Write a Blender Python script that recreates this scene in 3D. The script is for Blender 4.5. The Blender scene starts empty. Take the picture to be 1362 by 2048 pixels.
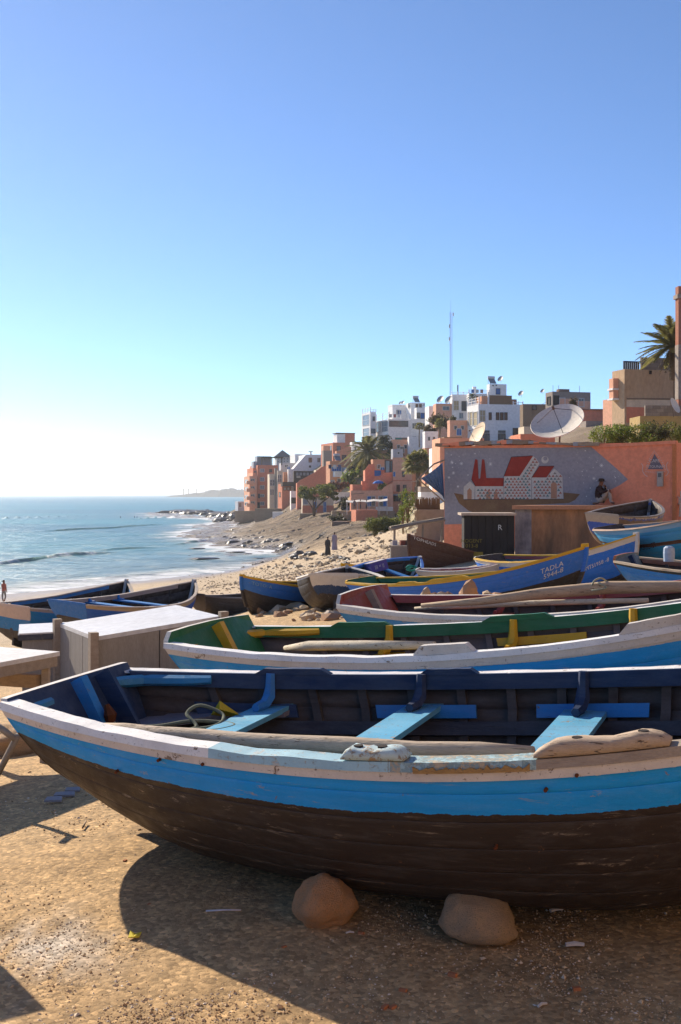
import bpy, bmesh, math, random
import numpy as np
from mathutils import Vector, Matrix, noise as mnoise
R = math.radians
random.seed(7); rng = np.random.default_rng(7)
scene = bpy.context.scene
COL = scene.collection

# ---------------------------------------------------------------- camera, sky, sun, exposure
FPX, EYE, CX, HY = 2300.0, 1.7, 681.0, 988.0          # focal length in photo pixels, eye height, centre column, horizon row
cam = bpy.data.cameras.new('camera'); camo = bpy.data.objects.new('camera', cam); COL.objects.link(camo)
cam.sensor_fit = 'VERTICAL'; cam.sensor_height = 24.0; cam.sensor_width = 16.0
cam.lens = FPX / 2048.0 * 24.0
cam.shift_y = -(1024.0 - HY) / 2048.0
cam.clip_start = 0.05; cam.clip_end = 60000
camo.location = (0, 0, EYE); camo.rotation_euler = (R(90), 0, 0)
scene.camera = camo

SUN_AZ, SUN_EL = 38.0, 28.0                            # degrees left of the view direction, above the horizon
world = bpy.data.worlds.new('World'); scene.world = world; world.use_nodes = True
wn = world.node_tree.nodes; wl = world.node_tree.links; wn.clear()
sky = wn.new('ShaderNodeTexSky'); sky.sky_type = 'NISHITA'; sky.sun_disc = False
sky.sun_elevation = R(SUN_EL); sky.sun_rotation = R(-SUN_AZ)
sky.air_density = 1.0; sky.dust_density = 0.9; sky.ozone_density = 5.0; sky.altitude = 4000
bg = wn.new('ShaderNodeBackground'); bg.inputs['Strength'].default_value = 0.086
wo = wn.new('ShaderNodeOutputWorld')
wl.new(sky.outputs[0], bg.inputs['Color']); wl.new(bg.outputs[0], wo.inputs['Surface'])

sun = bpy.data.lights.new('sun', 'SUN'); suno = bpy.data.objects.new('sun', sun); COL.objects.link(suno)
sun.energy = 3.5; sun.angle = R(0.53); sun.color = (1.0, 0.87, 0.69)
sdir = Vector((-math.sin(R(SUN_AZ)) * math.cos(R(SUN_EL)), math.cos(R(SUN_AZ)) * math.cos(R(SUN_EL)), math.sin(R(SUN_EL))))
suno.rotation_euler = (-sdir).to_track_quat('-Z', 'Y').to_euler()
suno.location = (-20, 20, 30)
vs = scene.view_settings
vs.view_transform = 'Standard'; vs.look = 'None'; vs.gamma = 1.0; vs.use_curve_mapping = False
vs.exposure = 1.1
scene.cycles.use_denoising = True
scene.cycles.max_bounces = 6; scene.cycles.diffuse_bounces = 3; scene.cycles.glossy_bounces = 3
scene.cycles.transmission_bounces = 3; scene.cycles.volume_bounces = 0; scene.cycles.transparent_max_bounces = 6
scene.cycles.caustics_reflective = False; scene.cycles.caustics_refractive = False

def P(px, py, D):
    """the place at distance D along the sight line through photo pixel (px, py)"""
    return Vector(((px - CX) * D / FPX, D, EYE - (py - HY) * D / FPX))
def lerp(a, b, t): return a + (b - a) * t
def smooth(a, b, x):
    t = min(1, max(0, (x - a) / (b - a))); return t * t * (3 - 2 * t)
def pl(pts, x):
    """piecewise-linear lookup"""
    return float(np.interp(x, [p[0] for p in pts], [p[1] for p in pts]))

# ---------------------------------------------------------------- mesh collecting
class MB:
    def __init__(s): s.v = []; s.f = []; s.m = []; s.uv = {}; s.mat = 0
    def quad(s, *pts):
        i = len(s.v); s.v += [tuple(p) for p in pts]; s.f.append(tuple(range(i, i + len(pts)))); s.m.append(s.mat); return s
    def box(s, c, d, M=None, taper=1.0):
        x, y, z = d[0] / 2, d[1] / 2, d[2] / 2; i = len(s.v)
        pts = [(-x, -y, -z), (x, -y, -z), (x, y, -z), (-x, y, -z), (-x * taper, -y * taper, z), (x * taper, -y * taper, z), (x * taper, y * taper, z), (-x * taper, y * taper, z)]
        for p in pts:
            p = Vector(p)
            if M is not None: p = M @ p
            s.v.append(tuple(p + Vector(c)))
        for f in ((0, 3, 2, 1), (4, 5, 6, 7), (0, 1, 5, 4), (1, 2, 6, 5), (2, 3, 7, 6), (3, 0, 4, 7)):
            s.f.append(tuple(i + k for k in f)); s.m.append(s.mat)
        return s
    def bar(s, a, b, w, h=None, up=(0, 0, 1)):
        a, b = Vector(a), Vector(b); d = b - a; L = d.length
        if L < 1e-6: return s
        x = d / L; y = Vector(up).cross(x)
        if y.length < 1e-4: y = Vector((0, 1, 0)).cross(x)
        y.normalize(); z = x.cross(y)
        M = Matrix((x, y, z)).transposed()
        return s.box((a + b) / 2, (L, w, h or w), M)
    def grid(s, pts, close_u=False, close_v=False):
        n = len(pts); m = len(pts[0]); i = len(s.v)
        for r in pts: s.v += [tuple(p) for p in r]
        for a in range(n if close_u else n - 1):
            for b in range(m if close_v else m - 1):
                a2, b2 = (a + 1) % n, (b + 1) % m
                s.f.append((i + a * m + b, i + a2 * m + b, i + a2 * m + b2, i + a * m + b2)); s.m.append(s.mat)
        return i
    def tube(s, path, rad, n=8, caps=True, squash=1.0):
        path = [Vector(p) for p in path]; k = len(path)
        if not hasattr(rad, '__len__'): rad = [rad] * k
        rings = []; ref = None
        for i, p in enumerate(path):
            t = (path[min(i + 1, k - 1)] - path[max(i - 1, 0)])
            if t.length < 1e-7: t = Vector((0, 0, 1))
            t.normalize()
            if ref is None: ref = Vector((0, 0, 1)) if abs(t.z) < .9 else Vector((1, 0, 0))
            x = (ref - t * ref.dot(t)).normalized(); y = t.cross(x); ref = x
            rings.append([p + (x * math.cos(2 * math.pi * j / n) * squash + y * math.sin(2 * math.pi * j / n)) * rad[i] for j in range(n)])
        i0 = s.grid(rings, close_v=True)
        if caps:
            s.f.append(tuple(i0 + j for j in reversed(range(n)))); s.m.append(s.mat)
            s.f.append(tuple(i0 + (k - 1) * n + j for j in range(n))); s.m.append(s.mat)
        return s
    def prism(s, poly, a, b):
        """poly: list of Vector at one side; moved by offsets a and b"""
        n = len(poly); i = len(s.v); a, b = Vector(a), Vector(b)
        s.v += [tuple(Vector(p) + a) for p in poly] + [tuple(Vector(p) + b) for p in poly]
        s.f.append(tuple(i + k for k in reversed(range(n)))); s.m.append(s.mat)
        s.f.append(tuple(i + n + k for k in range(n))); s.m.append(s.mat)
        for k in range(n):
            s.f.append((i + k, i + (k + 1) % n, i + n + (k + 1) % n, i + n + k)); s.m.append(s.mat)
        return s
    def build(s, name, mats, parent=None, smooth_=False, kind=None, fix=True):
        me = bpy.data.meshes.new(name); me.from_pydata([tuple(v) for v in s.v], [], s.f)
        if not isinstance(mats, (list, tuple)): mats = [mats]
        for m in mats: me.materials.append(m)
        if len(mats) > 1: me.polygons.foreach_set('material_index', s.m)
        if smooth_: me.polygons.foreach_set('use_smooth', [True] * len(s.f))
        if s.uv:
            lay = me.uv_layers.new(name='UVMap'); arr = np.zeros((len(me.loops), 2), np.float32)
            vi = np.zeros(len(me.loops), np.int32); me.loops.foreach_get('vertex_index', vi)
            tab = np.zeros((len(s.v), 2), np.float32)
            for k, uvv in s.uv.items(): tab[k] = uvv
            arr[:] = tab[vi]; lay.data.foreach_set('uv', arr.ravel())
        if fix:
            bm = bmesh.new(); bm.from_mesh(me); bmesh.ops.recalc_face_normals(bm, faces=bm.faces); bm.to_mesh(me); bm.free()
        me.update()
        o = bpy.data.objects.new(name, me); COL.objects.link(o)
        if parent is not None: o.parent = parent
        if kind: o['kind'] = kind
        return o
def empty(name, loc=(0, 0, 0), M=None):
    o = bpy.data.objects.new(name, None); COL.objects.link(o); o.empty_display_size = .2
    if M is not None: o.matrix_world = M
    else: o.location = loc
    return o
def tag(o, label, cat, group=None):
    o['label'] = label; o['category'] = cat; o['kind'] = 'thing'
    if group: o['group'] = group
    return o
def thing(name, label, cat, loc=(0, 0, 0), M=None, group=None):
    return tag(empty(name, loc, M), label, cat, group)
def copy_tree(o, parent=None):
    c = o.copy(); COL.objects.link(c); c.parent = parent
    for ch in o.children: copy_tree(ch, c)
    return c
def text_mesh(body, size):
    """flat outline of lettering: vertices (x, y) and faces, centred on x"""
    cu = bpy.data.curves.new('letters', 'FONT'); cu.body = body; cu.size = size; cu.align_x = 'CENTER'; cu.resolution_u = 2
    ob = bpy.data.objects.new('letters', cu); COL.objects.link(ob)
    bpy.context.view_layer.update()
    me = bpy.data.meshes.new_from_object(ob.evaluated_get(bpy.context.evaluated_depsgraph_get()))
    vv = [tuple(v.co) for v in me.vertices]; ff = [tuple(p.vertices) for p in me.polygons]
    bpy.data.objects.remove(ob); bpy.data.curves.remove(cu); bpy.data.meshes.remove(me)
    return vv, ff

# ---------------------------------------------------------------- materials
_mats = {}
class NT:
    def __init__(s, name):
        s.m = bpy.data.materials.new(name); s.m.use_nodes = True; s.t = s.m.node_tree; s.t.nodes.clear()
        s.out = s.n('ShaderNodeOutputMaterial'); s.b = s.n('ShaderNodeBsdfPrincipled'); s.l(s.b.outputs[0], s.out.inputs['Surface'])
    def n(s, kind, **kw):
        x = s.t.nodes.new(kind)
        for k, v in kw.items(): setattr(x, k, v)
        return x
    def l(s, a, b): s.t.links.new(a, b)
    def coord(s, out='Object', scale=(1, 1, 1), rotz=0.):
        tc = s.n('ShaderNodeTexCoord'); mp = s.n('ShaderNodeMapping'); mp.inputs['Scale'].default_value = scale
        if rotz:
            m0 = s.n('ShaderNodeMapping'); m0.inputs['Rotation'].default_value = (0, 0, rotz); s.l(tc.outputs[out], m0.inputs[0]); s.l(m0.outputs[0], mp.inputs[0]); return mp.outputs[0]
        s.l(tc.outputs[out], mp.inputs[0]); return mp.outputs[0]
    def noise(s, vec, scale, detail=4, rough=.55, dist=0):
        x = s.n('ShaderNodeTexNoise'); x.inputs['Scale'].default_value = scale; x.inputs['Detail'].default_value = detail
        x.inputs['Roughness'].default_value = rough; x.inputs['Distortion'].default_value = dist; s.l(vec, x.inputs['Vector']); return x.outputs['Fac']
    def vor(s, vec, scale, feature='F1', out='Distance', rnd=1.0):
        x = s.n('ShaderNodeTexVoronoi'); x.feature = feature; x.inputs['Scale'].default_value = scale
        x.inputs['Randomness'].default_value = rnd; s.l(vec, x.inputs['Vector']); return x.outputs[out]
    def ramp(s, fac, stops, mode='LINEAR'):
        x = s.n('ShaderNodeValToRGB'); x.color_ramp.interpolation = mode; e = x.color_ramp.elements
        while len(e) < len(stops): e.new(.5)
        for el, (p, c) in zip(e, stops):
            el.position = p; el.color = (c, c, c, 1) if not hasattr(c, '__len__') else (*c, 1)
        s.l(fac, x.inputs[0]); return x.outputs[0]
    def mix(s, fac, a, b, blend='MIX'):
        x = s.n('ShaderNodeMix', data_type='RGBA'); x.blend_type = blend
        for sock, val in ((x.inputs[0], fac), (x.inputs[6], a), (x.inputs[7], b)):
            if isinstance(val, (int, float)): sock.default_value = val if sock == x.inputs[0] else (val, val, val, 1)
            elif isinstance(val, tuple): sock.default_value = (*val, 1)
            else: s.l(val, sock)
        return x.outputs[2]
    def math(s, op, a, b=None, clamp=False):
        x = s.n('ShaderNodeMath', operation=op); x.use_clamp = clamp
        for k, val in enumerate((a, b)):
            if val is None: continue
            if isinstance(val, (int, float)): x.inputs[k].default_value = val
            else: s.l(val, x.inputs[k])
        return x.outputs[0]
    def bump(s, h, strength=.3, dist=.01, prev=None):
        x = s.n('ShaderNodeBump'); x.inputs['Strength'].default_value = strength; x.inputs['Distance'].default_value = dist
        s.l(h, x.inputs['Height'])
        if prev is not None: s.l(prev, x.inputs['Normal'])
        return x.outputs[0]
    def done(s, col, rough=.8, spec=.3, normal=None, metal=0):
        b = s.b
        for key, val in (('Base Color', col), ('Roughness', rough), ('Specular IOR Level', spec), ('Metallic', metal)):
            if isinstance(val, (int, float)):
                b.inputs[key].default_value = val if key != 'Base Color' else (val, val, val, 1)
            elif isinstance(val, tuple): b.inputs[key].default_value = (*val, 1)
            else: s.l(val, b.inputs[key])
        if normal is not None: s.l(normal, b.inputs['Normal'])
        return s.m
def dk(c, k): return tuple(x * k for x in c)
def mat(name, col, col2=None, scale=3.0, rough=.85, spec=.25, bump=.25, bscale=30., bdist=.01, stretch=(1, 1, 1), chip=None, chip_t=.66, chip_s=9., metal=0, amt=.6, rotz=0., crack=None):
    """weathered surface: base colour drifting to a second one, fine relief, optional chipped patches"""
    if name in _mats: return _mats[name]
    t = NT(name); v = t.coord('Object', stretch, rotz)
    col2 = col2 or dk(col, .72)
    f = t.ramp(t.noise(v, scale, 6, .62), [(.34, 0.), (.68, amt)])
    c = t.mix(f, tuple(col), tuple(col2))
    fine = t.ramp(t.noise(v, scale * 9, 4, .6), [(.3, .86), (.7, 1.1)])
    c = t.mix(1.0, c, fine, 'MULTIPLY')
    if chip:
        m = t.ramp(t.noise(v, chip_s, 7, .7, .4), [(chip_t, 0.), (chip_t + .02, 1.)])
        c = t.mix(m, c, tuple(chip))
    nb = t.bump(t.noise(v, bscale, 5, .6), bump, bdist)
    if crack:
        k = t.ramp(t.noise(t.coord('Object', (.8, 30, 30), rotz), 2.2, 5, .7, .5), [(.60, 0.), (.64, .9)]); c = t.mix(k, c, tuple(crack)); nb = t.bump(t.math('MULTIPLY', k, -1.), .7, .006, nb)
    _mats[name] = t.done(c, rough, spec, nb, metal); return t.m
def paint(name, col, chip=(.22, .17, .13), chip_t=.66, wear=.5, rough=.5, grain=(1.5, 14, 14), spec=.35, faded=None):
    """old boat paint on wood: streaky, faded, flaked to wood, grain relief along the board"""
    if name in _mats: return _mats[name]
    t = NT(name); v = t.coord('Object', grain); iso = t.coord('Object')
    faded = faded or tuple(lerp(x, .55, .22) for x in col)
    c = t.mix(t.ramp(t.noise(v, 1.3, 6, .65), [(.35, 0.), (.7, wear)]), tuple(col), tuple(faded))
    c = t.mix(t.ramp(t.noise(iso, 5, 5, .6), [(.45, 0.), (.75, .45)]), c, dk(col, .55))
    c = t.mix(t.ramp(t.noise(iso, 90, 3, .6), [(.3, .0), (.7, .22)]), c, dk(col, .6))
    ch = t.noise(iso, 11, 8, .72, .5); chm = t.ramp(ch, [(chip_t, 0.), (chip_t + .015, 1.)])
    c = t.mix(chm, c, tuple(chip))
    sm = t.ramp(t.noise(iso, 48, 6, .75, .3), [(chip_t - .01, 0.), (chip_t + .02, .85)]); c = t.mix(sm, c, dk(chip, .6))
    crk = t.ramp(t.noise(t.coord('Object', (.7, 34, 34)), 2.6, 5, .7, .3), [(.655, 0.), (.685, .8)]); c = t.mix(crk, c, dk(chip, .45))
    c = t.mix(t.ramp(t.noise(iso, 2.3, 5, .65), [(.48, 0.), (.72, .4)]), c, t.mix(.5, c, tuple(chip)))
    h = t.math('ADD', t.noise(v, 6, 6, .7), t.math('MULTIPLY', t.math('ADD', chm, t.math('ADD', sm, crk)), -.9))
    nb = t.bump(h, .5, .004)
    _mats[name] = t.done(c, t.ramp(t.noise(iso, 7, 4), [(.3, rough - .1), (.7, min(1, rough + .2))]), spec, nb); return t.m
def hull_paint(name, bands, edge=.012, planks=8, scratch=.5, rough=.5):
    """bands: [(v_end, colour), ...] from the rail (v=0) to the keel (v=1), with hand-painted edges, scrapes and rust"""
    if name in _mats: return _mats[name]
    t = NT(name)
    uv = t.n('ShaderNodeUVMap'); sp = t.n('ShaderNodeSeparateXYZ'); t.l(uv.outputs[0], sp.inputs[0])
    iso = t.coord('Object'); lo = t.coord('Object', (1.0, 9, 9))
    n1 = t.noise(iso, 2.2, 2); n2 = t.noise(iso, 26, 5, .7)
    v = t.math('ADD', sp.outputs[1], t.math('MULTIPLY', t.math('SUBTRACT', n1, .5), edge * 1.6))
    v = t.math('ADD', v, t.math('MULTIPLY', t.math('SUBTRACT', n2, .5), edge * 1.6))
    stops = []; p0 = 0.
    for e, c in bands: stops.append((p0, c)); p0 = e
    col = t.ramp(v, stops, 'CONSTANT')
    dark = t.mix(1.0, col, .66, 'MULTIPLY'); lite = t.mix(.13, col, (.55, .52, .48))
    c = t.mix(t.ramp(t.noise(lo, 1.6, 7, .68), [(.40, 0.), (.75, .5)]), col, dark)
    c = t.mix(t.ramp(t.noise(lo, 2.9, 7, .7, .4), [(.5, 0.), (.78, .8)]), c, lite)
    c = t.mix(t.ramp(t.noise(iso, 120, 3, .6), [(.35, 0.), (.75, .25)]), c, dark)
    # long scrapes down to bare wood
    sc = t.noise(t.coord('Object', (.9, 16, 16)), 2.1, 9, .78, .6)
    scm = t.math('MULTIPLY', t.ramp(sc, [(.585, 0.), (.64, 1.)]), t.ramp(t.noise(iso, 3.3, 3), [(.42, 0.), (.58, scratch)]))
    c = t.mix(scm, c, (.40, .31, .22))
    crk = t.ramp(t.noise(t.coord('Object', (.6, 26, 26)), 2.4, 6, .72, .3), [(.66, 0.), (.69, .75)]); c = t.mix(crk, c, dark)
    ch = t.ramp(t.noise(iso, 15, 7, .7, .4), [(.66, 0.), (.69, .8)])
    c = t.mix(ch, c, (.25, .13, .06))
    nb = t.bump(t.noise(t.coord('Object', (1.2, 20, 20)), 7, 7, .7), .45, .004)
    nb = t.bump(t.noise(iso, 4, 3), .25, .02, nb)
    _mats[name] = t.done(c, t.ramp(t.noise(iso, 9, 4), [(.3, rough - .08), (.7, rough + .25)]), .4, nb); return t.m

WHITE = (.72, .70, .66); CREAM = (.62, .53, .42); SKYB = (.02, .22, .50); ROYAL = (.03, .12, .52); NAVY = (.012, .016, .06)
YEL = (.72, .42, .015); GREEN = (.012, .16, .065); BLACK = (.035, .027, .022); MAROON = (.16, .03, .028); TEAL = (.05, .28, .42); RUST = (.10, .045, .028)
wood = lambda: mat('bare_wood', (.38, .27, .17), (.22, .15, .10), 4, .85, .2, .5, 20, .004, (1.2, 10, 10))
oldwood = lambda: mat('grey_wood', (.40, .33, .26), (.25, .2, .16), 3, .85, .2, .5, 25, .006, (1.4, 9, 9))
stonem = lambda: mat('boulder_stone', (.42, .27, .15), (.30, .23, .17), 4, .9, .2, .6, 40, .01)
# ---------------------------------------------------------------- ground (one sheet), sea, headland
SEA = -6.6
def seaP(px, py):
    D = (EYE - SEA) * FPX / (py - HY); return ((px - CX) * D / FPX, D, SEA)
_cp = [(-4, -6, .1), (0, -6, .15), (5, -6, .3), (-3, 3, -.04), (0, 3, -.09), (3, 3, -.02), (0, 4.6, 0), (2, 5, .02), (-1.5, 6, -.05), (-2.6, 8, -.22), (2, 8, .0), (5, 8, .1), (-6, 6, -.15), (-8, 9, -.5),
       (-4, 13, -.62), (0, 13, -.2), (4, 13, .03), (9, 14, .2), (-1.8, 24.6, -.80), (-.8, 22, -.57), (.35, 20.5, -.42), (4.2, 19, -.05), (8, 22, .12), (7, 27, .05), (14, 25, .5),
       (-5, 26, -1.7), (-9, 28, -2.1), (3.8, 42, -.44), (12, 42, .3), (6, 36, -.3), (0, 40, -1.3), (-5, 42, -2.6),
       (-24, 83, -6.2), (-10, 60, -3.7), (-13, 83, -5.2), (-1, 100, -3.7), (-1, 60, -2.2), (-7, 100, -5.2), (6, 75, -1.2), (2, 130, -3.3), (-3, 128, -4.4), (9, 130, -2.0),
       (12, 58, 1.5), (20, 58, 3.2), (25, 80, 5.5), (35, 80, 6.5), (38, 130, 8), (40, 40, 4), (18, 75, 3.6), (10, 110, 1.0), (18, 110, 5.0), (30, 130, 10.0), (22, 170, 8.5), (40, 170, 12)]
_cp += [P(700, 1052, 165), P(660, 1062, 155), P(560, 1062, 190), P(785, 1032, 175), P(850, 1020, 175), P(620, 1030, 215), P(660, 1030, 215), P(540, 1036, 300), P(495, 1042, 320), P(600, 1040, 230),
        P(750, 905, 272), P(820, 890, 262), P(980, 896, 205), P(1130, 868, 170), P(900, 925, 190), P(690, 950, 250), P(720, 930, 245), P(650, 942, 300), P(600, 950, 340), P(560, 955, 420), P(760, 960, 215), P(700, 985, 225), P(800, 930, 235), P(1100, 845, 300), P(900, 845, 330), P(760, 890, 400), P(640, 950, 600), P(560, 975, 700), P(1300, 830, 300), P(1500, 780, 200), P(1000, 890, 600), P(1300, 880, 600), P(1600, 850, 600)]
_cp += [seaP(*q) for q in ((-60, 1195), (0, 1190), (120, 1178), (250, 1164), (360, 1153), (470, 1141), (555, 1124), (590, 1112), (560, 1102), (520, 1098), (470, 1091), (420, 1078), (405, 1066), (430, 1050), (440, 1041), (395, 1034), (330, 1028))]
_cp += [(-60, 85, -9.), (-55, 120, -10), (-40, 140, -9), (-22, 150, -7.6), (-14, 155, -7.1), (-30, 190, -8), (-45, 200, -9), (-60, 265, -10), (-90, 300, -11), (-80, 380, -9.5), (-140, 420, -12), (-110, 560, -10), (-200, 700, -14), (-120, 60, -9), (-60, 40, -5.5), (-30, 50, -4.6), (-30, 20, -2.2), (-200, 300, -14), (-70, 500, -6.4), (-90, 700, -10), (-44, 420, -7.6), (-42, 520, -9), (-42, 700, -11), (-45, 1000, -13)]
_cp = np.array([tuple(c) for c in _cp], float)
def _tc(X, Y): return np.stack([X / (Y + 12.0) * 8, np.log(Y + 12.0) * 3], -1)
_A = _tc(_cp[:, 0], _cp[:, 1])
def _phi(d2): return .5 * d2 * np.log(d2 + 1e-9)
_n = len(_cp); _K = _phi(((_A[:, None] - _A[None]) ** 2).sum(-1)) + np.eye(_n) * 2e-3
_Pm = np.concatenate([np.ones((_n, 1)), _A], 1)
_S = np.block([[_K, _Pm], [_Pm.T, np.zeros((3, 3))]]); _W = np.linalg.solve(_S, np.concatenate([_cp[:, 2], np.zeros(3)]))
def ground_np(X, Y):
    X, Y = np.asarray(X, float), np.asarray(Y, float)
    Y = np.maximum(Y, -9.0); A = _tc(X, Y).reshape(-1, 2); out = np.empty(len(A))
    for i in range(0, len(A), 8000):
        B = A[i:i + 8000]; out[i:i + 8000] = _phi(((B[:, None] - _A[None]) ** 2).sum(-1)) @ _W[:_n] + _W[_n] + B @ _W[_n + 1:]
    return out.reshape(X.shape)
def gz(x, y): return float(ground_np(np.array([x]), np.array([y]))[0])
def vnoise(X, Y, s, seed=0, oct=4):
    """cheap value noise on arrays, about -1..1"""
    out = np.zeros_like(X, float); amp = 1.0; tot = 0
    for o in range(oct):
        x, y = X * s + seed * 17.3 + o * 5.1, Y * s + seed * 9.7 + o * 3.3
        xi, yi = np.floor(x).astype(np.int64), np.floor(y).astype(np.int64); fx, fy = x - xi, y - yi
        fx, fy = fx * fx * (3 - 2 * fx), fy * fy * (3 - 2 * fy)
        def h(a, b):
            n = (a * 374761393 + b * 668265263 + seed * 1442695) & 0x7fffffff; n = ((n ^ (n >> 13)) * 1274126177) & 0x7fffffff
            return ((n ^ (n >> 16)) & 0xffff) / 32767.5 - 1
        out += amp * ((h(xi, yi) * (1 - fx) + h(xi + 1, yi) * fx) * (1 - fy) + (h(xi, yi + 1) * (1 - fx) + h(xi + 1, yi + 1) * fx) * fy)
        tot += amp; amp *= .5; s *= 2
    return out / tot
def sstep(a, b, x):
    t = np.clip((x - a) / (b - a), 0, 1); return t * t * (3 - 2 * t)
def sheet(name, V, nr, nc, m, attrs=None, smooth_=True):
    idx = np.arange(nr * nc).reshape(nr, nc)
    F = np.stack([idx[:-1, :-1], idx[:-1, 1:], idx[1:, 1:], idx[1:, :-1]], -1).reshape(-1, 4)
    me = bpy.data.meshes.new(name); me.vertices.add(len(V)); me.vertices.foreach_set('co', np.asarray(V, np.float32).ravel())
    me.loops.add(F.size); me.loops.foreach_set('vertex_index', F.ravel().astype(np.int32))
    me.polygons.add(len(F)); me.polygons.foreach_set('loop_start', np.arange(0, F.size, 4, dtype=np.int32)); me.polygons.foreach_set('loop_total', np.full(len(F), 4, np.int32))
    if smooth_: me.polygons.foreach_set('use_smooth', np.ones(len(F), bool))
    me.update(calc_edges=True)
    for k, arr in (attrs or {}).items():
        a = me.attributes.new(k, 'FLOAT_COLOR', 'POINT'); full = np.ones((len(V), 4), np.float32); full[:, :arr.shape[1]] = arr; a.data.foreach_set('color', full.ravel())
    me.materials.append(m); o = bpy.data.objects.new(name, me); COL.objects.link(o); return o

def ground_mat():
    t = NT('ground'); at = t.n('ShaderNodeAttribute'); at.attribute_name = 'zone'
    v = t.coord('Object')
    c = at.outputs['Color']
    c = t.mix(t.ramp(t.noise(v, .35, 6, .6), [(.35, 0.), (.7, .45)]), c, t.mix(1.0, c, (.62, .58, .55), 'MULTIPLY'))
    c = t.mix(1.0, c, t.ramp(t.noise(v, 9, 6, .7), [(.25, .62), (.75, 1.3)]), 'MULTIPLY')
    c = t.mix(t.ramp(t.noise(t.coord('Object', (1.6, .5, 1)), 1.1, 6, .7, .6), [(.50, 0.), (.66, .38)]), c, t.mix(1.0, c, (.52, .50, .50), 'MULTIPLY'))
    # grit: cell-sized grains, each its own tone
    cell = t.n('ShaderNodeTexVoronoi'); cell.inputs['Scale'].default_value = 55; t.l(v, cell.inputs['Vector'])
    sep = t.n('ShaderNodeSeparateColor'); t.l(cell.outputs['Color'], sep.inputs[0])
    c = t.mix(1.0, c, t.ramp(sep.outputs[0], [(0., .66), (.6, 1.0), (.9, 1.2), (1., 1.6)]), 'MULTIPLY')
    fine = t.vor(v, 140); gate = t.ramp(t.noise(v, 2.2, 5, .65), [(.38, .15), (.62, 1.)])
    h = t.math('ADD', t.math('MULTIPLY', t.math('ADD', t.math('SUBTRACT', .6, cell.outputs['Distance']), t.math('MULTIPLY', t.math('SUBTRACT', .6, fine), .7)), gate), t.noise(v, 22, 8, .75))
    nb = t.bump(h, .38, .008)
    nb = t.bump(t.noise(v, 1.6, 5, .6), .35, .12, nb)
    wet = t.n('ShaderNodeAttribute'); wet.attribute_name = 'wet'; sw = t.n('ShaderNodeSeparateColor'); t.l(wet.outputs['Color'], sw.inputs[0])
    # bedded rock: slanting ledges with dark joints
    mp = t.n('ShaderNodeMapping'); tc = t.n('ShaderNodeTexCoord'); mp.inputs['Rotation'].default_value = (0, 0, R(-62)); mp.inputs['Scale'].default_value = (.14, 1.0, .6); t.l(tc.outputs['Object'], mp.inputs[0])
    led = t.noise(mp.outputs[0], .62, 9, .68, .8); brk = t.noise(v, .9, 7, .7)
    lay = t.math('ADD', led, t.math('MULTIPLY', brk, .45))
    rc = t.mix(1.0, c, t.ramp(lay, [(.50, .18), (.62, .55), (.74, 1.05), (.92, 1.6)]), 'MULTIPLY'); c = t.mix(sw.outputs[1], c, rc)
    rb = t.n('ShaderNodeBump'); rb.inputs['Distance'].default_value = 1.8; t.l(sw.outputs[1], rb.inputs['Strength']); t.l(lay, rb.inputs['Height']); t.l(nb, rb.inputs['Normal']); nb = rb.outputs[0]
    rough = t.math('SUBTRACT', .92, t.math('MULTIPLY', sw.outputs[0], .62))
    return t.done(c, rough, .35, nb)

rr = np.concatenate([np.linspace(np.log(3.5), np.log(30), 200)[:-1], np.linspace(np.log(30), np.log(260), 300)[:-1], np.linspace(np.log(260), np.log(1100), 120)])
Yg = np.exp(rr) - 12.0
aa = np.concatenate([np.linspace(-1.6, -.42, 40)[:-1], np.linspace(-.42, .42, 300)[:-1], np.linspace(.42, 1.6, 40)])
XX = aa[None, :] * (Yg + 12.0)[:, None]; YY = np.repeat(Yg[:, None], len(aa), 1)
ZZ = ground_np(XX, YY)
ROCKM = sstep(112, 140, YY + XX * .5 + 6 * vnoise(XX, YY, .05, 3)) * (1 - sstep(-1.5, 1.5, ZZ)) * sstep(-9.5, -7.2, ZZ)   # the rock shelf below the houses
PEB = sstep(-2.8, -1.0, XX * .12 + .9 * vnoise(XX, YY, .06, 5)) * sstep(24, 34, YY) * (1 - sstep(100, 135, YY))
nearm = 1 - sstep(9, 26, YY)
ZZ = ZZ + vnoise(XX, YY, 1.3, 1) * .02 * (YY < 40) + vnoise(XX, YY, .3, 2) * .05 * sstep(15, 40, YY)
dirx, diry = XX * .35 + YY * .94, XX * .94 - YY * .35
ridge = 1 - np.abs(vnoise(diry, dirx * 2.6, .07, 6, 3)) * 2
ZZ = ZZ + ROCKM * (ridge * .6 + vnoise(XX, YY, .35, 7, 4) * .5)
HILL = sstep(1.5, 5, ZZ) * sstep(50, 70, YY)
ZZ = ZZ + HILL * vnoise(XX, YY, .08, 8) * .8
grit, sand, pebble, rock, hill = [np.array(c) for c in ((.53, .345, .165), (.66, .46, .24), (.54, .42, .28), (.34, .25, .165), (.27, .20, .13))]
def blend(a, b, w): return a * (1 - w[..., None]) + b * w[..., None]
Zc = np.broadcast_to(grit, XX.shape + (3,)).copy()
Zc = blend(Zc, sand, sstep(16, 30, YY - XX * 0.2))
Zc = blend(Zc, pebble, np.clip(PEB, 0, 1) * .8)
Zc = blend(Zc, np.array((.66, .60, .52)), np.exp(-(((XX + 1.13) / .26) ** 2 + ((YY - 4.35) / .34) ** 2)) * sstep(-.05, .25, vnoise(XX, YY, 9, 41, 4)) * .8)
Zc = blend(Zc, rock, ROCKM)
Zc = blend(Zc, hill, HILL)
wetline = sstep(SEA + 1.0, SEA + .1, ZZ)
Zc = Zc * (1 - .4 * wetline[..., None])
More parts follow.
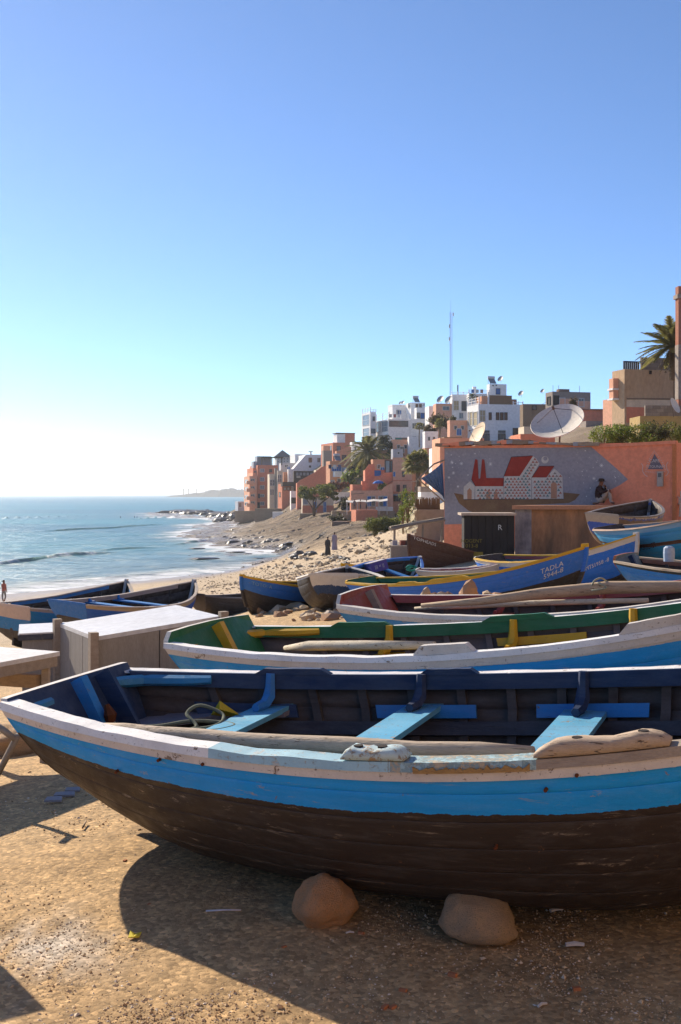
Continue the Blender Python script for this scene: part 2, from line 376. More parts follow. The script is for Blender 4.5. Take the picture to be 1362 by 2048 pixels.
wet = np.clip(wetline * .9 + ROCKM * sstep(SEA + 2.2, SEA + .3, ZZ + vnoise(XX, YY, .3, 9) * .5), 0, 1)
ground = sheet('ground', np.stack([XX, YY, ZZ], -1).reshape(-1, 3), len(Yg), len(aa), ground_mat(), {'zone': Zc.reshape(-1, 3), 'wet': np.stack([wet.ravel(), ROCKM.ravel(), PEB.ravel()], -1)})
ground['kind'] = 'structure'
# the same ground going on behind the viewer
bx_, by_ = np.meshgrid(np.linspace(-300, 300, 61), np.linspace(-400, -2.5, 60)); bz_ = np.clip((-by_ - 10) * .02, 0, 5) + bx_ * .012 - .02 + vnoise(bx_, by_, .05, 50) * .15
bz_ = np.where((np.abs(bx_) < 22) & (by_ > -14), -.25, bz_)
behind = sheet('ground_behind', np.stack([bx_, by_, bz_], -1).reshape(-1, 3), 60, 61, bpy.data.materials['ground'], {'zone': np.broadcast_to(grit, (3660, 3)), 'wet': np.zeros((3660, 3))}); behind['kind'] = 'structure'

# sea
crests = [([(-120, 1136), (0, 1128), (60, 1122), (110, 1113), (160, 1110), (215, 1106), (260, 1104)], .50, 1.1), ([(120, 1108), (190, 1101), (260, 1097), (340, 1095)], .3, .15),
          ([(40, 1066), (120, 1061), (220, 1056), (300, 1050), (350, 1047)], .35, .2), ([(330, 1089), (365, 1088), (400, 1084), (440, 1081), (500, 1076)], .6, 1.4),
          ([(240, 1040), (320, 1036), (390, 1033)], .7, .3), ([(40, 1152), (150, 1146), (300, 1139), (430, 1128)], .1, .2), ([(-40, 1176), (90, 1166), (230, 1154), (350, 1143), (450, 1134)], .12, .7), ([(-60, 1040), (100, 1034), (200, 1030)], .6, .05)]
ys = np.concatenate([np.exp(np.linspace(np.log(70), np.log(330), 620))[:-1], np.exp(np.linspace(np.log(330), np.log(22000), 260))])
sa = np.concatenate([np.linspace(-2.2, -.36, 30)[:-1], np.linspace(-.36, .03, 230)[:-1], np.linspace(.03, .6, 12)])
SX = sa[None, :] * ys[:, None]; SY = np.repeat(ys[:, None], len(sa), 1)
far_ = sstep(250, 1500, SY)
SZ = SEA + (1 - far_) * (vnoise(SX * .5, SY, .09, 11, 4) * .16 + vnoise(SX, SY, .6, 12, 3) * .045)
foam = np.zeros_like(SZ); crest = np.zeros_like(SZ)
for pts, h, fm in crests:
    w = np.array([seaP(*q)[:2] for q in pts]); o = np.argsort(w[:, 0]); w = w[o]
    yc = np.interp(SX, w[:, 0], w[:, 1]); ends = sstep(w[0, 0], w[0, 0] + 6, SX) * (1 - sstep(w[-1, 0] - 6, w[-1, 0], SX))
    d = SY - yc + vnoise(SX, SY, .12, 13, 3) * 1.6
    g = np.where(d < 0, np.exp(-(d / 1.1) ** 2), np.exp(-(d / 3.6) ** 2)) * ends * (.65 + .6 * np.clip(vnoise(SX, SY * 0, .07, 14, 2) + .5, 0, 1))
    SZ += h * g; crest = np.maximum(crest, g * min(1, h * 1.5))
    foam = np.maximum(foam, fm * ends * np.where(d < 0, np.exp(-(d / 2.6) ** 2), np.exp(-(d / 1.2) ** 2)) * (.45 + .8 * vnoise(SX, SY, .35, 15, 4)))
depth = SZ - ground_np(SX, np.minimum(SY, 1000))
shore = np.exp(-(np.clip(depth, 0, 9) / .55) ** 2) * (SY < 420)
rocky = sstep(135, 170, SY) * (SY < 600)
foam = np.clip(np.maximum(foam, shore * (.5 + .25 * rocky) + rocky * np.exp(-(np.clip(depth, 0, 9) / 1.3) ** 2) * (.25 + .7 * vnoise(SX, SY, .16, 16, 4))), 0, 1)
shallow = np.exp(-np.clip(depth, 0, 20) / 1.1) * (SY < 600)
def sea_mat():
    t = NT('sea_water'); at = t.n('ShaderNodeAttribute'); at.attribute_name = 'surf'; sp = t.n('ShaderNodeSeparateColor'); t.l(at.outputs['Color'], sp.inputs[0])
    v = t.coord('Object')
    deep = t.mix(t.ramp(t.noise(t.coord('Object', (.25, 1, 1)), .02, 4), [(.35, 0.), (.65, 1.)]), (.008, .15, .17), (.016, .23, .23))
    c = t.mix(sp.outputs[2], deep, (.22, .24, .22))
    c = t.mix(t.math('MULTIPLY', sp.outputs[1], 1.0), c, (.30, .40, .30))  # light shining through the crests, put in as a lighter green base colour
    fl = t.math('MULTIPLY', t.ramp(t.noise(t.coord('Object', (.6, 1, 1)), .55, 8, .72, .5), [(.38, .0), (.62, 1.)]), 1.0)
    fo = t.ramp(t.math('MULTIPLY', t.math('ADD', fl, .35), sp.outputs[0]), [(.12, 0.), (.5, 1.)])
    c = t.mix(fo, c, (.82, .84, .86))
    vv = t.coord('Object', (.5, 1.25, 1))
    nb = t.bump(t.noise(vv, .9, 8, .66, .3), .6, .8)
    nb = t.bump(t.noise(vv, .09, 4, .6), .5, 5.0, nb)
    rough = t.math('ADD', .28, t.math('MULTIPLY', fo, .6))
    m = t.done(c, rough, .26, nb); t.b.inputs['IOR'].default_value = 1.33; return m
sea = sheet('sea', np.stack([SX, SY, SZ], -1).reshape(-1, 3), len(ys), len(sa), sea_mat(), {'surf': np.stack([foam, crest, shallow], -1).reshape(-1, 3)})
sea['kind'] = 'structure'

# the far headland across the bay, its trees a mass, with three palms standing clear of it
def headland():
    D = 3200.; prof = [(330, 992.5), (345, 991), (360, 988.5), (372, 986), (392, 985), (400, 980), (407, 977.5), (417, 978), (424, 980), (430, 976.5), (436, 973.5), (442, 974.5), (449, 973), (455, 974), (460, 977), (470, 977), (480, 976.5), (490, 979), (500, 977), (520, 976)]
    n = 300; pts = []
    for k, (off, sc) in enumerate(((-40, -.35), (0, .12), (40, .3), (110, .75), (180, 1.0), (300, .9), (460, .3))):
        row = []
        for i in range(n):
            px = lerp(330, 520, i / (n - 1)); top = 993 - (993 - pl(prof, px)) * .8; z1 = EYE - (top - HY) * D / FPX
            j = random.uniform(-2.6, 3.2) if k > 2 else random.uniform(-.4, .4)
            row.append(((px - CX) * D / FPX + random.uniform(-3, 3), D + off + random.uniform(-10, 10), max(SEA - 3, lerp(SEA, z1, sc) + j)))
        pts.append(row)
    b = MB(); b.grid(pts)
    o = b.build('headland', mat('headland_scrub', (.022, .026, .018), (.07, .062, .04), .02, .95, .1, .6, .2, 1.0), smooth_=False); o['kind'] = 'structure'
headland()
# ---------------------------------------------------------------- fishing boats
_HALF = (-.2448, .127, -.6936, 1.2294, .5472); _SHEER = (.0441, .204, -.2434, 0.)
class Hull:
    """round-bottomed beach boat with a raked transom; x forward from the transom, y to port, z from the rail at the transom"""
    def __init__(s, L=4.5, half=_HALF, sheer=_SHEER, k=1.0, depth=.70, beam=1.0, full=.55, bowrise=1.0):
        s.L, s.h_, s.s_, s.k, s.dep, s.bm, s.full, s.br = L * k, half, sheer, k, depth, beam, full, bowrise
    def half(s, g): return max(.022, np.polyval(s.h_, g * 4.5 / 3)) * s.k * s.bm
    def sheer(s, g):
        z = np.polyval(s.s_, g * 4.5 / 3); return (z if z < 0 else z * s.br) * s.k
    def keel(s, g): return pl([(0, -.46), (.08, -.56), (.2, -.655), (.4, -.70), (.65, -.70), (.8, -.66), (.92, -.58), (1, -.44)], g) / .7 * s.dep * s.k
    def pt(s, g, q, side, off=0.):
        """g 0 transom..1 stem, q 0 rail..1 keel, side -1/+1, off outward"""
        a = q * math.pi / 2; b = s.half(g); hs, kz = s.sheer(g), s.keel(g)
        e = pl([(0, .75), (.15, s.full), (.7, s.full), (1, 1.0)], g); c = max(0., math.cos(a)); sn = math.sin(a)
        t = b * c ** e; d = sn ** 1.15; h = hs + (kz - hs) * d
        x0, x1 = .30 * s.k * d, s.L - (.10 * d + .24 * d * d) * s.k
        x = x0 + g * (x1 - x0)
        if off:   # push along the section normal
            a2 = min(a + .02, math.pi / 2); t2 = b * max(0., math.cos(a2)) ** e; h2 = hs + (kz - hs) * math.sin(a2) ** 1.15
            dx, dh = t2 - t, h2 - h; l = math.hypot(dx, dh) or 1; t += off * (-dh) / l; h += off * dx / l
            if off < 0 and t < 0: t = 0
        return Vector((x, side * t, h))
    def q_at(s, g, drop):
        """q at a drop below the rail"""
        hs, kz = s.sheer(g), s.keel(g); r = min(1, max(0, drop / (hs - kz))); return math.asin(r ** (1 / 1.15)) / (math.pi / 2)
    def inner(s, g, drop, side, off=.03): return s.pt(g, s.q_at(g, drop), side, -off)
    def g_of(s, x): return x / s.L
    def y_at(s, x, z, off=.03):
        """inside half-breadth at place x and height z"""
        g = x / s.L
        for _ in range(6):
            hs, kz = s.sheer(g), s.keel(g); d = min(1, max(0, (hs - z) / (hs - kz))); x0, x1 = .30 * s.k * d, s.L - (.10 * d + .24 * d * d) * s.k; g = min(1, max(0, (x - x0) / (x1 - x0)))
        return s.inner(g, max(.02, s.sheer(g) - z), 1, off).y
def strip(b, rows_outer, rows_inner):
    """closed band between two polylines grids (list of stations, each a list of points)"""
    n = len(rows_outer); ring = [list(o) + list(reversed(i)) for o, i in zip(rows_outer, rows_inner)]
    i0 = b.grid(ring, close_v=True); m = len(ring[0])
    b.f.append(tuple(i0 + j for j in reversed(range(m)))); b.m.append(b.mat)
    b.f.append(tuple(i0 + (n - 1) * m + j for j in range(m))); b.m.append(b.mat)
def band(H, root, name, m, side, g0, g1, d0, d1, off0, off1, n=16, taper=0., jag=0., smooth_=False):
    """board lying against the hull's side between drops d0 and d1 below the rail, from offset off0 to off1 (negative = inside)"""
    b = MB(); O = []; I = []
    for i in range(n + 1):
        g = lerp(g0, g1, i / n); f = 1. if taper <= 0 else min(1, min(i, n - i) / (taper * n) + .35)
        ja = random.uniform(-jag, jag)
        def at(dr, of):
            p = H.pt(g, H.q_at(g, max(dr, 0)), side, of)
            if dr < 0: p.z += -dr
            return p
        dd0 = lerp(d1, d0, f) + ja
        O.append([at(dd0, off0), at(d1, off0)]); I.append([at(dd0, off1), at(d1, off1)])
    strip(b, O, I); return b.build(name, m, root, smooth_)
def board(H, root, name, m, x0, x1, z, w=None, th=.028, inset=.03, jag=0., zz=None):
    """thwart-like board across the hull from x0 to x1"""
    b = MB(); g0, g1 = H.g_of(x0), H.g_of(x1)
    def yy(x, zc):
        return H.y_at(x, zc, inset)
    p = [(x0, -yy(x0, z)), (x1, -yy(x1, z)), (x1, yy(x1, z)), (x0, yy(x0, z))]
    b.prism([Vector((a, c, z)) for a, c in p], (0, 0, 0), (0, 0, -th)); return b.build(name, m, root)
def hull_text(H, root, body, m, g, q, side, size, slope=0., name='lettering'):
    vv, ff = text_mesh(body, size); b = MB()
    for x, y, _ in vv:
        gg = g + (x / H.L) * (1 if side < 0 else -1); qq = q - (y + slope * x) / (abs(H.keel(gg) - H.sheer(gg)) * 1.25)
        b.v.append(tuple(H.pt(gg, max(.01, qq), side, .006)))
    b.f = ff; b.m = [0] * len(ff); return b.build(name, m, root, fix=False)
def boat(name, label, M, H, paint_, inner, rail, clamp=None, strakes=6, ns=18, ribs=9, thwarts=(), knee=None, riser=None, group='wooden fishing boats drawn up on the beach',
         pads=(), post=None, rail_w=.10, rail_h=.035, far_h=None, top=None, stem=None, keelm=None, transom=None, quarter=None, skeg=True, hump=.05):
    root = thing(name, label, 'boat', M=M, group=group); k = H.k
    # planks, each strake of each side one board
    for side in (-1, 1):
        for j in range(strakes):
            q0, q1 = j / strakes, (j + 1) / strakes
            b = MB(); O = []; I = []; vs_ = []; mids = (.2, .4, .6, .8) if ns > 23 else (.33, .67)
            for i in range(ns + 1):
                g = i / ns; e = .003 / max(.05, abs(H.keel(g)) * 1.4)
                qs = [q0, q0 + e] + [lerp(q0, q1, t_) for t_ in mids] + [q1 - e, q1]; of = [-.0016] + [0] * (len(qs) - 2) + [-.0016]
                O.append([H.pt(g, q, side, o) for q, o in zip(qs, of)])
                I.append([H.pt(g, q, side, -.028) for q in (q0, (q0 + q1) / 2, q1)])
                vs_ += [(g * H.L, q) for q in qs] + [(g * H.L, q) for q in (q1, (q0 + q1) / 2, q0)]
            strip(b, O, I)
            for i_, uv in enumerate(vs_): b.uv[i_] = uv
            mcol = len(O[0]) + len(I[0]); b.m = [0 if (f_ % mcol) < len(O[0]) - 1 else 1 for f_ in range(ns * mcol)] + [0, 0]
            b.build('plank', [paint_, inner], root, True)
    # rail cap and inner clamp on both sides
    for side in (-1, 1):
        for (g0, g1, m) in (rail if isinstance(rail, list) and side < 0 else [(0, 1, rail if not isinstance(rail, list) else rail[0][2])]):
            n = max(3, int(ns * (2.6 if ns > 26 else 1.3) * (g1 - g0))); b = MB(); O = []; I = []
            for i in range(n + 1):
                g = lerp(g0, g1, i / n); w = min(rail_w, H.half(g) * .9 + .03)
                p = H.pt(g, 0, side); j = mnoise.noise(Vector((g * 22, side * 3., k))) * .006 + random.uniform(-.0008, .0008); p.y += mnoise.noise(Vector((g * 30, side * 7., k))) * .006; rh = far_h if (far_h and side > 0) else rail_h
                o0 = p + Vector((0, side * .024, -.004)); o1 = o0 + Vector((0, -side * .006, rh + j)); i0 = p + Vector((0, -side * (w - .024), -.004)); i1 = i0 + Vector((0, side * .004, rh + j))
                O.append([o0, o1]); I.append([i0, i1])
            strip(b, O, I); b.build('gunwale', m, root)
        if clamp: band(H, root, 'sheer_clamp', clamp, side, .015, .93, -.002 if not (far_h and side > 0) else -.010, .085 * k, -.030 if not (far_h and side > 0) else -.082, -.056 if not (far_h and side > 0) else -.105, ns)
    if top:   # proud rubbing strake
        for side in (-1, 1): band(H, root, 'rubbing_strake', top, side, .0, .985, .004, (.040 if ns > 26 or far_h else .026) * k, .014, -.002, ns + 6)
    for i in range(ribs):
        g = lerp(.10, .90, i / max(1, ribs - 1)); b = MB(); O = []; I = []
        for side in (-1, 1):
            seq = [(.10 + .9 * t / 7) for t in range(8)]
            if side > 0: seq = seq[::-1][1:]
            for q in seq:
                po, pi = H.pt(g, q, side, -.029), H.pt(g, q, side, -.062); dx = Vector((.024, 0, 0)); O.append([po - dx, po + dx]); I.append([pi - dx, pi + dx])
        strip(b, O, I); b.build('rib', inner, root)
    if riser:
        for side in (-1, 1): band(H, root, 'riser', riser, side, .12, .9, .27 * k, .345 * k, -.06, -.085, ns)
    for i, (x0, x1, z, m) in enumerate(thwarts): 
        board(H, root, 'thwart', m, x0, x1, z)
        if knee:
            for side in (-1, 1):
                x = (x0 + x1) / 2; g = H.g_of(x); pt = H.pt(g, 0, side); b = MB()
                w_ = (pt.z - z)
                ko = .05 if (far_h and side > 0) else 0.
                path = [pt + Vector((0, -side * (.075 + ko), .018)), pt + Vector((-.004, -side * (.08 + ko), -w_ * .35)), pt + Vector((-.008, -side * (.09 + ko), -w_ * .66)), pt + Vector((-.014, -side * (.14 + ko), -w_ * .88)), pt + Vector((-.02, -side * (.24 + ko), -w_ + .022))]
                b.tube(path, [.026 * k, .030 * k, .038 * k, .034 * k, .024 * k], 6); b.build('knee', knee[i % len(knee)], root)
    for (g0, g1, side, m, hgt) in pads:
        b = MB(); O = []; I = []
        for i in range(9):
            g = lerp(g0, g1, i / 8); f = min(1, min(i, 8 - i) / 1.0); p = H.pt(g, 0, side) + (Vector((0, side * .012, rail_h - .004)) if side < 0 or not far_h else Vector((0, -side * .062, far_h - .004)))
            ow = Vector((0, -side * (rail_w - .03 if side < 0 else .05), 0)); up = Vector((0, 0, .006 + hgt * f + random.uniform(-.002, .002)))
            O.append([p, p + up]); I.append([p + ow, p + ow + up])
        strip(b, O, I); b.build('oar_pad', m, root)
    # transom: planked board, rounded shoulders, crown
    if transom:
        mo, mi = transom; b = MB(); prof = []
        N = 11
        for i in range(N): prof.append(H.pt(0, .02 + .98 * i / (N - 1), -1))
        for i in range(N - 1): prof.append(H.pt(0, .02 + .98 * (N - 2 - i) / (N - 1), 1))
        hw = H.half(0); crown = [Vector((-.006, hw * t, rail_h + (hump if abs(t) < .93 else .01) * k * (1 - .25 * t * t))) for t in (.98, .9, .5, 0, -.5, -.9, -.98)]
        poly = prof + crown; b.prism(poly, (-.012, 0, 0), (.026, 0, 0))
        npoly = len(poly)
        for i_ in range(2 * npoly):
            p_ = poly[i_ % npoly]; b.uv[i_] = (p_.y, min(1, max(0, H.q_at(0, max(0, -p_.z))) if p_.z < 0 else 0))
        b.m[1] = 1
        b.build('transom', [mo, mi], root)
        if post:
            b = MB(); z0 = H.keel(0) * .55
            z0 = H.keel(0) * .9; b.bar(Vector((.05 + .25 * k, 0, z0)), Vector((.055, 0, (rail_h + hump * .6) * k)), .085 * k, .06 * k, (0, 1, 0)); b.build('stern_post', post, root)
        if quarter:
            for side in (-1, 1):
                b = MB(); hw = H.half(0) - (.05 if (far_h and side > 0) else 0); kk = .05 if (far_h and side > 0) else 0
                b.tube([Vector((.05, side * hw * .42, -.03)), Vector((.052, side * hw * .66, -.035)), Vector((.075, side * (hw - .085), -.045)), Vector((.15, side * (H.half(.05) - .085 - kk), -.05)), Vector((.38 * k, side * (H.half(.09) - .10 - kk), -.055)), Vector((.52 * k, side * (H.half(.12) - .10 - kk), -.055))], [.022, .027, .033, .032, .03, .024], 6)
                b.build('quarter_knee', quarter, root)
    # stem and keel
    b = MB(); O = []; I = []
    for i in range(9):
        q = lerp(0.0, 1, i / 8); p = H.pt(1, q, 1); p.y = 0; O.append([p + Vector((.045, -.022, .0)), p + Vector((.045, .022, .0))]); I.append([p + Vector((-.06, -.035, 0)), p + Vector((-.06, .035, 0))])
    O[0] = [v + Vector((0, 0, .055 * k)) for v in O[0]]; I[0] = [v + Vector((0, 0, .055 * k)) for v in I[0]]
    strip(b, O, I)
    for i_ in range(len(b.v)): b.uv[i_] = (0, lerp(0.0, 1, (i_ // 4) / 8) * .9)
    b.build('stem', stem or paint_, root)
    b = MB(); O = []; I = []
    for i in range(ns + 1):
        g = lerp(.0, .985, i / ns); p = H.pt(g, 1, 1); p.y = 0; dp = .05 * k + (.10 * k * max(0, 1 - i / (ns * .16)) if skeg else 0)
        O.append([p + Vector((0, -.024, -dp)), p + Vector((0, .024, -dp))]); I.append([p + Vector((0, -.024, .03)), p + Vector((0, .024, .03))])
    strip(b, O, I)
    for i_ in range(len(b.v)): b.uv[i_] = (0, .97)
    b.build('keel', keelm or paint_, root)
    return root
def pose(X0, Y0, z0, a, heel=0., trim=0.):
    """frame of a boat: transom centre at the rail, heading a degrees (0 = to the right, positive turns towards the camera)"""
    a, heel, trim = R(a), R(heel), R(trim); k = Vector((0, 0, 1)); u = Vector((math.cos(a), -math.sin(a), 0)); v = Vector((math.sin(a), math.cos(a), 0))
    v2 = v * math.cos(heel) + k * math.sin(heel); k2 = k * math.cos(heel) - v * math.sin(heel)
    u2 = u * math.cos(trim) + k2 * math.sin(trim); k3 = k2 * math.cos(trim) - u * math.sin(trim)
    M = Matrix((u2, v2, k3)).transposed().to_4x4(); M.translation = (X0, Y0, z0); return M
def pose2(stern, bow, H, heel=0.):
    """frame from the places of the rail at the transom and at the stem; returns frame and scale-matched hull"""
    s, b = Vector(stern), Vector(bow); d = b - s; hl = math.hypot(d.x, d.y); a = math.degrees(math.atan2(-d.y, d.x))
    rise = H.sheer(1); L = H.L; trim = math.degrees(math.atan2(d.z, hl) - math.atan2(rise, L))
    return pose(s.x, s.y, s.z, a, heel, trim)

pblue = paint('blue_board_paint', (.015, .22, .58), wear=.35)
plight = paint('light_blue_paint', (.12, .46, .70), (.30, .25, .2), .62, .6)
pnavy = paint('navy_paint', (.010, .032, .095), (.10, .08, .08), .70, .4)
pwhite = paint('white_rail_paint', (.86, .84, .81), (.24, .19, .15), .63, .4)
pwhite2 = paint('dirty_white_paint', (.70, .64, .56), (.24, .18, .13), .63, .6)
pdark = paint('tarred_inside', (.04, .032, .032), (.09, .07, .06), .66, .5, .7)
pbrown = paint('bare_inside', (.075, .055, .05), (.12, .09, .07), .66, .5, .7)
pgreen = paint('green_paint', GREEN, (.15, .13, .10), .69, .3)
pyel = paint('yellow_paint', YEL, (.30, .2, .08), .67, .3)
pgrey = paint('grey_inside_paint', (.16, .14, .15), (.10, .08, .07), .66, .4, .7)
pmaroon = paint('maroon_paint', (.32, .05, .045), (.2, .13, .1), .67, .6)
pred = paint('red_inside_paint', (.33, .06, .04), (.25, .15, .1), .63, .7)
pcream = paint('cream_paint', (.66, .52, .34), (.24, .17, .11), .66, .4)

# --- the near boat: pale rail, light blue band, tarred bottom
H1 = Hull(full=.48, depth=.735)
h1m = hull_paint('near_hull_paint', [(.052, (.70, .64, .58)), (.190, (.004, .34, .84)), (1., (.042, .027, .020))], .014, 8, .75)
M1 = pose(-1.4269, 6.0511, .685, 21.67, 1.59, 1.95)
prail3 = paint('bare_broken_rail', (.52, .40, .26), (.36, .52, .56), .50, .6, .7)
B1 = boat('fishing_boat', 'light blue fishing boat with black bottom and peeling white rail, nearest to the viewer', M1, H1, h1m, pbrown,
          [(0, .30, pwhite), (.30, .48, paint('pale_blue_rail', (.36, .58, .66), (.5, .5, .45), .60, .6)), (.478, .60, prail3), (.60, 1, oldwood())], pnavy, 9, 40, 14,
          [(.74, .925, -.215, plight), (1.56, 1.75, -.222, plight), (2.42, 2.64, -.222, plight)], [pblue, pnavy, pnavy], paint('dark_riser_paint', (.035, .032, .045), (.08, .06, .06), .66), pads=((.165, .255, 1, pnavy, .028), (.365, .435, 1, pnavy, .028)),
          post=pblue, far_h=.012, top=paint('peeling_pink_white', (.72, .65, .59), (.22, .16, .12), .62, .5), transom=(h1m, pnavy), quarter=paint('quarter_blue', (.03, .25, .50), wear=.4), hump=.012, rail_w=.12)
# blue cleats between the ribs, stern benches, inner dark plank on the transom
for g0, g1, m in ((.30, .425, pblue), (.50, .635, pblue), (.075, .20, pnavy)):
    band(H1, B1, 'side_cleat', m, 1, g0, g1, .175, .25, -.062, -.082, 8)
for side in (1, -1):
    b = MB(); O = []; I = []
    for i in range(10):
        x = lerp(.28, .93, i / 9); g = H1.g_of(x); z = -.238; y = H1.y_at(x, z, .035); w = lerp(.62, .17, min(1, i / 4.5)) * y
        O.append([Vector((x, side * y, z)), Vector((x, side * y, z - .025))]); I.append([Vector((x, side * (y - w), z)), Vector((x, side * (y - w), z - .025))])
    strip(b, O, I); b.build('stern_bench', oldwood() if side < 0 else paint('grey_bench_paint', (.22, .20, .24), (.3, .22, .15), .6), B1)
board(H1, B1, 'stern_bench', paint('grey_bench_paint', (.22, .20, .24)), .20, .285, -.239, inset=.09)
b = MB(); b.bar((.27, .20, -.36), (.045, .20, .030), .17, .03, (0, 1, 0)); b.build('transom_plank', pnavy, B1)
# oar blocks on the near rail, a split length of rail, rust bolts
def rail_block(H, root, g0, g1, m, hgt=.055, w=.11, holes=(), n=14, name='oar_block', yo=.0):
    b = MB(); O = []; I = []
    for i in range(n + 1):
        g = lerp(g0, g1, i / n); f = min(1, min(i, n - i) / 1.6); p = H.pt(g, 0, -1) + Vector((0, -.020 + yo, .036)); u = random.uniform(-.004, .004)
        up = Vector((0, 0, .012 + hgt * f * (1 - .28 * math.exp(-((i / n - .5) / .12) ** 2)) + u)); c = Vector((0, .012, 0))
        O.append([p, p + up * .72, p + up + c]); I.append([p + Vector((0, w, 0)), p + Vector((0, w, 0)) + up * .75, p + Vector((0, w, 0)) + up - c])
    strip(b, O, I); o = b.build(name, m, root, True)
    for hx in holes:
        p = H.pt(hx, 0, -1) + Vector((0, -.020 + w / 2, .036 + .012 + hgt)); bb = MB()
        bb.tube([p + Vector((0, 0, -.02)), p + Vector((0, 0, .003))], .019, 10); bb.build('pin_hole', mat('dark_hole', (.03, .02, .015)), o)
    return o
pblock = paint('oar_block_paint', (.50, .66, .68), (.42, .30, .18), .56, .7)
rail_block(H1, B1, .435, .492, pblock, .030, .10, (.448, .47))
rail_block(H1, B1, .598, .70, mat('driftwood_block', (.52, .40, .29), (.38, .28, .2), 4, .85, .2, .6, 14, .006, (1.2, 10, 10), chip=(.62, .60, .58), chip_t=.66, chip_s=7, crack=(.13, .09, .06)), .040, .10, (.63, .68))
band(H1, B1, 'split_rail_edge', mat('split_wood', (.55, .34, .14), (.30, .17, .07), 6, .9, .15, .8, 30, .01, (2, 14, 14)), -1, .50, .595, -.012, .006, .031, .018, 34, 0, .009)
rust = mat('rust', (.16, .05, .02), (.07, .03, .02), 20, .9, .1)
for g, q in ((.165, .19), (.605, .095), (.63, .045), (.29, .05), (.235, .07), (.56, .31)):
    b = MB(); p = H1.pt(g, q, -1, .02); n_ = H1.pt(g, q, -1, .028) - p; b.tube([p - n_ * 2.2, p + n_ * .3], .007, 7); b.build('bolt', rust, B1)
# --- boat with the green inside
H2 = Hull(half=(-.2457, .1341, -.6820, 1.1120, .5926), sheer=(.0586, .2233, -.2281, 0.), k=1.1, full=.5)
h2m = hull_paint('white_blue_hull', [(.060, (.66, .62, .55)), (.30, (.008, .32, .76)), (1., BLACK)], .006, 8, .3)
E2 = 1.1
B2 = boat('fishing_boat', 'blue and white fishing boat with green inner rail and yellow knees, second from the viewer', pose(-.8778 * E2, 7.7902 * E2, EYE - (EYE - .7643) * E2 - .03, 22.58, .26, 3.72), H2, h2m, pgrey, pwhite, pgreen, 7, 30, 13,
          [(1.0, 1.2, -.25, pyel), (1.95, 2.15, -.25, pyel), (2.85, 3.05, -.2, pyel)], [pyel], None, pads=((.13, .225, 1, pgreen, .03), (.365, .475, 1, pgreen, .035), (.40, .475, -1, pwhite2, .05), (.64, .72, -1, pwhite2, .05)), post=pyel, top=pwhite2, transom=(h2m, pgreen), quarter=pyel, hump=.075, rail_w=.11, far_h=.012)
for g0, g1 in ((.09, .255), (.38, .52)): band(H2, B2, 'side_cleat', pyel, 1, g0, g1, .135, .20, -.065, -.09, 8)
board(H2, B2, 'stern_bench', pyel, .35, .62, -.27, inset=.05)
# --- boat with the red inside
H3 = Hull(half=(-.2446, .1264, -.6914, 1.2933, .5644), sheer=(.0487, .2227, -.2329, 0.), full=.5)
h3m = hull_paint('white_rail_blue_hull', [(.065, (.62, .60, .56)), (.3, (.03, .24, .55)), (1., BLACK)], .012, 6, .7)
B3 = boat('fishing_boat', 'fishing boat with dark red inside and flaking white rail, third from the viewer', pose(.2256, 11.0284, .672, 26.82, 1.44, 3.05), H3, h3m, pbrown, pwhite2, pmaroon, 6, 24, 11,
          [(1.0, 1.2, -.22, pred), (1.95, 2.15, -.22, pred)], [pmaroon], None, pads=((.30, .40, 1, pmaroon, .03), (.58, .75, 1, pmaroon, .03)), post=oldwood(), top=paint('flaked_white', (.62, .58, .53), (.22, .16, .12), .60, .6), transom=(h3m, pred), hump=.10, far_h=.012)

# --- the boats farther up and down the beach
def gboat(label, stern, bow, bands, inner, rail, clamp=None, heel=0, k=None, beam=1., strakes=5, ns=16, ribs=7, texts=(), top=None, transom=None, edge=.008, depth=.70, thw=(), knee=None, pads=(), name='fishing_boat', stem=None, bowrise=1., post=None, quarter=None, full=.6, scratch=.4, hump=.03, keelm=None):
    s, b_ = Vector(stern), Vector(bow); L = (b_ - s).length; k = L / 4.5
    H = Hull(k=k, beam=beam, depth=depth, bowrise=bowrise, full=full); M = pose2(s, b_, H, heel)
    _gb[0] += 1
    hm = hull_paint('hull_paint_%d' % _gb[0], bands, edge, 6, scratch)
    r = boat(name, label, M, H, hm, inner, rail, clamp, strakes, ns, ribs, [(x0 * k, x1 * k, z * k, m) for x0, x1, z, m in thw], knee, None, pads=pads, top=top, transom=transom and ((hm if transom[0] is None else transom[0]), transom[1]), stem=stem, hump=hump, post=post, quarter=quarter, rail_w=.09 * max(.9, k), keelm=keelm, rail_h=.024)
    for body, m, g, q, side, size, slope in texts: hull_text(H, r, body, m, g, q, side, size, slope)
    return r, H
_gb = [0]
wlet = mat('white_lettering', (.72, .72, .70), rough=.7); dlet = mat('dark_lettering', (.05, .04, .04), rough=.7)
# TADLA
bTad, HTad = gboat('royal blue boat with yellow rail, lettered TADLA 5944-8 at the bow', P(722, 1161, 20.2), P(1172, 1094, 17.6), [(.035, YEL), (.33, (.035, .19, .68)), (1., (.05, .042, .036))], pgreen, pyel, pgreen, heel=2, ns=26, strakes=7, depth=.72, beam=.85,
             texts=(('TADLA', wlet, .905, .19, -1, .095, .10), ('5944-8', wlet, .91, .275, -1, .095, .10)), pads=((.45, .62, -1, pyel, .03), (.3, .4, -1, pyel, .02)), top=pyel, transom=(None, pgreen), bowrise=1.3, full=.7)
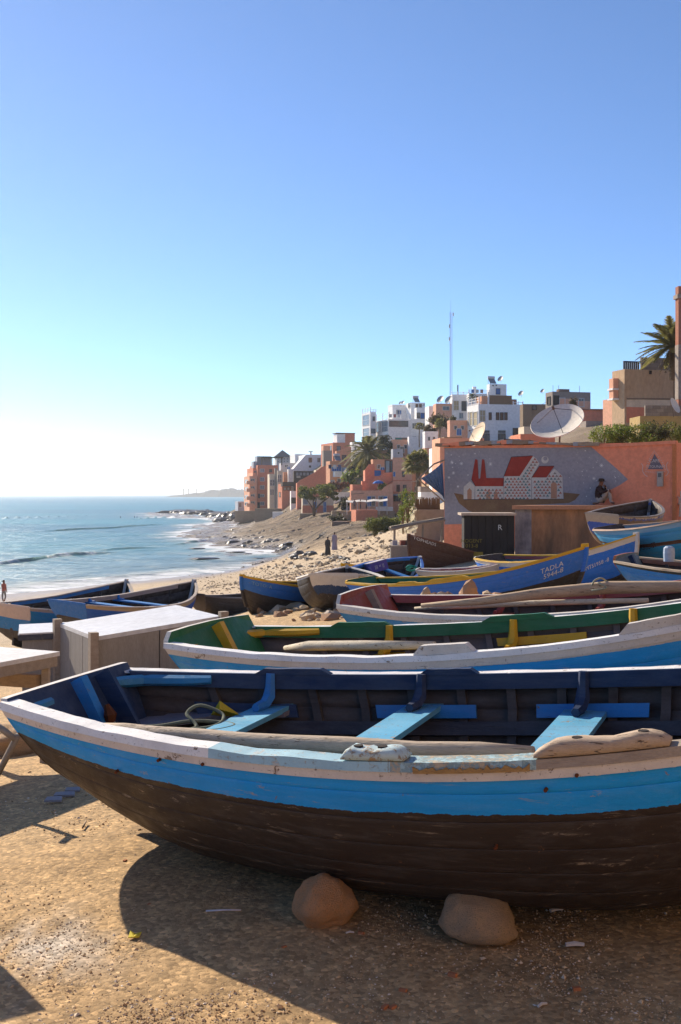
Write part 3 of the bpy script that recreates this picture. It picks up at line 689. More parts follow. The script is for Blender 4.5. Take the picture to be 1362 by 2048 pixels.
# blue boat behind it, pale rail
gboat('bright blue boat with white and yellow rail and black bottom, bow towards the café wall', P(978, 1114, 24.0), P(1276, 1070, 20.6), [(.09, (.66, .62, .55)), (.50, (.02, .18, .70)), (1., (.04, .03, .028))], paint('teal_inside', TEAL, wear=.3), [(0, 1, pyel)], pmaroon, heel=4, ns=24, strakes=7, depth=.95, beam=.8,
      texts=(('TIIMTS1958 -8', wlet, .84, .27, -1, .085, .12),), transom=(None, pbrown), stem=paint('white_stem', (.66, .66, .66), wear=.4), bowrise=1.5, full=.8)
# pale blue boat above
gboat('pale blue boat on the slope with peach rail, lettered on its side, right edge', P(1216, 1056, 22.5), P(1560, 990, 19.5), [(.10, (.22, .38, .52)), (.30, (.05, .30, .55)), (.36, RUST), (1., (.03, .30, .58))], pbrown, paint('peach_rail', (.66, .42, .28), wear=.4), paint('greyblue_clamp', (.22, .34, .42)), heel=5, ns=22, strakes=6, depth=.95, beam=.95, ribs=11,
      texts=(('TAFOUDIST', dlet, .36, .40, -1, .12, .10),), transom=(hull_paint('dark_transom', [(.4, (.16, .13, .12)), (1., (.04, .032, .03))]), pbrown), full=.7)
# blue boat at the right edge, cream rail
bR, HR = gboat('bright blue boat with cream rail and orange corner, cut off by the right edge', P(1252, 1120, 15.2), P(1830, 1120, 13.2), [(.07, (.02, .03, .03)), (1., (.012, .20, .62))], pbrown, pcream, paint('brown_clamp', (.22, .09, .05), wear=.4), heel=1, ns=22, strakes=6, depth=.72,
      transom=(hull_paint('slate_transom', [(.15, (.30, .09, .03)), (1., (.06, .10, .14))]), paint('slate_inside', (.10, .16, .20))), thw=((.5, .7, -.2, plight),), hump=.09, post=pnavy)
# left middle: yellow-railed boat and the white transom
gboat('blue and black boat with yellow rail, bow pointing to the sea, lettered TOTO', P(668, 1166, 25.6), P(482, 1152, 23.2), [(.035, YEL), (.30, (.03, .18, .56)), (1., (.055, .043, .036))], pbrown, pyel, None, heel=-3, ns=20, strakes=6, depth=1.15, beam=1.0, texts=(('TOTO. A', paint('faded_letters', (.22, .38, .5)), .90, .15, 1, .085, 0.0),), transom=(None, pbrown), bowrise=.8, full=.8, top=pyel)
gboat('boat turned stern-on with white and navy jagged painted transom', P(668, 1150, 21.0), P(694, 1134, 25.0), [(.06, (.60, .58, .55)), (1., (.05, .042, .038))], pbrown, pwhite2, None, heel=0, ns=16, strakes=5, depth=.8, beam=.92,
      transom=(hull_paint('white_navy_transom', [(.32, (.66, .64, .60)), (.62, (.02, .06, .16)), (1., (.045, .036, .032))], .10), pbrown), hump=.02)
# left pair by the shore
gboat('royal blue boat with beige rail and square stern, beside the white-topped box', P(133, 1206, 22.0), P(388, 1163, 25.6), [(.10, (.50, .38, .25)), (.40, (.03, .14, .58)), (1., (.045, .034, .03))], pdark, paint('beige_rail', (.50, .40, .31), (.2, .15, .12), .62), paint('pale_clamp', (.42, .34, .30)), heel=3, ns=22, strakes=6, depth=.8, beam=.95, transom=(hull_paint('blue_stern', [(.45, (.02, .16, .52)), (1., (.05, .04, .036))]), pdark), thw=((1.6, 1.9, -.12, pblue), (2.6, 2.9, -.1, pblue)), knee=[pblue], stem=paint('grey_white_stem', (.55, .52, .5)), bowrise=1.5, full=.75, hump=.02)
gboat('teal boat nearest the water with pink and blue stern at the left edge', P(14, 1212, 24.0), P(252, 1163, 28.6), [(.06, (.45, .35, .28)), (.44, (.015, .22, .48)), (1., (.04, .03, .028))], pdark, paint('beige_rail', (.50, .40, .31)), pblue, heel=4, ns=20, strakes=6, depth=.95, beam=.95, transom=(hull_paint('pink_blue_stern', [(.28, (.60, .46, .40)), (.62, (.02, .20, .50)), (1., (.07, .06, .055))]), pdark), stem=paint('grey_white_stem', (.55, .52, .5)), bowrise=1.6, full=.7, hump=.02, post=pbrown)
gboat('plain grey-brown boat lying between the blue boat and the yellow-railed one', P(392, 1190, 25.5), P(560, 1180, 27.5), [(.04, (.20, .17, .15)), (1., (.095, .075, .06))], pdark, paint('grey_rail', (.20, .17, .15)), None, ns=14, strakes=5, depth=.95, beam=.9, transom=(hull_paint('grey_stern', [(1., (.17, .14, .12))]), pdark), full=.6)
# the jumble behind TADLA
gboat('small brown boat with yellow rail beyond the purple carton', P(770, 1130, 31.5), P(684, 1128, 30.), [(.10, YEL), (1., (.11, .075, .05))], pbrown, pyel, None, ns=12, strakes=4, ribs=4, depth=1.1, bowrise=.5, transom=(None, pbrown))
gboat('dark boat with bright blue rails tipped bow-up behind the yellow-railed one', P(700, 1157, 24.6), P(834, 1114, 26.8), [(.16, (.03, .15, .48)), (1., (.05, .04, .035))], pbrown, paint('strong_blue', (.03, .16, .55), wear=.4), pblue, heel=14, ns=16, strakes=5, ribs=6, depth=.8, transom=(None, pbrown), stem=paint('white_stem', (.66, .66, .66)), thw=((1.5, 1.8, -.15, pblue), (2.6, 2.9, -.1, pblue)), full=.7)
gboat('white boat with red inside tucked behind the yellow rail', P(836, 1140, 23.4), P(1010, 1126, 22.8), [(.3, (.62, .60, .56)), (1., (.05, .12, .10))], pred, pwhite2, pmaroon, heel=3, ns=14, strakes=5, ribs=5, depth=.8, beam=.75, transom=(None, pred))
# rusty hull with the painted name
gboat('rust brown boat bow lettered TOPHEADS beside the dark shed', P(945, 1106, 37.0), P(817, 1070, 34.5), [(.03, (.18, .08, .05)), (1., (.085, .04, .028))], pbrown, paint('rust_rail', (.20, .09, .06)), None, ns=14, strakes=5, ribs=4, depth=1.5, beam=.9, bowrise=.6, texts=(('TOPHEADS', wlet, .88, .10, 1, .125, -.06),), transom=(None, pbrown), full=.75, scratch=.2)
# brown boat before the café wall
gboat('brown boat with grey rail and worn blue and white patches, behind the pale blue boat', P(1204, 1030, 25.4), P(1300, 1001, 28.2), [(.05, (.45, .40, .37)), (.09, (.06, .10, .38)), (.30, (.16, .115, .095)), (.40, (.40, .37, .38)), (.46, (.06, .10, .38)), (1., (.15, .105, .085))], pbrown, paint('grey_rail', (.20, .17, .15)), None, ns=16, strakes=5, ribs=5, depth=1.1, beam=.95, transom=(hull_paint('blue_patched_stern', [(.25, (.40, .36, .33)), (1., (.03, .10, .50))], .06), pbrown), edge=.12, full=.6, heel=4)
# ---------------------------------------------------------------- stones
def rock_mesh(seed, sub=2, rough=.22, flat=.75):
    bm = bmesh.new(); bmesh.ops.create_icosphere(bm, subdivisions=sub, radius=1); off = Vector((seed * 3.7, seed * 1.9, seed * .7))
    for v in bm.verts:
        d = v.co.normalized(); r = 1 + rough * mnoise.noise(d * 1.1 + off) * 1.6 + rough * .5 * mnoise.noise(d * 2.9 + off) + rough * .18 * mnoise.noise(d * 8 + off)
        v.co = d * r; v.co.z *= flat
    me = bpy.data.meshes.new('rock'); bm.to_mesh(me); bm.free(); return me
_rocks = {}
def rock(name, label, cat, loc, size, m, seed=0, sub=2, group=None, rot=None, smooth_=False, rough=.32, flat=.75):
    key = (seed, sub, m.name, rough, flat)
    if key not in _rocks:
        me = rock_mesh(seed, sub, rough, flat); me.materials.append(m)
        if smooth_: me.polygons.foreach_set('use_smooth', [True] * len(me.polygons))
        _rocks[key] = me
    o = bpy.data.objects.new(name, _rocks[key]); COL.objects.link(o); o.location = loc; o.scale = size if hasattr(size, '__len__') else (size,) * 3
    o.rotation_euler = rot or (0, 0, random.uniform(0, 6.28))
    return tag(o, label, cat, group) if label else o
def ground_at(px, py, it=12):
    """where the sight line through a pixel meets the ground"""
    d = Vector(((px - CX) / FPX, 1, -(py - HY) / FPX)); ts = np.concatenate([np.linspace(2.5, 60, 500), np.linspace(60, 500, 900)[1:]])
    g = ground_np(ts * d.x, ts); z = EYE + ts * d.z; hit = (z < g) & (ts > 3.); k = np.argmax(hit)
    if not hit.any() or g[k] < SEA - .6: return Vector(seaP(px, py))
    return Vector((ts[k] * d.x, ts[k], g[k]))

chock = mat('chock_stone', (.80, .42, .20), (.64, .40, .25), 5, .9, .2, .9, 30, .03, chip=(.38, .22, .12), chip_t=.58, chip_s=26)
chock2 = mat('chock_stone_tan', (.72, .49, .29), (.52, .37, .25), 6, .9, .2, .9, 30, .03, chip=(.34, .24, .16), chip_t=.58, chip_s=26)
rock('chock_stone', 'orange rounded stone wedged under the near boat, left one', 'stone', (-.06, 4.57, .07), (.125, .11, .125), chock, 3, 4, rot=(0, .25, .4), smooth_=True, rough=.21, flat=.85)
rock('chock_stone', 'tan rounded stone wedged under the near boat, right one', 'stone', (.53, 4.42, .065), (.14, .11, .115), chock2, 8, 4, rot=(0, .12, -.1), smooth_=True, rough=.17, flat=.82)
p = ground_at(26, 1512); rock('boulder', 'rounded brown boulder behind the near boat stern at the left edge', 'stone', (p.x, p.y + .15, p.z + .08), (.27, .2, .14), chock2, 5, 3, smooth_=True)

# rubble between the boats
rubm = [mat('rubble_orange', (.46, .27, .15), (.36, .22, .14), 6), mat('rubble_tan', (.50, .37, .24), (.38, .28, .19), 6), mat('rubble_grey', (.40, .33, .27), (.30, .25, .2), 6)]
def scatter(n, poly, smin, smax, name, label, cat, group, mats, seeds=5, bias=1.6, sub=1, sink=.35):
    xs = [q[0] for q in poly]; ys_ = [q[1] for q in poly]; k = 0; got = 0
    while got < n and k < n * 40:
        k += 1; x, y = random.uniform(min(xs), max(xs)), random.uniform(min(ys_), max(ys_))
        ins = False; j = len(poly) - 1
        for i in range(len(poly)):
            if (poly[i][1] > y) != (poly[j][1] > y) and x < (poly[j][0] - poly[i][0]) * (y - poly[i][1]) / (poly[j][1] - poly[i][1]) + poly[i][0]: ins = not ins
            j = i
        if not ins: continue
        p = ground_at(x, y); s = smin * (smax / smin) ** (random.random() ** bias)
        rock(name, label, cat, (p.x, p.y, p.z + s * (.5 - sink)), (s * random.uniform(.8, 1.3), s * random.uniform(.7, 1.1), s * random.uniform(.6, 1.0)), random.choice(mats), random.randrange(seeds), sub, group, (random.uniform(-.3, .3), random.uniform(-.3, .3), random.uniform(0, 6.3))); got += 1
scatter(70, [(500, 1236), (520, 1216), (600, 1208), (720, 1200), (760, 1185), (700, 1240), (560, 1246)], .05, .22, 'rubble_stone', 'orange and tan rubble stone on the sand behind the green boat', 'stone', 'rubble stones between the boats', rubm, sub=1)
for px, py, s, l in ((938, 1184, .30, 'tall upright orange stone standing against the TADLA boat'), (852, 1186, .17, 'pale pointed stone beside the upright orange one')):
    p = P(px, py, 14.2); rock('boulder', l, 'stone', (p.x, p.y, p.z - .03), (s * .40, s * .32, s * .78), rubm[0 if s > .2 else 1], 2, 2, rot=(.1, .12, .5))
for i, (px, py) in enumerate(((870, 1188), (882, 1186), (896, 1187), (975, 1184), (990, 1186))):
    p = P(px, py, 14.4); rock('rubble_stone', 'small orange stone in the row beside the upright stone', 'stone', p - Vector((0, 0, .03)), (.09, .07, .07), rubm[i % 2], i, 1, 'small stones along the red boat')
# shore boulders and beach stones
wetrock = [mat('wet_rock', (.085, .068, .055), (.05, .042, .038), 2, .38, .55, .7, 10, .06), mat('wet_rock_brown', (.12, .09, .065), (.06, .05, .04), 2, .42, .5, .7, 10, .06)]
dryrock = [mat('beach_rock', (.40, .30, .19), (.28, .21, .14), 2, .85, .2, .6, 10, .04), mat('beach_rock_pale', (.48, .37, .25), (.36, .27, .18), 2, .85, .2, .6, 10, .04)]
scatter(130, [(408, 1066), (440, 1058), (520, 1075), (600, 1098), (640, 1112), (600, 1122), (560, 1112), (520, 1103), (465, 1097), (425, 1084)], .28, .85, 'shore_boulder', 'dark wet boulder at the foot of the rock shelf', 'boulder', 'wet boulders along the rocky shore', wetrock, sub=2)
scatter(60, [(330, 1027), (380, 1021), (440, 1022), (480, 1030), (470, 1048), (430, 1052), (445, 1040), (395, 1034)], .9, 2.3, 'shore_boulder', 'dark rock on the far spit below the red building', 'boulder', 'rocks of the far spit', wetrock, sub=2)
scatter(70, [(560, 1118), (640, 1110), (700, 1118), (690, 1132), (600, 1138), (520, 1140)], .12, .36, 'beach_rock', 'grey brown rock where the beach meets the cove', 'stone', 'rocks at the head of the cove', dryrock + wetrock, sub=1)
scatter(45, [(690, 1078), (740, 1070), (785, 1078), (785, 1105), (720, 1112), (680, 1100)], .12, .38, 'beach_rock', 'pale tumbled rock on the slope left of the rust brown boat', 'stone', 'tumbled rocks on the slope', dryrock, sub=1)
for i, (px, py, w_) in enumerate(((338, 1027, 5), (352, 1026, 7), (368, 1025, 7), (385, 1025, 8), (402, 1026, 8), (418, 1027, 8), (434, 1029, 8), (449, 1031, 7))):
    q = seaP(px, py); rock('spit_ledge', 'long dark rock ledge of the far spit, %s from its seaward tip' % ['first', 'second', 'third', 'fourth', 'fifth', 'sixth', 'seventh', 'eighth'][i], 'rock ledge', (q[0], q[1], SEA + .1), (w_, w_ * .6, 1.5), wetrock[i % 2], i % 5, 3, rot=(0, 0, random.uniform(-.3, .3)))
for px, py, s, l in ((410, 1119, 1.3, 'broad flat rock awash in the shallows'), (475, 1105, .8, 'small dark rock awash near the wet boulders'), (520, 1118, .8, 'low rock in the shallow cove near the sand'), (495, 1108, .45, 'tiny rock awash in the middle of the cove'), (395, 1098, .8, 'rock ringed with foam in the shallows')):
    q = seaP(px, py); rock('sea_rock', l, 'boulder', (q[0], q[1], SEA + .02), (s * 1.7, s, s * .33), wetrock[0], 4, 2, rot=(0, 0, .2))

# ---------------------------------------------------------------- market table, box with white lid
tabletop = mat('worn_white_top', (.74, .73, .72), (.60, .57, .54), 2.5, .6, .3, .25, 20, .004, chip=(.3, .24, .18), chip_t=.70)
dtable = thing('market_table', 'rough wooden table with worn white top, standing on stick legs at the left edge', 'table', (-1.96, 8.03, gz(-1.96, 8.03)))
def table():
    C0 = Vector((0, 0, .6 - dtable.location.z)); a = Vector((-.45, -.89, 0)); bb = Vector((-.89, .45, 0)); b = MB()
    b.prism([C0, C0 + a * 1.5, C0 + a * 1.5 + bb * .95, C0 + bb * .95], (0, 0, 0), (0, 0, -.03)); b.build('table_top', tabletop, dtable)
    for e0, e1, m_ in ((C0 + a * .02 + bb * .02, C0 + a * 1.48 + bb * .02, 0), (C0 + a * .02 + bb * .93, C0 + a * 1.48 + bb * .93, 0), (C0 + a * .03 + bb * .04, C0 + a * .03 + bb * .93, 0)):
        b = MB(); b.bar(e0 + Vector((0, 0, -.065)), e1 + Vector((0, 0, -.065)), .03, .07); b.build('apron', oldwood(), dtable)
    for ua, ub in ((.06, .07), (.08, .85), (1.42, .07), (1.42, .85), (.75, .07)):
        q = C0 + a * ua + bb * ub; g = gz(q.x + dtable.location.x, q.y + dtable.location.y) - dtable.location.z
        b = MB(); b.bar((q.x, q.y, C0.z - .03), (q.x + random.uniform(-.02, .02), q.y, g - .04), .05, .05, (1, 0, 0)); b.build('leg', oldwood(), dtable)
    q = C0 + a * .3 + bb * .3
    b = MB(); b.bar(C0 + a * .1 + bb * .1 + Vector((0, 0, -.2)), C0 + a * .1 + bb * .85 + Vector((0, 0, -.22)), .06, .09); b.build('stretcher', wood(), dtable)
table()
# stand-in table out of view, added to cast the bottom left corner's shadow
shadow_table = thing('market_table', 'unseen stand-in table left of the view, added to cast the bottom left corner shadow', 'table', (-1.72, 4.80, gz(-1.72, 4.80)))
for nm, m_, sh in (('table_top', tabletop, [(0, 0, .62), (-.55, .78, .62), (-1.5, .2, .62), (-.95, -.62, .62)]),):
    b = MB(); b.prism([Vector(q) for q in sh], (0, 0, 0), (0, 0, .03)); b.build(nm, m_, shadow_table)
for x, y in ((-.08, .02), (-.56, .70), (-1.42, .2), (-.92, -.54)): b = MB(); b.bar((x, y, .62), (x, y, -.05), .05, .05, (1, 0, 0)); b.build('leg', oldwood(), shadow_table)
def stick(name, label, pts, r, m, cat='stick', group=None, n=7):
    b = MB(); base = Vector(pts[0]); b.tube([Vector(p) - base for p in pts], r, n); o = b.build(name, m, None, True); o.location = base; return tag(o, label, cat, group)
for x0, y0, x1, y1, l in ((36, 1470, -8, 1556, 'pale wooden prop leaning from the ground beside the near boat stern'), (-6, 1450, 30, 1478, 'short wooden prop crossing the leaning one at the left edge')):
    A = P(x0, y0, 6.4); Bq = P(x1, y1, 6.55 if y1 > 1500 else 6.4); stick('wooden_prop', l, [A, (A + Bq) / 2, Bq], [.018, .019, .017], oldwood())
whitelid = mat('white_lid', (.70, .70, .70), (.60, .58, .55), 1.5, .45, .4, .12, 12, .004, chip=(.45, .42, .38), chip_t=.74)
ply = mat('weathered_ply', (.36, .32, .27), (.27, .235, .2), 2, .85, .2, .3, 30, .003, (8, 8, 1.2))
ply2 = mat('grey_ply', (.29, .27, .25), (.22, .2, .185), 2, .85, .2, .3, 30, .003, (8, 8, 1.2))
def lidbox():
    F = Vector((-2.455, 11.5, .26)); e1 = Vector((1.19, .65, .14)); e2 = Vector((-.645, 1.2, -.0)); g = gz(F.x, F.y) - .1
    r = thing('storage_box', 'large wooden box with flat white lid and corner posts behind the near boat', 'box', (F.x, F.y, g)); O = Vector(r.location)
    def w(p): return Vector(p) - O
    b = MB(); up = Vector((0, 0, .0)); b.prism([w(F + e1 * -.0 + e2 * -.0), w(F + e1 * 1.0), w(F + e1 + e2), w(F + e2)], (0, 0, .012), (0, 0, -.03)); b.build('lid', whitelid, r)
    def panel(a, c, m, nn, n):
        for i in range(n):
            p0, p1 = a + (c - a) * (i / n + .004), a + (c - a) * ((i + 1) / n - .004); b = MB()
            poly = [w(p0) - Vector((0, 0, .032)), w(p1) - Vector((0, 0, .032)), w(Vector((p1.x, p1.y, g))), w(Vector((p0.x, p0.y, g)))]
            nrm = Vector(nn) * .018; b.prism(poly, nrm * random.uniform(-.1, .05), -nrm); b.build('side_panel', m, r)
    n1 = Vector((e1.y, -e1.x, 0)).normalized(); n2 = Vector((-e2.y, e2.x, 0)).normalized()
    panel(F + n1 * .0, F + e1, ply, n1, 2); panel(F, F + e2, ply2, n2, 3); panel(F + e1, F + e1 + e2, ply2, (1, 0, 0), 2); panel(F + e2, F + e1 + e2, ply2, (0, 1, 0), 2)
    for q, hh in ((F, .06), (F + e1, .06), (F + e2, .06), (F + e1 + e2, .0)):
        d = (q - (F + e1 * .5 + e2 * .5)); d.z = 0; d = d.normalized() * .03; b = MB(); c = w(q) + d; b.box((c.x, c.y, (c.z + hh) / 2), (.085, .085, c.z + hh), Matrix.Rotation(.5, 3, 'Z')); b.build('corner_post', oldwood(), r)
lidbox()
def lowbox():
    F = P(38, 1268, 12.6); r = thing('storage_box', 'low box with white lid and dark blue edge, left of the larger white-lidded one', 'box', (F.x, F.y, gz(F.x, F.y) - .1)); O = Vector(r.location)
    e1, e2 = Vector((1.1, .32, .02)), Vector((-.25, .9, 0)); w = lambda p: Vector(p) - O
    b = MB(); b.prism([w(F), w(F + e1), w(F + e1 + e2), w(F + e2)], (0, 0, .004), (0, 0, -.012)); b.build('lid', whitelid, r)
    b = MB(); b.prism([w(F + e1 * -.01), w(F + e1), w(F + e1 + e2), w(F + e2)], (0, -.004, -.013), (0, 0, -.075)); b.build('lid_edge', paint('dark_blue_edge', (.03, .04, .07)), r)
    z0 = w(F).z - .076; b = MB(); q = [w(F + e1 * .03 + e2 * .03), w(F + e1 * .98 + e2 * .03), w(F + e1 * .98 + e2 * .95), w(F + e1 * .03 + e2 * .95)]
    b.prism([Vector((p.x, p.y, z0)) for p in q], (0, 0, 0), (0, 0, -z0)); b.build('body', ply2, r)
lowbox()

# ---------------------------------------------------------------- oars, rope and other loose things
def along(H, M, pts): return [M @ Vector(p) for p in pts]
stick('oar', 'long grey oar shaft lying along the near rail inside the near boat', along(H1, M1, [(.50, -.50, -.085), (.7, -.57, -.072), (.9, -.63, -.070), (1.15, -.69, -.055), (1.4, -.745, -.055), (1.65, -.79, -.04), (1.9, -.83, -.03), (2.2, -.87, -.022), (2.45, -.885, -.008), (2.66, -.90, -.004)]), [.022, .031, .036, .034, .039, .035, .038, .034, .033, .026], mat('oar_wood', (.56, .45, .34), (.38, .30, .22), 3, .8, .2, .6, 14, .008, (1.0, 9, 9), rotz=R(21.7), crack=(.14, .10, .07)), 'oar', n=10)
stick('oar', 'thin pale stick lying on the stern bench of the near boat', along(H1, M1, [(.42, -.12, -.215), (.75, -.42, -.19), (.95, -.60, -.16)]), [.012, .015, .014], wood(), 'stick')
M2 = pose(-.8778 * E2, 7.7902 * E2, EYE - (EYE - .7643) * E2 - .03, 22.58, .26, 3.72); M3 = pose(.2256, 11.0284, .672, 26.82, 1.44, 3.05)
stick('oar', 'whitish oar lying inside the green boat above its near rail', along(H2, M2, [(.75, -.30, -.06), (1.0, -.45, -.03), (1.5, -.70, .0), (2.05, -.93, .02)]), [.016, .034, .030, .024], mat('pale_oar', (.62, .54, .42), (.44, .36, .25), 3, .8, .2, .5, 14, .008, (1.2, 8, 8), rotz=R(16), crack=(.2, .14, .09)), 'oar', n=9)
stick('oar', 'long bare oar tied with cord, lying across the dark red boat', along(H3, M3, [(.9, -.72, .03), (1.4, -.62, .05), (1.9, -.40, .09), (2.4, -.20, .11), (2.9, -.1, .10), (3.5, .0, .08)]), [.018, .034, .05, .056, .05, .04], mat('tan_oar', (.54, .40, .27), (.38, .27, .18), 3, .8, .2, .5, 14, .008, (1.2, 8, 8), rotz=R(18), crack=(.16, .11, .07)), 'oar', n=9)
stick('oar', 'thin pale oar beside the tied one in the dark red boat', along(H3, M3, [(.62, -.22, -.05), (1.0, -.25, -.03), (1.9, -.3, .0), (2.8, -.5, .03)]), [.014, .026, .025, .02], mat('pale_oar', (.56, .49, .38)), 'oar', n=8)
def rope(label, M, pts, r, m, cat='rope', rep=6):
    b = MB(); P3 = [Vector(p) for p in pts]; sm = []
    for i in range(len(P3) - 1):
        p0, p1, p2, p3 = P3[max(i - 1, 0)], P3[i], P3[i + 1], P3[min(i + 2, len(P3) - 1)]
        for k in range(rep):
            t = k / rep; sm.append(.5 * ((2 * p1) + (-p0 + p2) * t + (2 * p0 - 5 * p1 + 4 * p2 - p3) * t * t + (-p0 + 3 * p1 - 3 * p2 + p3) * t ** 3))
    sm.append(P3[-1]); b.tube([M @ v for v in sm], r, 6); o = b.build('rope', m, None, True); return tag(o, label, cat)
ropem = mat('green_rope', (.20, .22, .17), (.12, .13, .10), 20, .9, .1, .6, 120, .004)
rope('green rope lying in loops on the stern bench of the near boat', M1, [(.22, .03, -.16), (.30, .02, -.22), (.42, -.02, -.222), (.62, .08, -.222), (.74, .22, -.222), (.70, .38, -.20), (.58, .36, -.15), (.56, .24, -.17), (.66, .15, -.222), (.50, .0, -.22), (.34, -.06, -.22), (.28, -.0, -.20), (.45, .12, -.215), (.60, .20, -.2), (.72, .30, -.222), (.84, .24, -.222), (.80, .12, -.222), (.68, .06, -.222)], .010, ropem)
b = MB(); q = [(.56, .50, -.232), (.72, .54, -.232), (.82, .46, -.228), (.66, .42, -.18), (.62, .50, -.15)]; b.v = [tuple(M1 @ Vector(p)) for p in q]; b.f = [(0, 1, 4), (1, 2, 3), (1, 3, 4), (0, 4, 3), (0, 3, 2)]; b.m = [0] * 5
tag(b.build('oilskin_scrap', mat('yellow_cloth', (.75, .52, .03), (.6, .38, .02), 6, .6)), 'crumpled yellow plastic scrap on the stern bench beside the rope', 'plastic scrap')
b = MB(); c = M1 @ Vector((.21, .02, -.14)); b.tube([c + Vector((0, 0, .05)), c + Vector((.02, -.01, .0)), c + Vector((.02, 0, -.06))], [.012, .035, .02], 7); ru = b.build('rust_fitting', rust, None); ru.parent = B1; ru.matrix_parent_inverse = M1.inverted()
cordm = mat('cord', (.30, .34, .26), (.4, .3, .2), 9)
rope('pale green cord knotted round the tied oar', M3, [(2.28, -.26, .12), (2.32, -.30, .18), (2.36, -.20, .19), (2.40, -.10, .12), (2.34, -.28, .16), (2.42, -.30, .12), (2.30, -.34, .10)], .008, cordm)
# float and engine housing in the right-edge boat
q = P(1338, 1104, 14.6); b = MB(); b.tube([q + Vector((0, 0, -.12)), q + Vector((0, 0, -.02)), q + Vector((0, 0, .05)), q + Vector((0, 0, .075))], [.07, .075, .07, .04], 12); tag(b.build('plastic_tub', mat('pale_blue_plastic', (.45, .55, .68), rough=.5)), 'pale blue plastic tub in the boat at the right edge', 'tub')
# purple carton and oddments behind
def carton():
    q = P(752, 1133, 26.0); r = thing('carton', 'purple carton with white print tilted on the boats behind TADLA', 'carton', M=Matrix.Translation(q) @ Matrix.Rotation(R(-14), 4, 'Y') @ Matrix.Rotation(R(25), 4, 'Z'))
    b = MB(); b.box((0, 0, 0), (.42, .36, .22)); b.build('box', mat('purple_card', (.10, .08, .30), (.15, .12, .36), 8), r)
    b = MB(); b.box((0, 0, .115), (.44, .38, .012)); b.build('rim', mat('pale_card', (.5, .46, .5)), r)
    vv, ff = text_mesh('||| = ||', .1); b = MB(); b.v = [(x, -.183, y - .03) for x, y, _ in vv]; b.f = ff; b.m = [0] * len(ff); b.build('print', wlet, r, fix=False)
carton()
rope('turquoise net rope heaped in the tipped blue boat', Matrix(), [P(812, 1136, 24.5), P(820, 1131, 24.5), P(832, 1137, 24.5), P(824, 1141, 24.5), P(814, 1139, 24.5), P(828, 1133, 24.5), P(836, 1139, 24.5)], .02, mat('turquoise_net', (.03, .30, .25), (.02, .18, .15), 10))
# ---------------------------------------------------------------- the painted café wall and what stands before it
class Plane:
    """vertical plane through two ground points; at(px, py) meets it along a sight line"""
    def __init__(s, A, B): s.A = Vector((A[0], A[1], 0)); s.u = (Vector((B[0], B[1], 0)) - s.A).normalized(); s.n = Vector((s.u.y, -s.u.x, 0))
    def at(s, px, py, out=0.):
        d = Vector(((px - CX) / FPX, 1, -(py - HY) / FPX)); o = Vector((0, 0, EYE)); t = (s.A - o).dot(s.n) / d.dot(s.n); return o + d * t + s.n * out
terra = lambda: mat('terracotta_plaster', (.82, .31, .19), (.74, .27, .165), .8, .9, .15, .35, 14, .012, chip=(.36, .27, .2), chip_t=.73, chip_s=2.2)
WL, WR = P(888, 988, 42.), P(1350, 988, 38.)
CW = Plane(WL, WR)
def flat(name, m, root, O, polys, out, plane=CW):
    b = MB()
    for poly in polys:
        i = len(b.v); b.v += [tuple(plane.at(x, y, out) - O) for x, y in poly]; b.f.append(tuple(range(i, i + len(poly)))); b.m.append(0)
    o = b.build(name, m, root, fix=False); return o
def disc(cx, cy, r, n=14, ry=None): return [(cx + r * math.cos(2 * math.pi * i / n), cy + (ry or r) * math.sin(2 * math.pi * i / n)) for i in range(n)]
def seg(x0, y0, x1, y1, w):
    l = math.hypot(x1 - x0, y1 - y0) or 1; nx, ny = -(y1 - y0) / l * w / 2, (x1 - x0) / l * w / 2
    return [(x0 + nx, y0 + ny), (x1 + nx, y1 + ny), (x1 - nx, y1 - ny), (x0 - nx, y0 - ny)]
def inpoly(x, y, poly):
    ins = False; j = len(poly) - 1
    for i in range(len(poly)):
        if (poly[i][1] > y) != (poly[j][1] > y) and x < (poly[j][0] - poly[i][0]) * (y - poly[i][1]) / (poly[j][1] - poly[i][1]) + poly[i][0]: ins = not ins
        j = i
    return ins
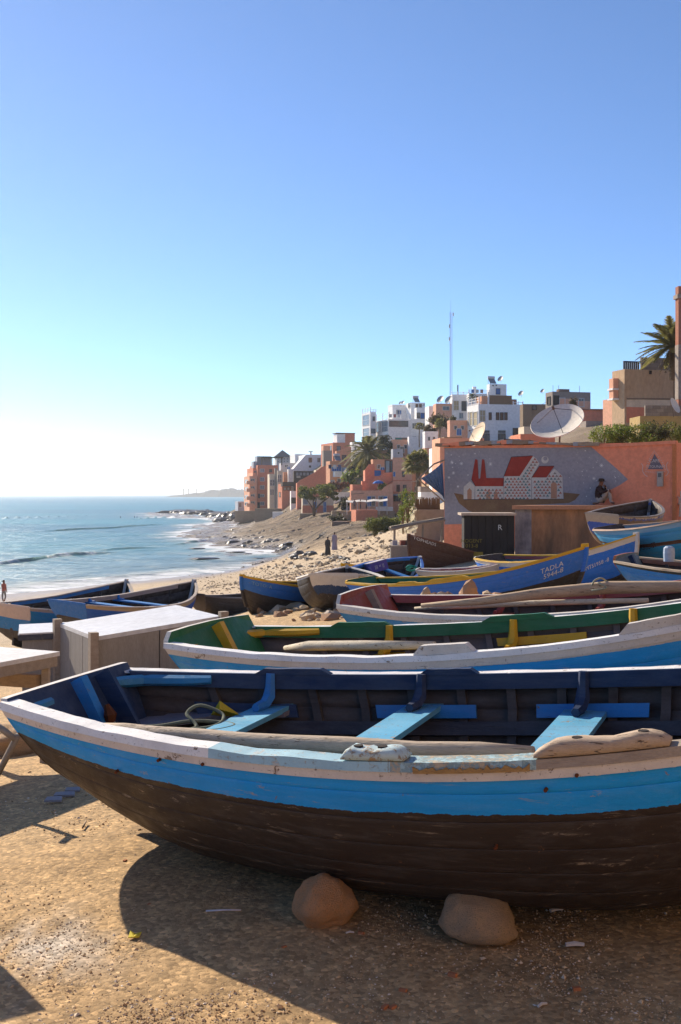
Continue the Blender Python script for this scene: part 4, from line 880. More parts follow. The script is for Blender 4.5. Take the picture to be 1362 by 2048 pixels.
def cafe():
    O = Vector((WL.x, WL.y, -1.0)); r = thing('cafe_building', 'terracotta café wall painted with a night sky, a boat and little houses', 'building', O)
    tl, tr = CW.at(888, 893), CW.at(1350, 884); back = -CW.n * 4.5
    b = MB(); q = [Vector((tl.x, tl.y, -1.0)) - O, Vector((tr.x, tr.y, -1.0)) - O, tr - O, tl - O]; b.prism(q, (0, 0, 0), back); b.build('wall', terra(), r)
    # roof edge: a ragged slab of cement, boards and tarpaulin
    for i in range(26):
        x = lerp(884, 1180, i / 25) + random.uniform(-4, 4); a = CW.at(x, pl([(884, 890), (1030, 884), (1180, 889)], x), .10); c = CW.at(x + random.uniform(16, 30), pl([(884, 890), (1030, 884), (1180, 889)], x + 20), .10)
        b = MB(); hh = random.uniform(.06, .15); b.bar(a - O + Vector((0, .3, 0)), c - O + Vector((0, .35, random.uniform(-.03, .05))), .75, hh); b.build('roof_slab', random.choice([terra(), mat('roof_cement', (.36, .28, .21)), mat('roof_board', (.30, .22, .16)), mat('roof_tarp', (.34, .36, .40), rough=.6)]), r)
    b = MB(); b.prism([CW.at(1185, 890) - O, CW.at(1352, 881) - O, CW.at(1352, 888) - O, CW.at(1185, 896) - O], CW.n * .06, -CW.n * .3); b.build('coping', terra(), r)
    b = MB(); b.prism([CW.at(1345, 884) - O, CW.at(1352, 884) - O, CW.at(1352, 1050) - O, CW.at(1345, 1050) - O], CW.n * .05, -CW.n * .1); b.build('corner_pier', mat('orange_plaster', (.60, .22, .09)), r)
    night = mat('mural_night', (.29, .29, .335), (.35, .335, .37), 1.2, .9, .15, .3, 14, .01, chip=(.30, .27, .27), chip_t=.70, chip_s=4)
    flat('mural_sky', night, r, O, [[(889, 896), (1040, 896), (1183, 894), (1232, 936), (1256, 959), (1240, 970), (1200, 990), (1190, 1010), (1040, 1013), (985, 1046), (889, 1049)]], .004)
    hullm = mat('mural_brown', (.20, .115, .07), (.28, .19, .10), 2.5, .9)
    flat('mural_boat', hullm, r, O, [[(908, 986), (925, 989), (934, 999), (1128, 998), (1127, 985), (1160, 988), (1150, 1000), (1138, 1006), (1040, 1011), (1028, 1030), (960, 1030), (938, 1022), (918, 1006)]], .008)
    wallw = mat('mural_white', (.60, .58, .55), (.5, .47, .44), 2, .9)
    houses = [[(927.7, 973.4), (940.6, 962.4), (949.8, 971.6), (948.8, 999), (927.4, 999)], [(950.7, 972.5), (1007.6, 972.5), (1007.6, 999), (950.7, 999)], [(1007.6, 953.2), (1039.7, 952.3), (1066, 912), (1073, 917), (1079, 927.5), (1063.6, 954), (1063.6, 999), (1007.6, 999)], [(1063.6, 955), (1093.8, 955), (1108.5, 936.7), (1125, 951.4), (1126.9, 997.3), (1063.6, 999)]]
    flat('mural_house', wallw, r, O, houses, .012)
    redm = mat('mural_red', (.36, .055, .04), (.22, .035, .03), 3, .9)
    flat('mural_roof', redm, r, O, [[(943.3, 958.7), (950.7, 918.4), (955.3, 919.3), (957.5, 957), (957, 972.5), (950.7, 972.5)], [(957.5, 957), (960.8, 957), (964.4, 918.4), (969, 919.3), (972.7, 956), (1007.6, 956), (1006.7, 972.5), (957, 972.5)], [(1008.5, 952.3), (1023.2, 914.7), (1066.3, 912), (1039.7, 952.3)], [(1064.5, 955), (1079, 933), (1108.5, 932.7), (1093, 955)]], .016)
    flat('mural_outline', mat('mural_dark', (.06, .04, .045)), r, O, [seg(1008, 953, 1023, 914, 1), seg(1023, 914, 1066, 911.5, 1), seg(1064, 955, 1079, 932.5, 1), seg(1079, 932.5, 1108.5, 932, 1), seg(943, 958, 951, 972, .9), seg(927, 999, 1127, 998, .8), seg(1008, 953, 1008, 999, .6), seg(1063.6, 955, 1063.6, 999, .6)], .020)
    arch = lambda x0, x1, y0, y1: [(x0, y1), (x0, y0 + 5), ((x0 + x1) / 2, y0), (x1, y0 + 5), (x1, y1)]
    flat('mural_door', mat('mural_peach', (.48, .26, .17), (.36, .22, .15), 3), r, O, [arch(935, 943.7, 976, 999), arch(972.7, 981, 980, 999), arch(988, 995.6, 981, 999), arch(1102, 1114, 963, 997)], .016)
    tri = [[], [], []]
    for k, hp in enumerate(houses[1:]):
        y = 999.; row = 0
        while y > 905:
            x = 950 + (row % 2) * 3.6
            while x < 1130:
                if inpoly(x + 3.3, y - 2.5, hp) and inpoly(x + .5, y - .6, hp) and inpoly(x + 6, y - .6, hp) and inpoly(x + 3.3, y - 5, hp) and not inpoly(x + 3, y - 3, arch(1101, 1115, 962, 998)): tri[random.choice([0, 0, 1, 2])].append([(x, y - .3), (x + 6.4, y - .3), (x + 3.2, y - 5.0)])
                x += 7.3
            y -= 5.6; row += 1
    for t_, c in zip(tri, ((.42, .17, .13), (.13, .24, .25), (.25, .22, .20))): flat('mural_triangles', mat('mural_tri_%d' % int(c[0] * 100), c), r, O, t_, .017)
    flat('mural_moon', wallw, r, O, [disc(1090, 919.5, 7.3, 18)], .008); flat('mural_moon_shade', night, r, O, [disc(1091, 917, 4.3, 14)], .012)
    stars = []
    random.seed(21)
    for i in range(95):
        x, y = random.uniform(893, 1245), random.uniform(900, 1005)
        if inpoly(x, y, [(889, 896), (1183, 896), (1254, 959), (1198, 990), (1188, 1008), (1150, 980), (1120, 930), (1090, 905), (1020, 905), (1000, 950), (940, 950), (905, 985), (905, 1040), (889, 1040)]): stars.append(disc(x, y, random.choice([.5, .6, .8, 1.1]), 7))
    for x, y, s in ((904, 925, 3.4), (923, 927, 3.6), (981, 928, 4), (907, 946, 3.4), (898, 955, 3), (1203, 931, 4), (1188, 957, 3.5), (916, 973, 2.6)):
        for a in range(4): stars.append(seg(x - s * math.cos(R(45 * a)), y - s * math.sin(R(45 * a)), x + s * math.cos(R(45 * a)), y + s * math.sin(R(45 * a)), .55))
    flat('mural_star', mat('star_white', (.85, .85, .85)), r, O, stars, .0065)
    # café emblem
    greyp = mat('emblem_grey', (.15, .14, .18), (.19, .17, .2), 3); lite = mat('emblem_light', (.70, .64, .64))
    flat('emblem_triangle', greyp, r, O, [[(1309, 907.5), (1327.5, 938.5), (1295.5, 938.5)]], .004)
    rays = []
    for i in range(24):
        a = i / 24.
        for (xa, ya, xb, yb) in ((1309, 907, 1295, 939), (1309, 907, 1328, 939), (1295, 940, 1328, 940)):
            x, y = lerp(xa, xb, a), lerp(ya, yb, a); d = Vector((x - 1311, y - 927)); d.normalize()
            if i % 2 == 0: rays.append(seg(x + d.x * 3, y + d.y * 3, x + d.x * 6.5, y + d.y * 6.5, .55))
    curl = lambda pts, w: [seg(pts[i][0], pts[i][1], pts[i + 1][0], pts[i + 1][1], w) for i in range(len(pts) - 1)]
    rays += curl([(1283, 927), (1286, 932), (1285, 938), (1286, 944), (1290, 950), (1295, 953)], .9) + curl([(1336, 924), (1332.5, 930), (1334, 938), (1337, 944), (1334, 950), (1330, 952)], .9)
    flat('emblem_rays', lite, r, O, rays, .004)
    for body, cx, cy, s in (('CAFE', 1308.8, 924.5, .15), ('TITOUNAM', 1311, 935.5, .118)):
        vv, ff = text_mesh(body, s); c = CW.at(cx, cy, .009); b = MB(); b.v = [tuple(c + CW.u * x + Vector((0, 0, y)) - O) for x, y, _ in vv]; b.f = ff; b.m = [0] * len(ff); b.build('emblem_lettering', lite, r, fix=False)
    m = tag(empty('electric_meter', CW.at(1321.5, 973, .0)), 'grey plastic electricity meter box on the café wall', 'meter box'); Mo = m.location
    b = MB(); b.prism([CW.at(1315.8, 943) - Mo, CW.at(1327.4, 943) - Mo, CW.at(1327.4, 973) - Mo, CW.at(1315.8, 973) - Mo], CW.n * .14, CW.n * .002); b.build('case', mat('meter_grey', (.42, .38, .35), rough=.6), m)
    b = MB(); b.prism([CW.at(1318, 946) - Mo, CW.at(1325, 946) - Mo, CW.at(1325, 954.5) - Mo, CW.at(1318, 954.5) - Mo], CW.n * .146, CW.n * .141); b.build('window', mat('meter_glass', (.12, .11, .11), rough=.25, spec=.5), m)
cafe()
def slab(name, m, root, O, A, B_, D2, z0, z1):
    """box standing on line A-B (ground points), reaching back by vector D2"""
    b = MB(); A, B_ = Vector((A[0], A[1], 0)), Vector((B_[0], B_[1], 0)); b.prism([Vector((A.x, A.y, z0)) - O, Vector((B_.x, B_.y, z0)) - O, Vector((B_.x, B_.y, z1)) - O, Vector((A.x, A.y, z1)) - O], (0, 0, 0), D2); return b.build(name, m, root)
def bench_wall():
    A, Bq = P(1030, 1011, 37.4), P(1222, 1008, 37.2); O = Vector((A.x, A.y, -.6)); r = thing('bench_wall', 'broad stained orange parapet with capstone in front of the mural', 'wall', O)
    stained = mat('stained_orange_wall', (.56, .29, .15), (.22, .14, .09), .9, .9, .15, .4, 12, .015, (1.6, 1.6, .55), chip=(.45, .36, .3), chip_t=.72, chip_s=2.5, amt=1.0)
    patch = mat('bluewhite_patch', (.50, .47, .49), (.12, .12, .16), 1.6, .9, .15, .3, 12, .01, (1, 1, .6), amt=1.)
    C1 = P(1063, 1011, 37.4); slab('patched_end', patch, r, O, A, C1, -CW.n * -1.0 * -1.2, -.6, 1.20); slab('wall_face', stained, r, O, C1, Bq, CW.n * -1.3, -.6, 1.20)
    A2, B2_ = P(1024, 1011, 37.2), P(1225, 1008, 37.0); slab('capstone', mat('capstone', (.52, .26, .15), (.42, .22, .14), 2), r, O, A2, B2_, CW.n * -1.7, 1.202, 1.33)
    return 1.33
BENCH_Z = bench_wall()
def shed():
    A, Bq = P(928, 1030, 36.4), P(1029, 1030, 36.2); O = Vector((A.x, A.y, -.6)); r = thing('shed', 'small dark timber lock-up shed with cement roof in front of the mural', 'shed', O)
    dm = mat('tarred_boards', (.035, .032, .032), (.055, .048, .045), 2, .85, .2, .4, 20, .006, (6, 6, 1))
    n = 7
    for i in range(n):
        p0, p1 = A.lerp(Bq, i / n + .003), A.lerp(Bq, (i + 1) / n - .003); slab('door_board', dm, r, O, p0 - Vector((0, random.uniform(0, .012), 0)), p1, Vector((0, .05, 0)), -.5, 1.02)
    slab('body', dm, r, O, A + Vector((.02, .06, 0)), Bq + Vector((-.02, .06, 0)), Vector((.05, 1.3, 0)), -.6, 1.02)
    slab('roof', mat('pale_cement_roof', (.50, .44, .37), (.42, .25, .17), 1.2, .9, .2, .5, 8, .03), r, O, A + Vector((-.10, -.12, 0)), Bq + Vector((.05, -.12, 0)), Vector((.05, 1.6, 0)), 1.022, 1.10)
    pl_ = Plane(A, Bq); ym = mat('faded_yellow_letters', (.30, .25, .06))
    for body, cx, cy, s, m in (('NOGENT', 943, 1085, .16, ym), ('013-8', 943.5, 1095, .17, ym), ('R', 1000, 1060, .24, wlet)):
        vv, ff = text_mesh(body, s); c = pl_.at(cx, cy, .03); b = MB(); b.v = [tuple(c + pl_.u * x + Vector((0, 0, y)) - O) for x, y, _ in vv]; b.f = ff; b.m = [0] * len(ff); b.build('lettering', m, r, fix=False)
    Y0, Y1 = P(928, 1104, 36.0), P(966, 1104, 36.0); s = thing('yellow_board', 'yellow painted board with white framed figures below the shed', 'board', (Y0.x, Y0.y, -.6)); O2 = s.location
    slab('panel', mat('yellow_board_paint', (.34, .27, .05), (.25, .19, .05), 3), s, O2, Y0, Y1, Vector((0, .06, 0)), -.6, P(0, 1104, 36).z)
    p2 = Plane(Y0, Y1)
    for body, cx, cy, sz in (('[6|2-]', 950, 1126, .30),):
        vv, ff = text_mesh(body, sz); c = p2.at(cx, cy, .006); b = MB(); b.v = [tuple(c + p2.u * x + Vector((0, 0, y)) - O2) for x, y, _ in vv]; b.f = ff; b.m = [0] * len(ff); b.build('lettering', mat('pale_letters', (.5, .48, .38)), s, fix=False)
shed()
def shelter():
    # pole roof on posts left of the café wall
    A, Bq = P(782, 1059, 38.), P(889, 1040, 40.); r = thing('pole_shelter', 'rough pole roof on thin posts left of the painted wall', 'shelter', (A.x, A.y, gz(A.x, A.y))); O = r.location
    for k in range(5):
        o = Vector((0, .3 * k, 0)); b = MB(); b.tube([A + o - O, (A + Bq) / 2 + o - O + Vector((0, 0, .05)), Bq + o - O], [.05, .045, .05], 7); b.build('roof_pole', oldwood(), r)
    b = MB(); b.prism([A - O + Vector((0, .05, .05)), Bq - O + Vector((0, .05, .05)), Bq - O + Vector((0, 1.3, .02)), A - O + Vector((0, 1.3, .02))], (0, 0, 0), (0, 0, .05)); b.build('roof_sheet', mat('shelter_roof', (.33, .27, .20), (.22, .18, .14), 2), r)
    for px, py, D in ((789, 1060, 38.1), (846, 1049, 39.2), (884, 1042, 39.9)):
        p = P(px, py, D); b = MB(); b.tube([p - O, Vector((p.x - .03, p.y, gz(p.x, p.y) - .3)) - O], .04, 6); b.build('post', oldwood(), r)
    q = P(805, 1092, 37.5); s = thing('work_bench', 'low grey bench with odds and ends under the pole roof', 'bench', (q.x, q.y, gz(q.x, q.y))); b = MB(); z = q.z - s.location.z
    b.box((0, 0, z), (.9, .5, .06)); b.build('top', oldwood(), s); b = MB(); b.box((0, .05, z / 2 - .03), (.8, .4, max(.2, z - .06))); b.build('body', ply2, s)
    for i, (dx, c) in enumerate(((-.25, (.45, .40, .42)), (.0, (.30, .10, .07)), (.2, (.20, .12, .10)))):
        b = MB(); b.box((q.x + dx, q.y, q.z + .03 + .08), (.16, .14, .16), Matrix.Rotation(.3 * i, 3, 'Z')); tag(b.build('crate', mat('crate_%d' % i, c)), ['grey', 'red', 'brown'][i] + ' small crate on the bench under the pole roof', 'crate')
    q0, q1 = P(782, 1088, 37.), P(818, 1088, 37.); w_ = tag(empty('block_wall', (q0.x, q0.y, -1.5)), 'low grey concrete block wall left of the rust brown boat', 'wall'); slab('wall', mat('grey_block', (.30, .26, .22), (.24, .2, .17), 2), w_, w_.location, q0, q1, Vector((.1, 3, 0)), -1.5, P(0, 1060, 37.4).z - .5)
shelter()
def awning():
    # blue corrugated sheet hanging at the wall's left corner, on a stick frame
    r = thing('sheet_awning', 'blue corrugated sheet fanned out on sticks at the left corner of the café wall', 'awning', CW.at(889, 1000)); O = r.location
    fan = []; 
    for i in range(13):
        t = i / 12; outer = P(lerp(885, 842, t), lerp(925, 957, t) + 2 * math.sin(t * 3.1), lerp(41.9, 41.0, t)); zig = (.07 if i % 2 else -.07)
        low = P(lerp(889, 886, t), lerp(1003, 992, t), 41.85); 
        fan.append([outer + Vector((0, zig, 0)), (outer + low) / 2 + Vector((0, zig * .8, 0)), low + Vector((0, zig * .3, 0))])
    b = MB(); b.grid([[v - O for v in row] for row in fan]); b.grid([[v - O + Vector((0, .012, 0)) for v in row] for row in fan]); b.build('sheet', paint('awning_blue', (.19, .32, .54), (.16, .15, .17), .66, .7, .6), r)
    for a, c in ((P(836, 958, 41.), P(868, 928, 41.6)), (P(836, 958, 41.), P(889, 1004, 41.8)), (P(868, 928, 41.6), P(889, 920, 41.9))):
        b = MB(); b.tube([a - O, c - O], .03, 6); b.build('frame_stick', oldwood(), r)
awning()

# satellite dishes
def dish(label, c, rad, nrm, m, mast=None, depth=.2, arms=True, name='satellite_dish'):
    nrm = Vector(nrm).normalized(); x = nrm.cross(Vector((0, 0, 1))).normalized(); y = x.cross(nrm); M = Matrix((x, y, nrm)).transposed().to_4x4(); M.translation = c
    r = thing(name, label, 'satellite dish', M=M); b = MB(); n = 32
    rings = [[Vector((rad * t * math.cos(2 * math.pi * j / n), rad * t * math.sin(2 * math.pi * j / n), rad * depth * t * t)) for j in range(n)] for t in (.02, .25, .5, .75, 1)]
    b.grid(rings, close_v=True); b.grid([[v - Vector((0, 0, .025 * rad)) for v in rr_] for rr_ in rings], close_v=True)
    b.grid([[v + Vector((0, 0, 0)) for v in rings[-1]], [v * 1.015 - Vector((0, 0, .025 * rad)) for v in rings[-1]]], close_v=True); b.build('reflector', m, r, True)
    if arms:
        f = Vector((0, 0, rad * .78))
        for k in range(3):
            a = 2 * math.pi * k / 3 + math.pi / 2 + .5; b = MB(); b.tube([Vector((rad * .8 * math.cos(a), rad * .8 * math.sin(a), rad * depth * .64)), f], rad * .012, 5); b.build('feed_arm', mat('dark_metal', (.10, .08, .07), rough=.6), r)
        b = MB(); b.tube([f - Vector((0, 0, .04 * rad)), f + Vector((0, 0, .10 * rad))], rad * .05, 8); b.build('feed_horn', mat('dark_metal', (.10, .08, .07)), r)
    if mast is not None:
        Mi = M.inverted(); b = MB(); b.tube([Mi @ (Vector(c) - nrm * .03 * rad), Mi @ (Vector(c) - nrm * rad * .25), Mi @ Vector(mast)], rad * .035, 7); b.build('mast', mat('dark_metal', (.10, .08, .07)), r)
    return r
dishm = mat('dish_white', (.74, .68, .58), (.64, .57, .47), 1.2, .6, .3, .1, 10, .004)
c = P(1117, 850, 44.); dish('large white satellite dish facing up above the mural wall', c, 1.03, (-.35, -.56, .75), dishm, (c.x + .05, c.y + .2, 3.3), .22)
c = P(957, 871, 46.); dish('tan satellite dish seen almost edge-on beside the large white one', c, .56, (-.86, -.30, .42), mat('dish_tan', (.62, .47, .30), (.52, .38, .23), 2, .6), (c.x + .25, c.y + .1, 3.2), .14)
# ---------------------------------------------------------------- the village on the hillside
plast = {
    'red': lambda: mat('red_plaster', (.70, .27, .165), (.61, .23, .145), .3, .9, .15, .25, 3, .05, chip=(.48, .26, .18), chip_t=.72, chip_s=.5),
    'pink': lambda: mat('pink_plaster', (.78, .42, .28), (.70, .36, .24), .3, .9, .15, .25, 3, .05, chip=(.6, .38, .28), chip_t=.72, chip_s=.5),
    'orange': lambda: mat('orange_house_plaster', (.70, .35, .21), (.62, .30, .19), .3, .9, .15, .25, 3, .05),
    'white': lambda: mat('white_plaster', (.88, .86, .84), (.80, .77, .74), .25, .9, .15, .2, 3, .04, chip=(.5, .46, .42), chip_t=.74, chip_s=.6),
    'cream': lambda: mat('cream_plaster', (.72, .60, .45), (.62, .51, .38), .3, .9, .15, .25, 3, .05),
    'grey': lambda: mat('grey_render', (.34, .28, .24), (.26, .22, .19), .4, .9, .15, .3, 3, .05),
    'seawall': lambda: mat('sea_wall_stone', (.40, .31, .22), (.26, .20, .145), .7, .95, .1, .8, 2.5, .2),
    'stone': lambda: mat('brown_stonework', (.28, .205, .145), (.19, .14, .105), .8, .95, .1, .7, 4, .12),
    'teal': lambda: mat('teal_plaster', (.04, .26, .22), (.03, .2, .18), .4),
    'brown': lambda: mat('brown_plaster', (.28, .17, .12), (.2, .13, .1), .4),
}
glass = mat('window_glass', (.045, .055, .065), (.09, .11, .13), .3, .12, .6, .05, 2, .02)
glassb = mat('sky_glass', (.20, .27, .33), (.13, .19, .24), .4, .10, .6, .05, 2, .02)
frame_w = mat('white_frame', (.68, .67, .65)); frame_d = mat('dark_frame', (.06, .05, .05)); blueshut = mat('blue_shutter', (.05, .16, .45), (.06, .2, .5), 2)
shade_in = mat('dark_opening', (.045, .038, .034))
class House:
    """box house: near vertical corner at pixel column xc, front wall running to xr, side wall running back to xl; theta turns it"""
    def __init__(s, label, xl, xc, xr, yt, yb, D, col, theta=22, name='house', cat='house', down=3.0, group='houses of the hillside village', body=True, depth=None):
        c = P(xc, yt, D); th = R(theta * .55 if theta > 0 else theta); s.c = c; s.u = Vector((math.cos(th), math.sin(th), 0)); s.w = Vector((-math.sin(th), math.cos(th), 0))
        def hit(px, d):
            r = (px - CX) / FPX; return (r * c.y - c.x) / (d.x - r * d.y)
        s.W = hit(xr, s.u); s.T = depth or max(2., min(14., hit(xl, s.w) if xl < xc else 6.)); s.zt = c.z; s.zb = EYE - (yb - HY) * D / FPX - down
        s.m = plast[col]() if isinstance(col, str) else col
        M = Matrix((s.u, s.w, Vector((0, 0, 1)))).transposed().to_4x4(); M.translation = (c.x, c.y, s.zb); s.M = M; s.Mi = M.inverted()
        s.r = thing(name, label, cat, M=M, group=group); s.H = s.zt - s.zb; s.nw = 0; s.down = down; s.cat = cat; House.all.append(s)
        if body: s.block('wall', 0, s.W, 0, s.T, 0, s.H, s.m)
    def block(s, name, x0, x1, y0, y1, z0, z1, m, parent=None):
        b = MB(); b.box(((x0 + x1) / 2, (y0 + y1) / 2, (z0 + z1) / 2), (x1 - x0, y1 - y0, z1 - z0)); return b.build(name, m, parent or s.r)
    def f(s, px, py, off=0.):   # pixel on the front wall -> local
        d = Vector(((px - CX) / FPX, 1, -(py - HY) / FPX)); n = -s.w; t = (s.c - Vector((0, 0, EYE)) + n * off).dot(n) / d.dot(n); return s.Mi @ (Vector((0, 0, EYE)) + d * t)
    def l(s, px, py):           # pixel on the side wall -> local
        d = Vector(((px - CX) / FPX, 1, -(py - HY) / FPX)); n = -s.u; t = (s.c - Vector((0, 0, EYE))).dot(n) / d.dot(n); return s.Mi @ (Vector((0, 0, EYE)) + d * t)
    all = []
    def px(s, x, z):
        w = s.M @ Vector((x, 0, z)); return CX + w.x * FPX / w.y, HY - (w.z - EYE) * FPX / w.y
    def win(s, side, x0, y0, x1, y1, fr=None, gl=None, nx=2, ny=1, name='window', fw=.10, sill=False, off=0.):
        fr = fr or frame_w; gl = gl or glass; s.nw += 1
        if side == 'f':
            a, c = s.f(x0, y0, off), s.f(x1, y1, off); X0, X1, Z1, Z0 = a.x, c.x, a.z, c.z; T = lambda x, d, z: Vector((x, -d - off, z))
        else:
            a, c = s.l(x0, y0), s.l(x1, y1); X0, X1, Z1, Z0 = a.y, c.y, a.z, c.z; T = lambda x, d, z: Vector((-d, x, z))
        if X0 > X1: X0, X1 = X1, X0
        def bx(b, xa, xb, za, zb, d0, d1):
            q = [T(xa, d0, za), T(xb, d0, za), T(xb, d0, zb), T(xa, d0, zb)]; b.prism(q, (0, 0, 0), T(0, d1 - d0, 0) - T(0, 0, 0))
        fw = min(fw, (X1 - X0) * .16, (Z1 - Z0) * .2); b = MB()
        bx(b, X0 - fw, X1 + fw, Z1, Z1 + fw, -.02, .09); bx(b, X0 - fw, X1 + fw, Z0 - fw, Z0, -.02, .11 if not sill else .22); bx(b, X0 - fw, X0, Z0, Z1, -.02, .09); bx(b, X1, X1 + fw, Z0, Z1, -.02, .09)
        for i in range(1, nx): xm = lerp(X0, X1, i / nx); bx(b, xm - fw * .3, xm + fw * .3, Z0, Z1, -.01, .05)
        for i in range(1, ny): zm = lerp(Z0, Z1, i / ny); bx(b, X0, X1, zm - fw * .3, zm + fw * .3, -.01, .05)
        o = b.build(name, fr, s.r); b = MB(); bx(b, X0, X1, Z0, Z1, -.02, .012); b.build('pane', gl, o); return o
    def balustrade(s, side, x0, y0, x1, y1, m=None, n=6, rails=3, post=.14, name='balustrade'):
        m = m or plast['white']()
        if side == 'f': a, c = s.f(x0, y0), s.f(x1, y1); T = lambda t, z: Vector((lerp(a.x, c.x, t), .12, z))
        else: a, c = s.l(x0, y0), s.l(x1, y1); T = lambda t, z: Vector((.12, lerp(a.y, c.y, t), z))
        z1, z0 = a.z, c.z; b = MB()
        for i in range(rails): z = lerp(z0 + .15 * (z1 - z0), z1 - .05, i / max(1, rails - 1)); b.bar(T(0, z), T(1, z), .08, .08)
        o = b.build(name, m, s.r)
        for i in range(n + 1): p = T(i / n, 0); b = MB(); b.box((p.x, p.y, (z0 + z1 + .15) / 2), (post, post, z1 - z0 + .15)); b.build('post', m, o)
    def parapet(s, h=.8, m=None, th=.25):
        m = m or s.m; b = MB(); W, T, H = s.W, s.T, s.H
        for x0, x1, y0, y1 in ((-.03, W + .03, -.03, th), (-.03, W + .03, T - th, T + .03), (-.03, th, th, T - th), (W - th, W + .03, th, T - th)): b.box(((x0 + x1) / 2, (y0 + y1) / 2, H + h / 2), (x1 - x0, y1 - y0, h))
        b.build('parapet', m, s.r)

# far left: tall red apartment building on the point, stepping down to the sea
h = House('tall terracotta apartment building at the far point of the shore', 497, 515, 556, 930, 1030, 322, 'red', 24)
for x0, x1 in ((520.5, 528),):
    for y0, y1 in ((938, 944), (955, 962), (971, 978), (989, 993.5), (1004, 1010)): h.win('f', x0, y0, x1, y1, frame_w, glassb)
h.win('f', 539, 939, 543.5, 944, frame_d, glass, 1); h.win('f', 508.8 + 6.5, 1005, 508.8 + 10.5, 1016, frame_d, shade_in, 1); h.win('f', 516.5, 988, 519.5, 996, frame_d, glass, 1)
for y in (945, 962, 978, 995): h.win('l', 500, y, 506, y + 6, frame_w, glass, 2); h.win('l', 508, y, 513, y + 6, frame_w, glassb, 1)
for y in (953, 970, 986): h.block('balcony', -1.1, 0.02, 1.5, h.T * .8, h.l(505, y).z - .05, h.l(505, y).z + .95, plast['pink']())
h.block('roof_room', .5, 4.6, 4, 8, h.H, h.H + 2.6, mat('pale_blue_render', (.42, .44, .50))); b = MB(); 
for i in range(9): b.bar((1.2 + i * .75, .4, h.H + 2.0), (1.2 + i * .75, 4.6, h.H + 2.3), .16, .14)
b.box((4.2, 2.2, h.H + 2.25), (6.6, 4.2, .16)); 
for x in (1.3, 4.2, 7.0): b.box((x, .6, h.H + 1.05), (.25, .25, 2.1))
b.build('thatched_pergola', mat('dark_thatch', (.09, .08, .055), (.05, .045, .04), 1), h.r)
h2_ = House('lower stepped wing of the red apartment building, nearest the sea', 488, 499, 514, 952, 1032, 318, 'pink', 24)
for y in (958, 973, 989, 1003): h2_.win('f', 502, y, 509, y + 6, frame_w, glass); h2_.block('balcony', -.9, h2_.W * .55, -1.0, .02, h2_.f(502, y + 10).z - .1, h2_.f(502, y + 10).z + .85, plast['pink']()); h2_.win('l', 490, y + 2, 496, y + 8, frame_w, glassb)
h = House('middle stepped block of the red apartment building with bluish roof room', 494, 506, 515.5, 936, 1030, 324, 'red', 24); h.win('f', 508, 942, 513, 948); h.block('roof_room', .3, h.W * .9, 1, 5, h.H, h.H + 1.9, mat('pale_blue_render', (.42, .44, .50)))
h = House('blue and white beach hut beside the tall red building', 470, 476, 489, 1003, 1018, 330, mat('pale_blue_render', (.42, .44, .50)), 20); h.win('f', 478, 1006, 483, 1014, frame_w, glass)
# pavilion with pyramid roof
h = House('grey pavilion with low pyramid roof and tiny windows behind the red building', 549, 553, 580, 914, 934, 420, mat('grey_white_render', (.50, .49, .50), (.42, .41, .42), .4), 18)
b = MB(); W, T, HH = h.W, h.W, h.H; a = .8; b.v = [(-a, -a, HH), (W + a, -a, HH), (W + a, T + a, HH), (-a, T + a, HH), (W / 2, T / 2, HH + 2.7)]; b.f = [(0, 1, 4), (1, 2, 4), (2, 3, 4), (3, 0, 4), (3, 2, 1, 0)]; b.m = [0] * 5; b.build('roof', mat('dark_tile', (.13, .13, .14)), h.r)
for i in range(4):
    for y in (916.5, 921.5): x = 555.5 + i * 6; h.win('f', x, y, x + 2, y + 2.6, frame_w, glass, 1)
# white houses, centre left
h = House('narrow cream house with tall windows right of the red apartments', 535, 539, 550, 948, 1000, 300, 'cream', 14); h.win('f', 540.5, 960, 544, 971, frame_w, glass, 2, 2); h.win('f', 545, 960, 548.5, 971, frame_w, glass, 2, 2); h.win('f', 540.8, 979, 543, 990, frame_w, glass, 1); h.win('f', 545, 979, 547, 990, frame_w, glass, 1); h.balustrade('f', 539, 949, 550, 954, None, 3, 3)
h = House('slim grey slab tower between two cream houses', 549, 550, 554.5, 936.5, 1000, 299, 'grey', 14)
h = House('cream corner house with arched lower windows', 553, 555, 566, 941, 1000, 297, 'cream', 14); h.win('f', 555.5, 950, 559, 964, frame_w, glass, 2, 2); h.win('f', 560, 950, 563, 964, frame_w, glass, 2, 2); h.win('f', 560.5, 983, 562.5, 992, frame_d, glass, 1)
h = House('small bright orange house wall above the terraces', 565, 567, 576, 944, 966, 305, 'orange', 14)
h = House('plain white slab house beside the dark terrace', 575, 576.5, 586.5, 938, 966, 302, 'white', 12)
h = House('white house with long sloping side under chimneys', 588, 612, 646, 909, 946, 330, 'white', 20); h.win('f', 618, 931, 622, 935, frame_w, shade_in, 1)
b = MB(); q = [Vector((0, -.05, h.H)), Vector((0, -.05, h.H - 6.2)), Vector((-5.5, -.05, h.H - 6.2))]; b.prism(q, (0, 0, 0), (0, 5, 0)); b.build('sloping_wall', plast['white'](), h.r)
for x in (1.5, 5.2): h.block('chimney', x, x + .5, 2, 2.5, h.H, h.H + .9, plast['white']()); h.block('chimney_cap', x - .35, x + .85, 1.7, 2.8, h.H + .9, h.H + 1.05, frame_d)
h = House('small white house with stepped roof and lit gable', 580, 590, 611, 912, 940, 345, 'white', 26); h.parapet(.6); h.win('f', 597, 921, 602, 926, frame_w, glass)
h = House('pale grey low house with slanting roof beside the pavilion', 558, 562, 592, 926, 946, 340, mat('grey_white_render', (.50, .49, .50)), 18); h.win('f', 570, 930, 576, 934)
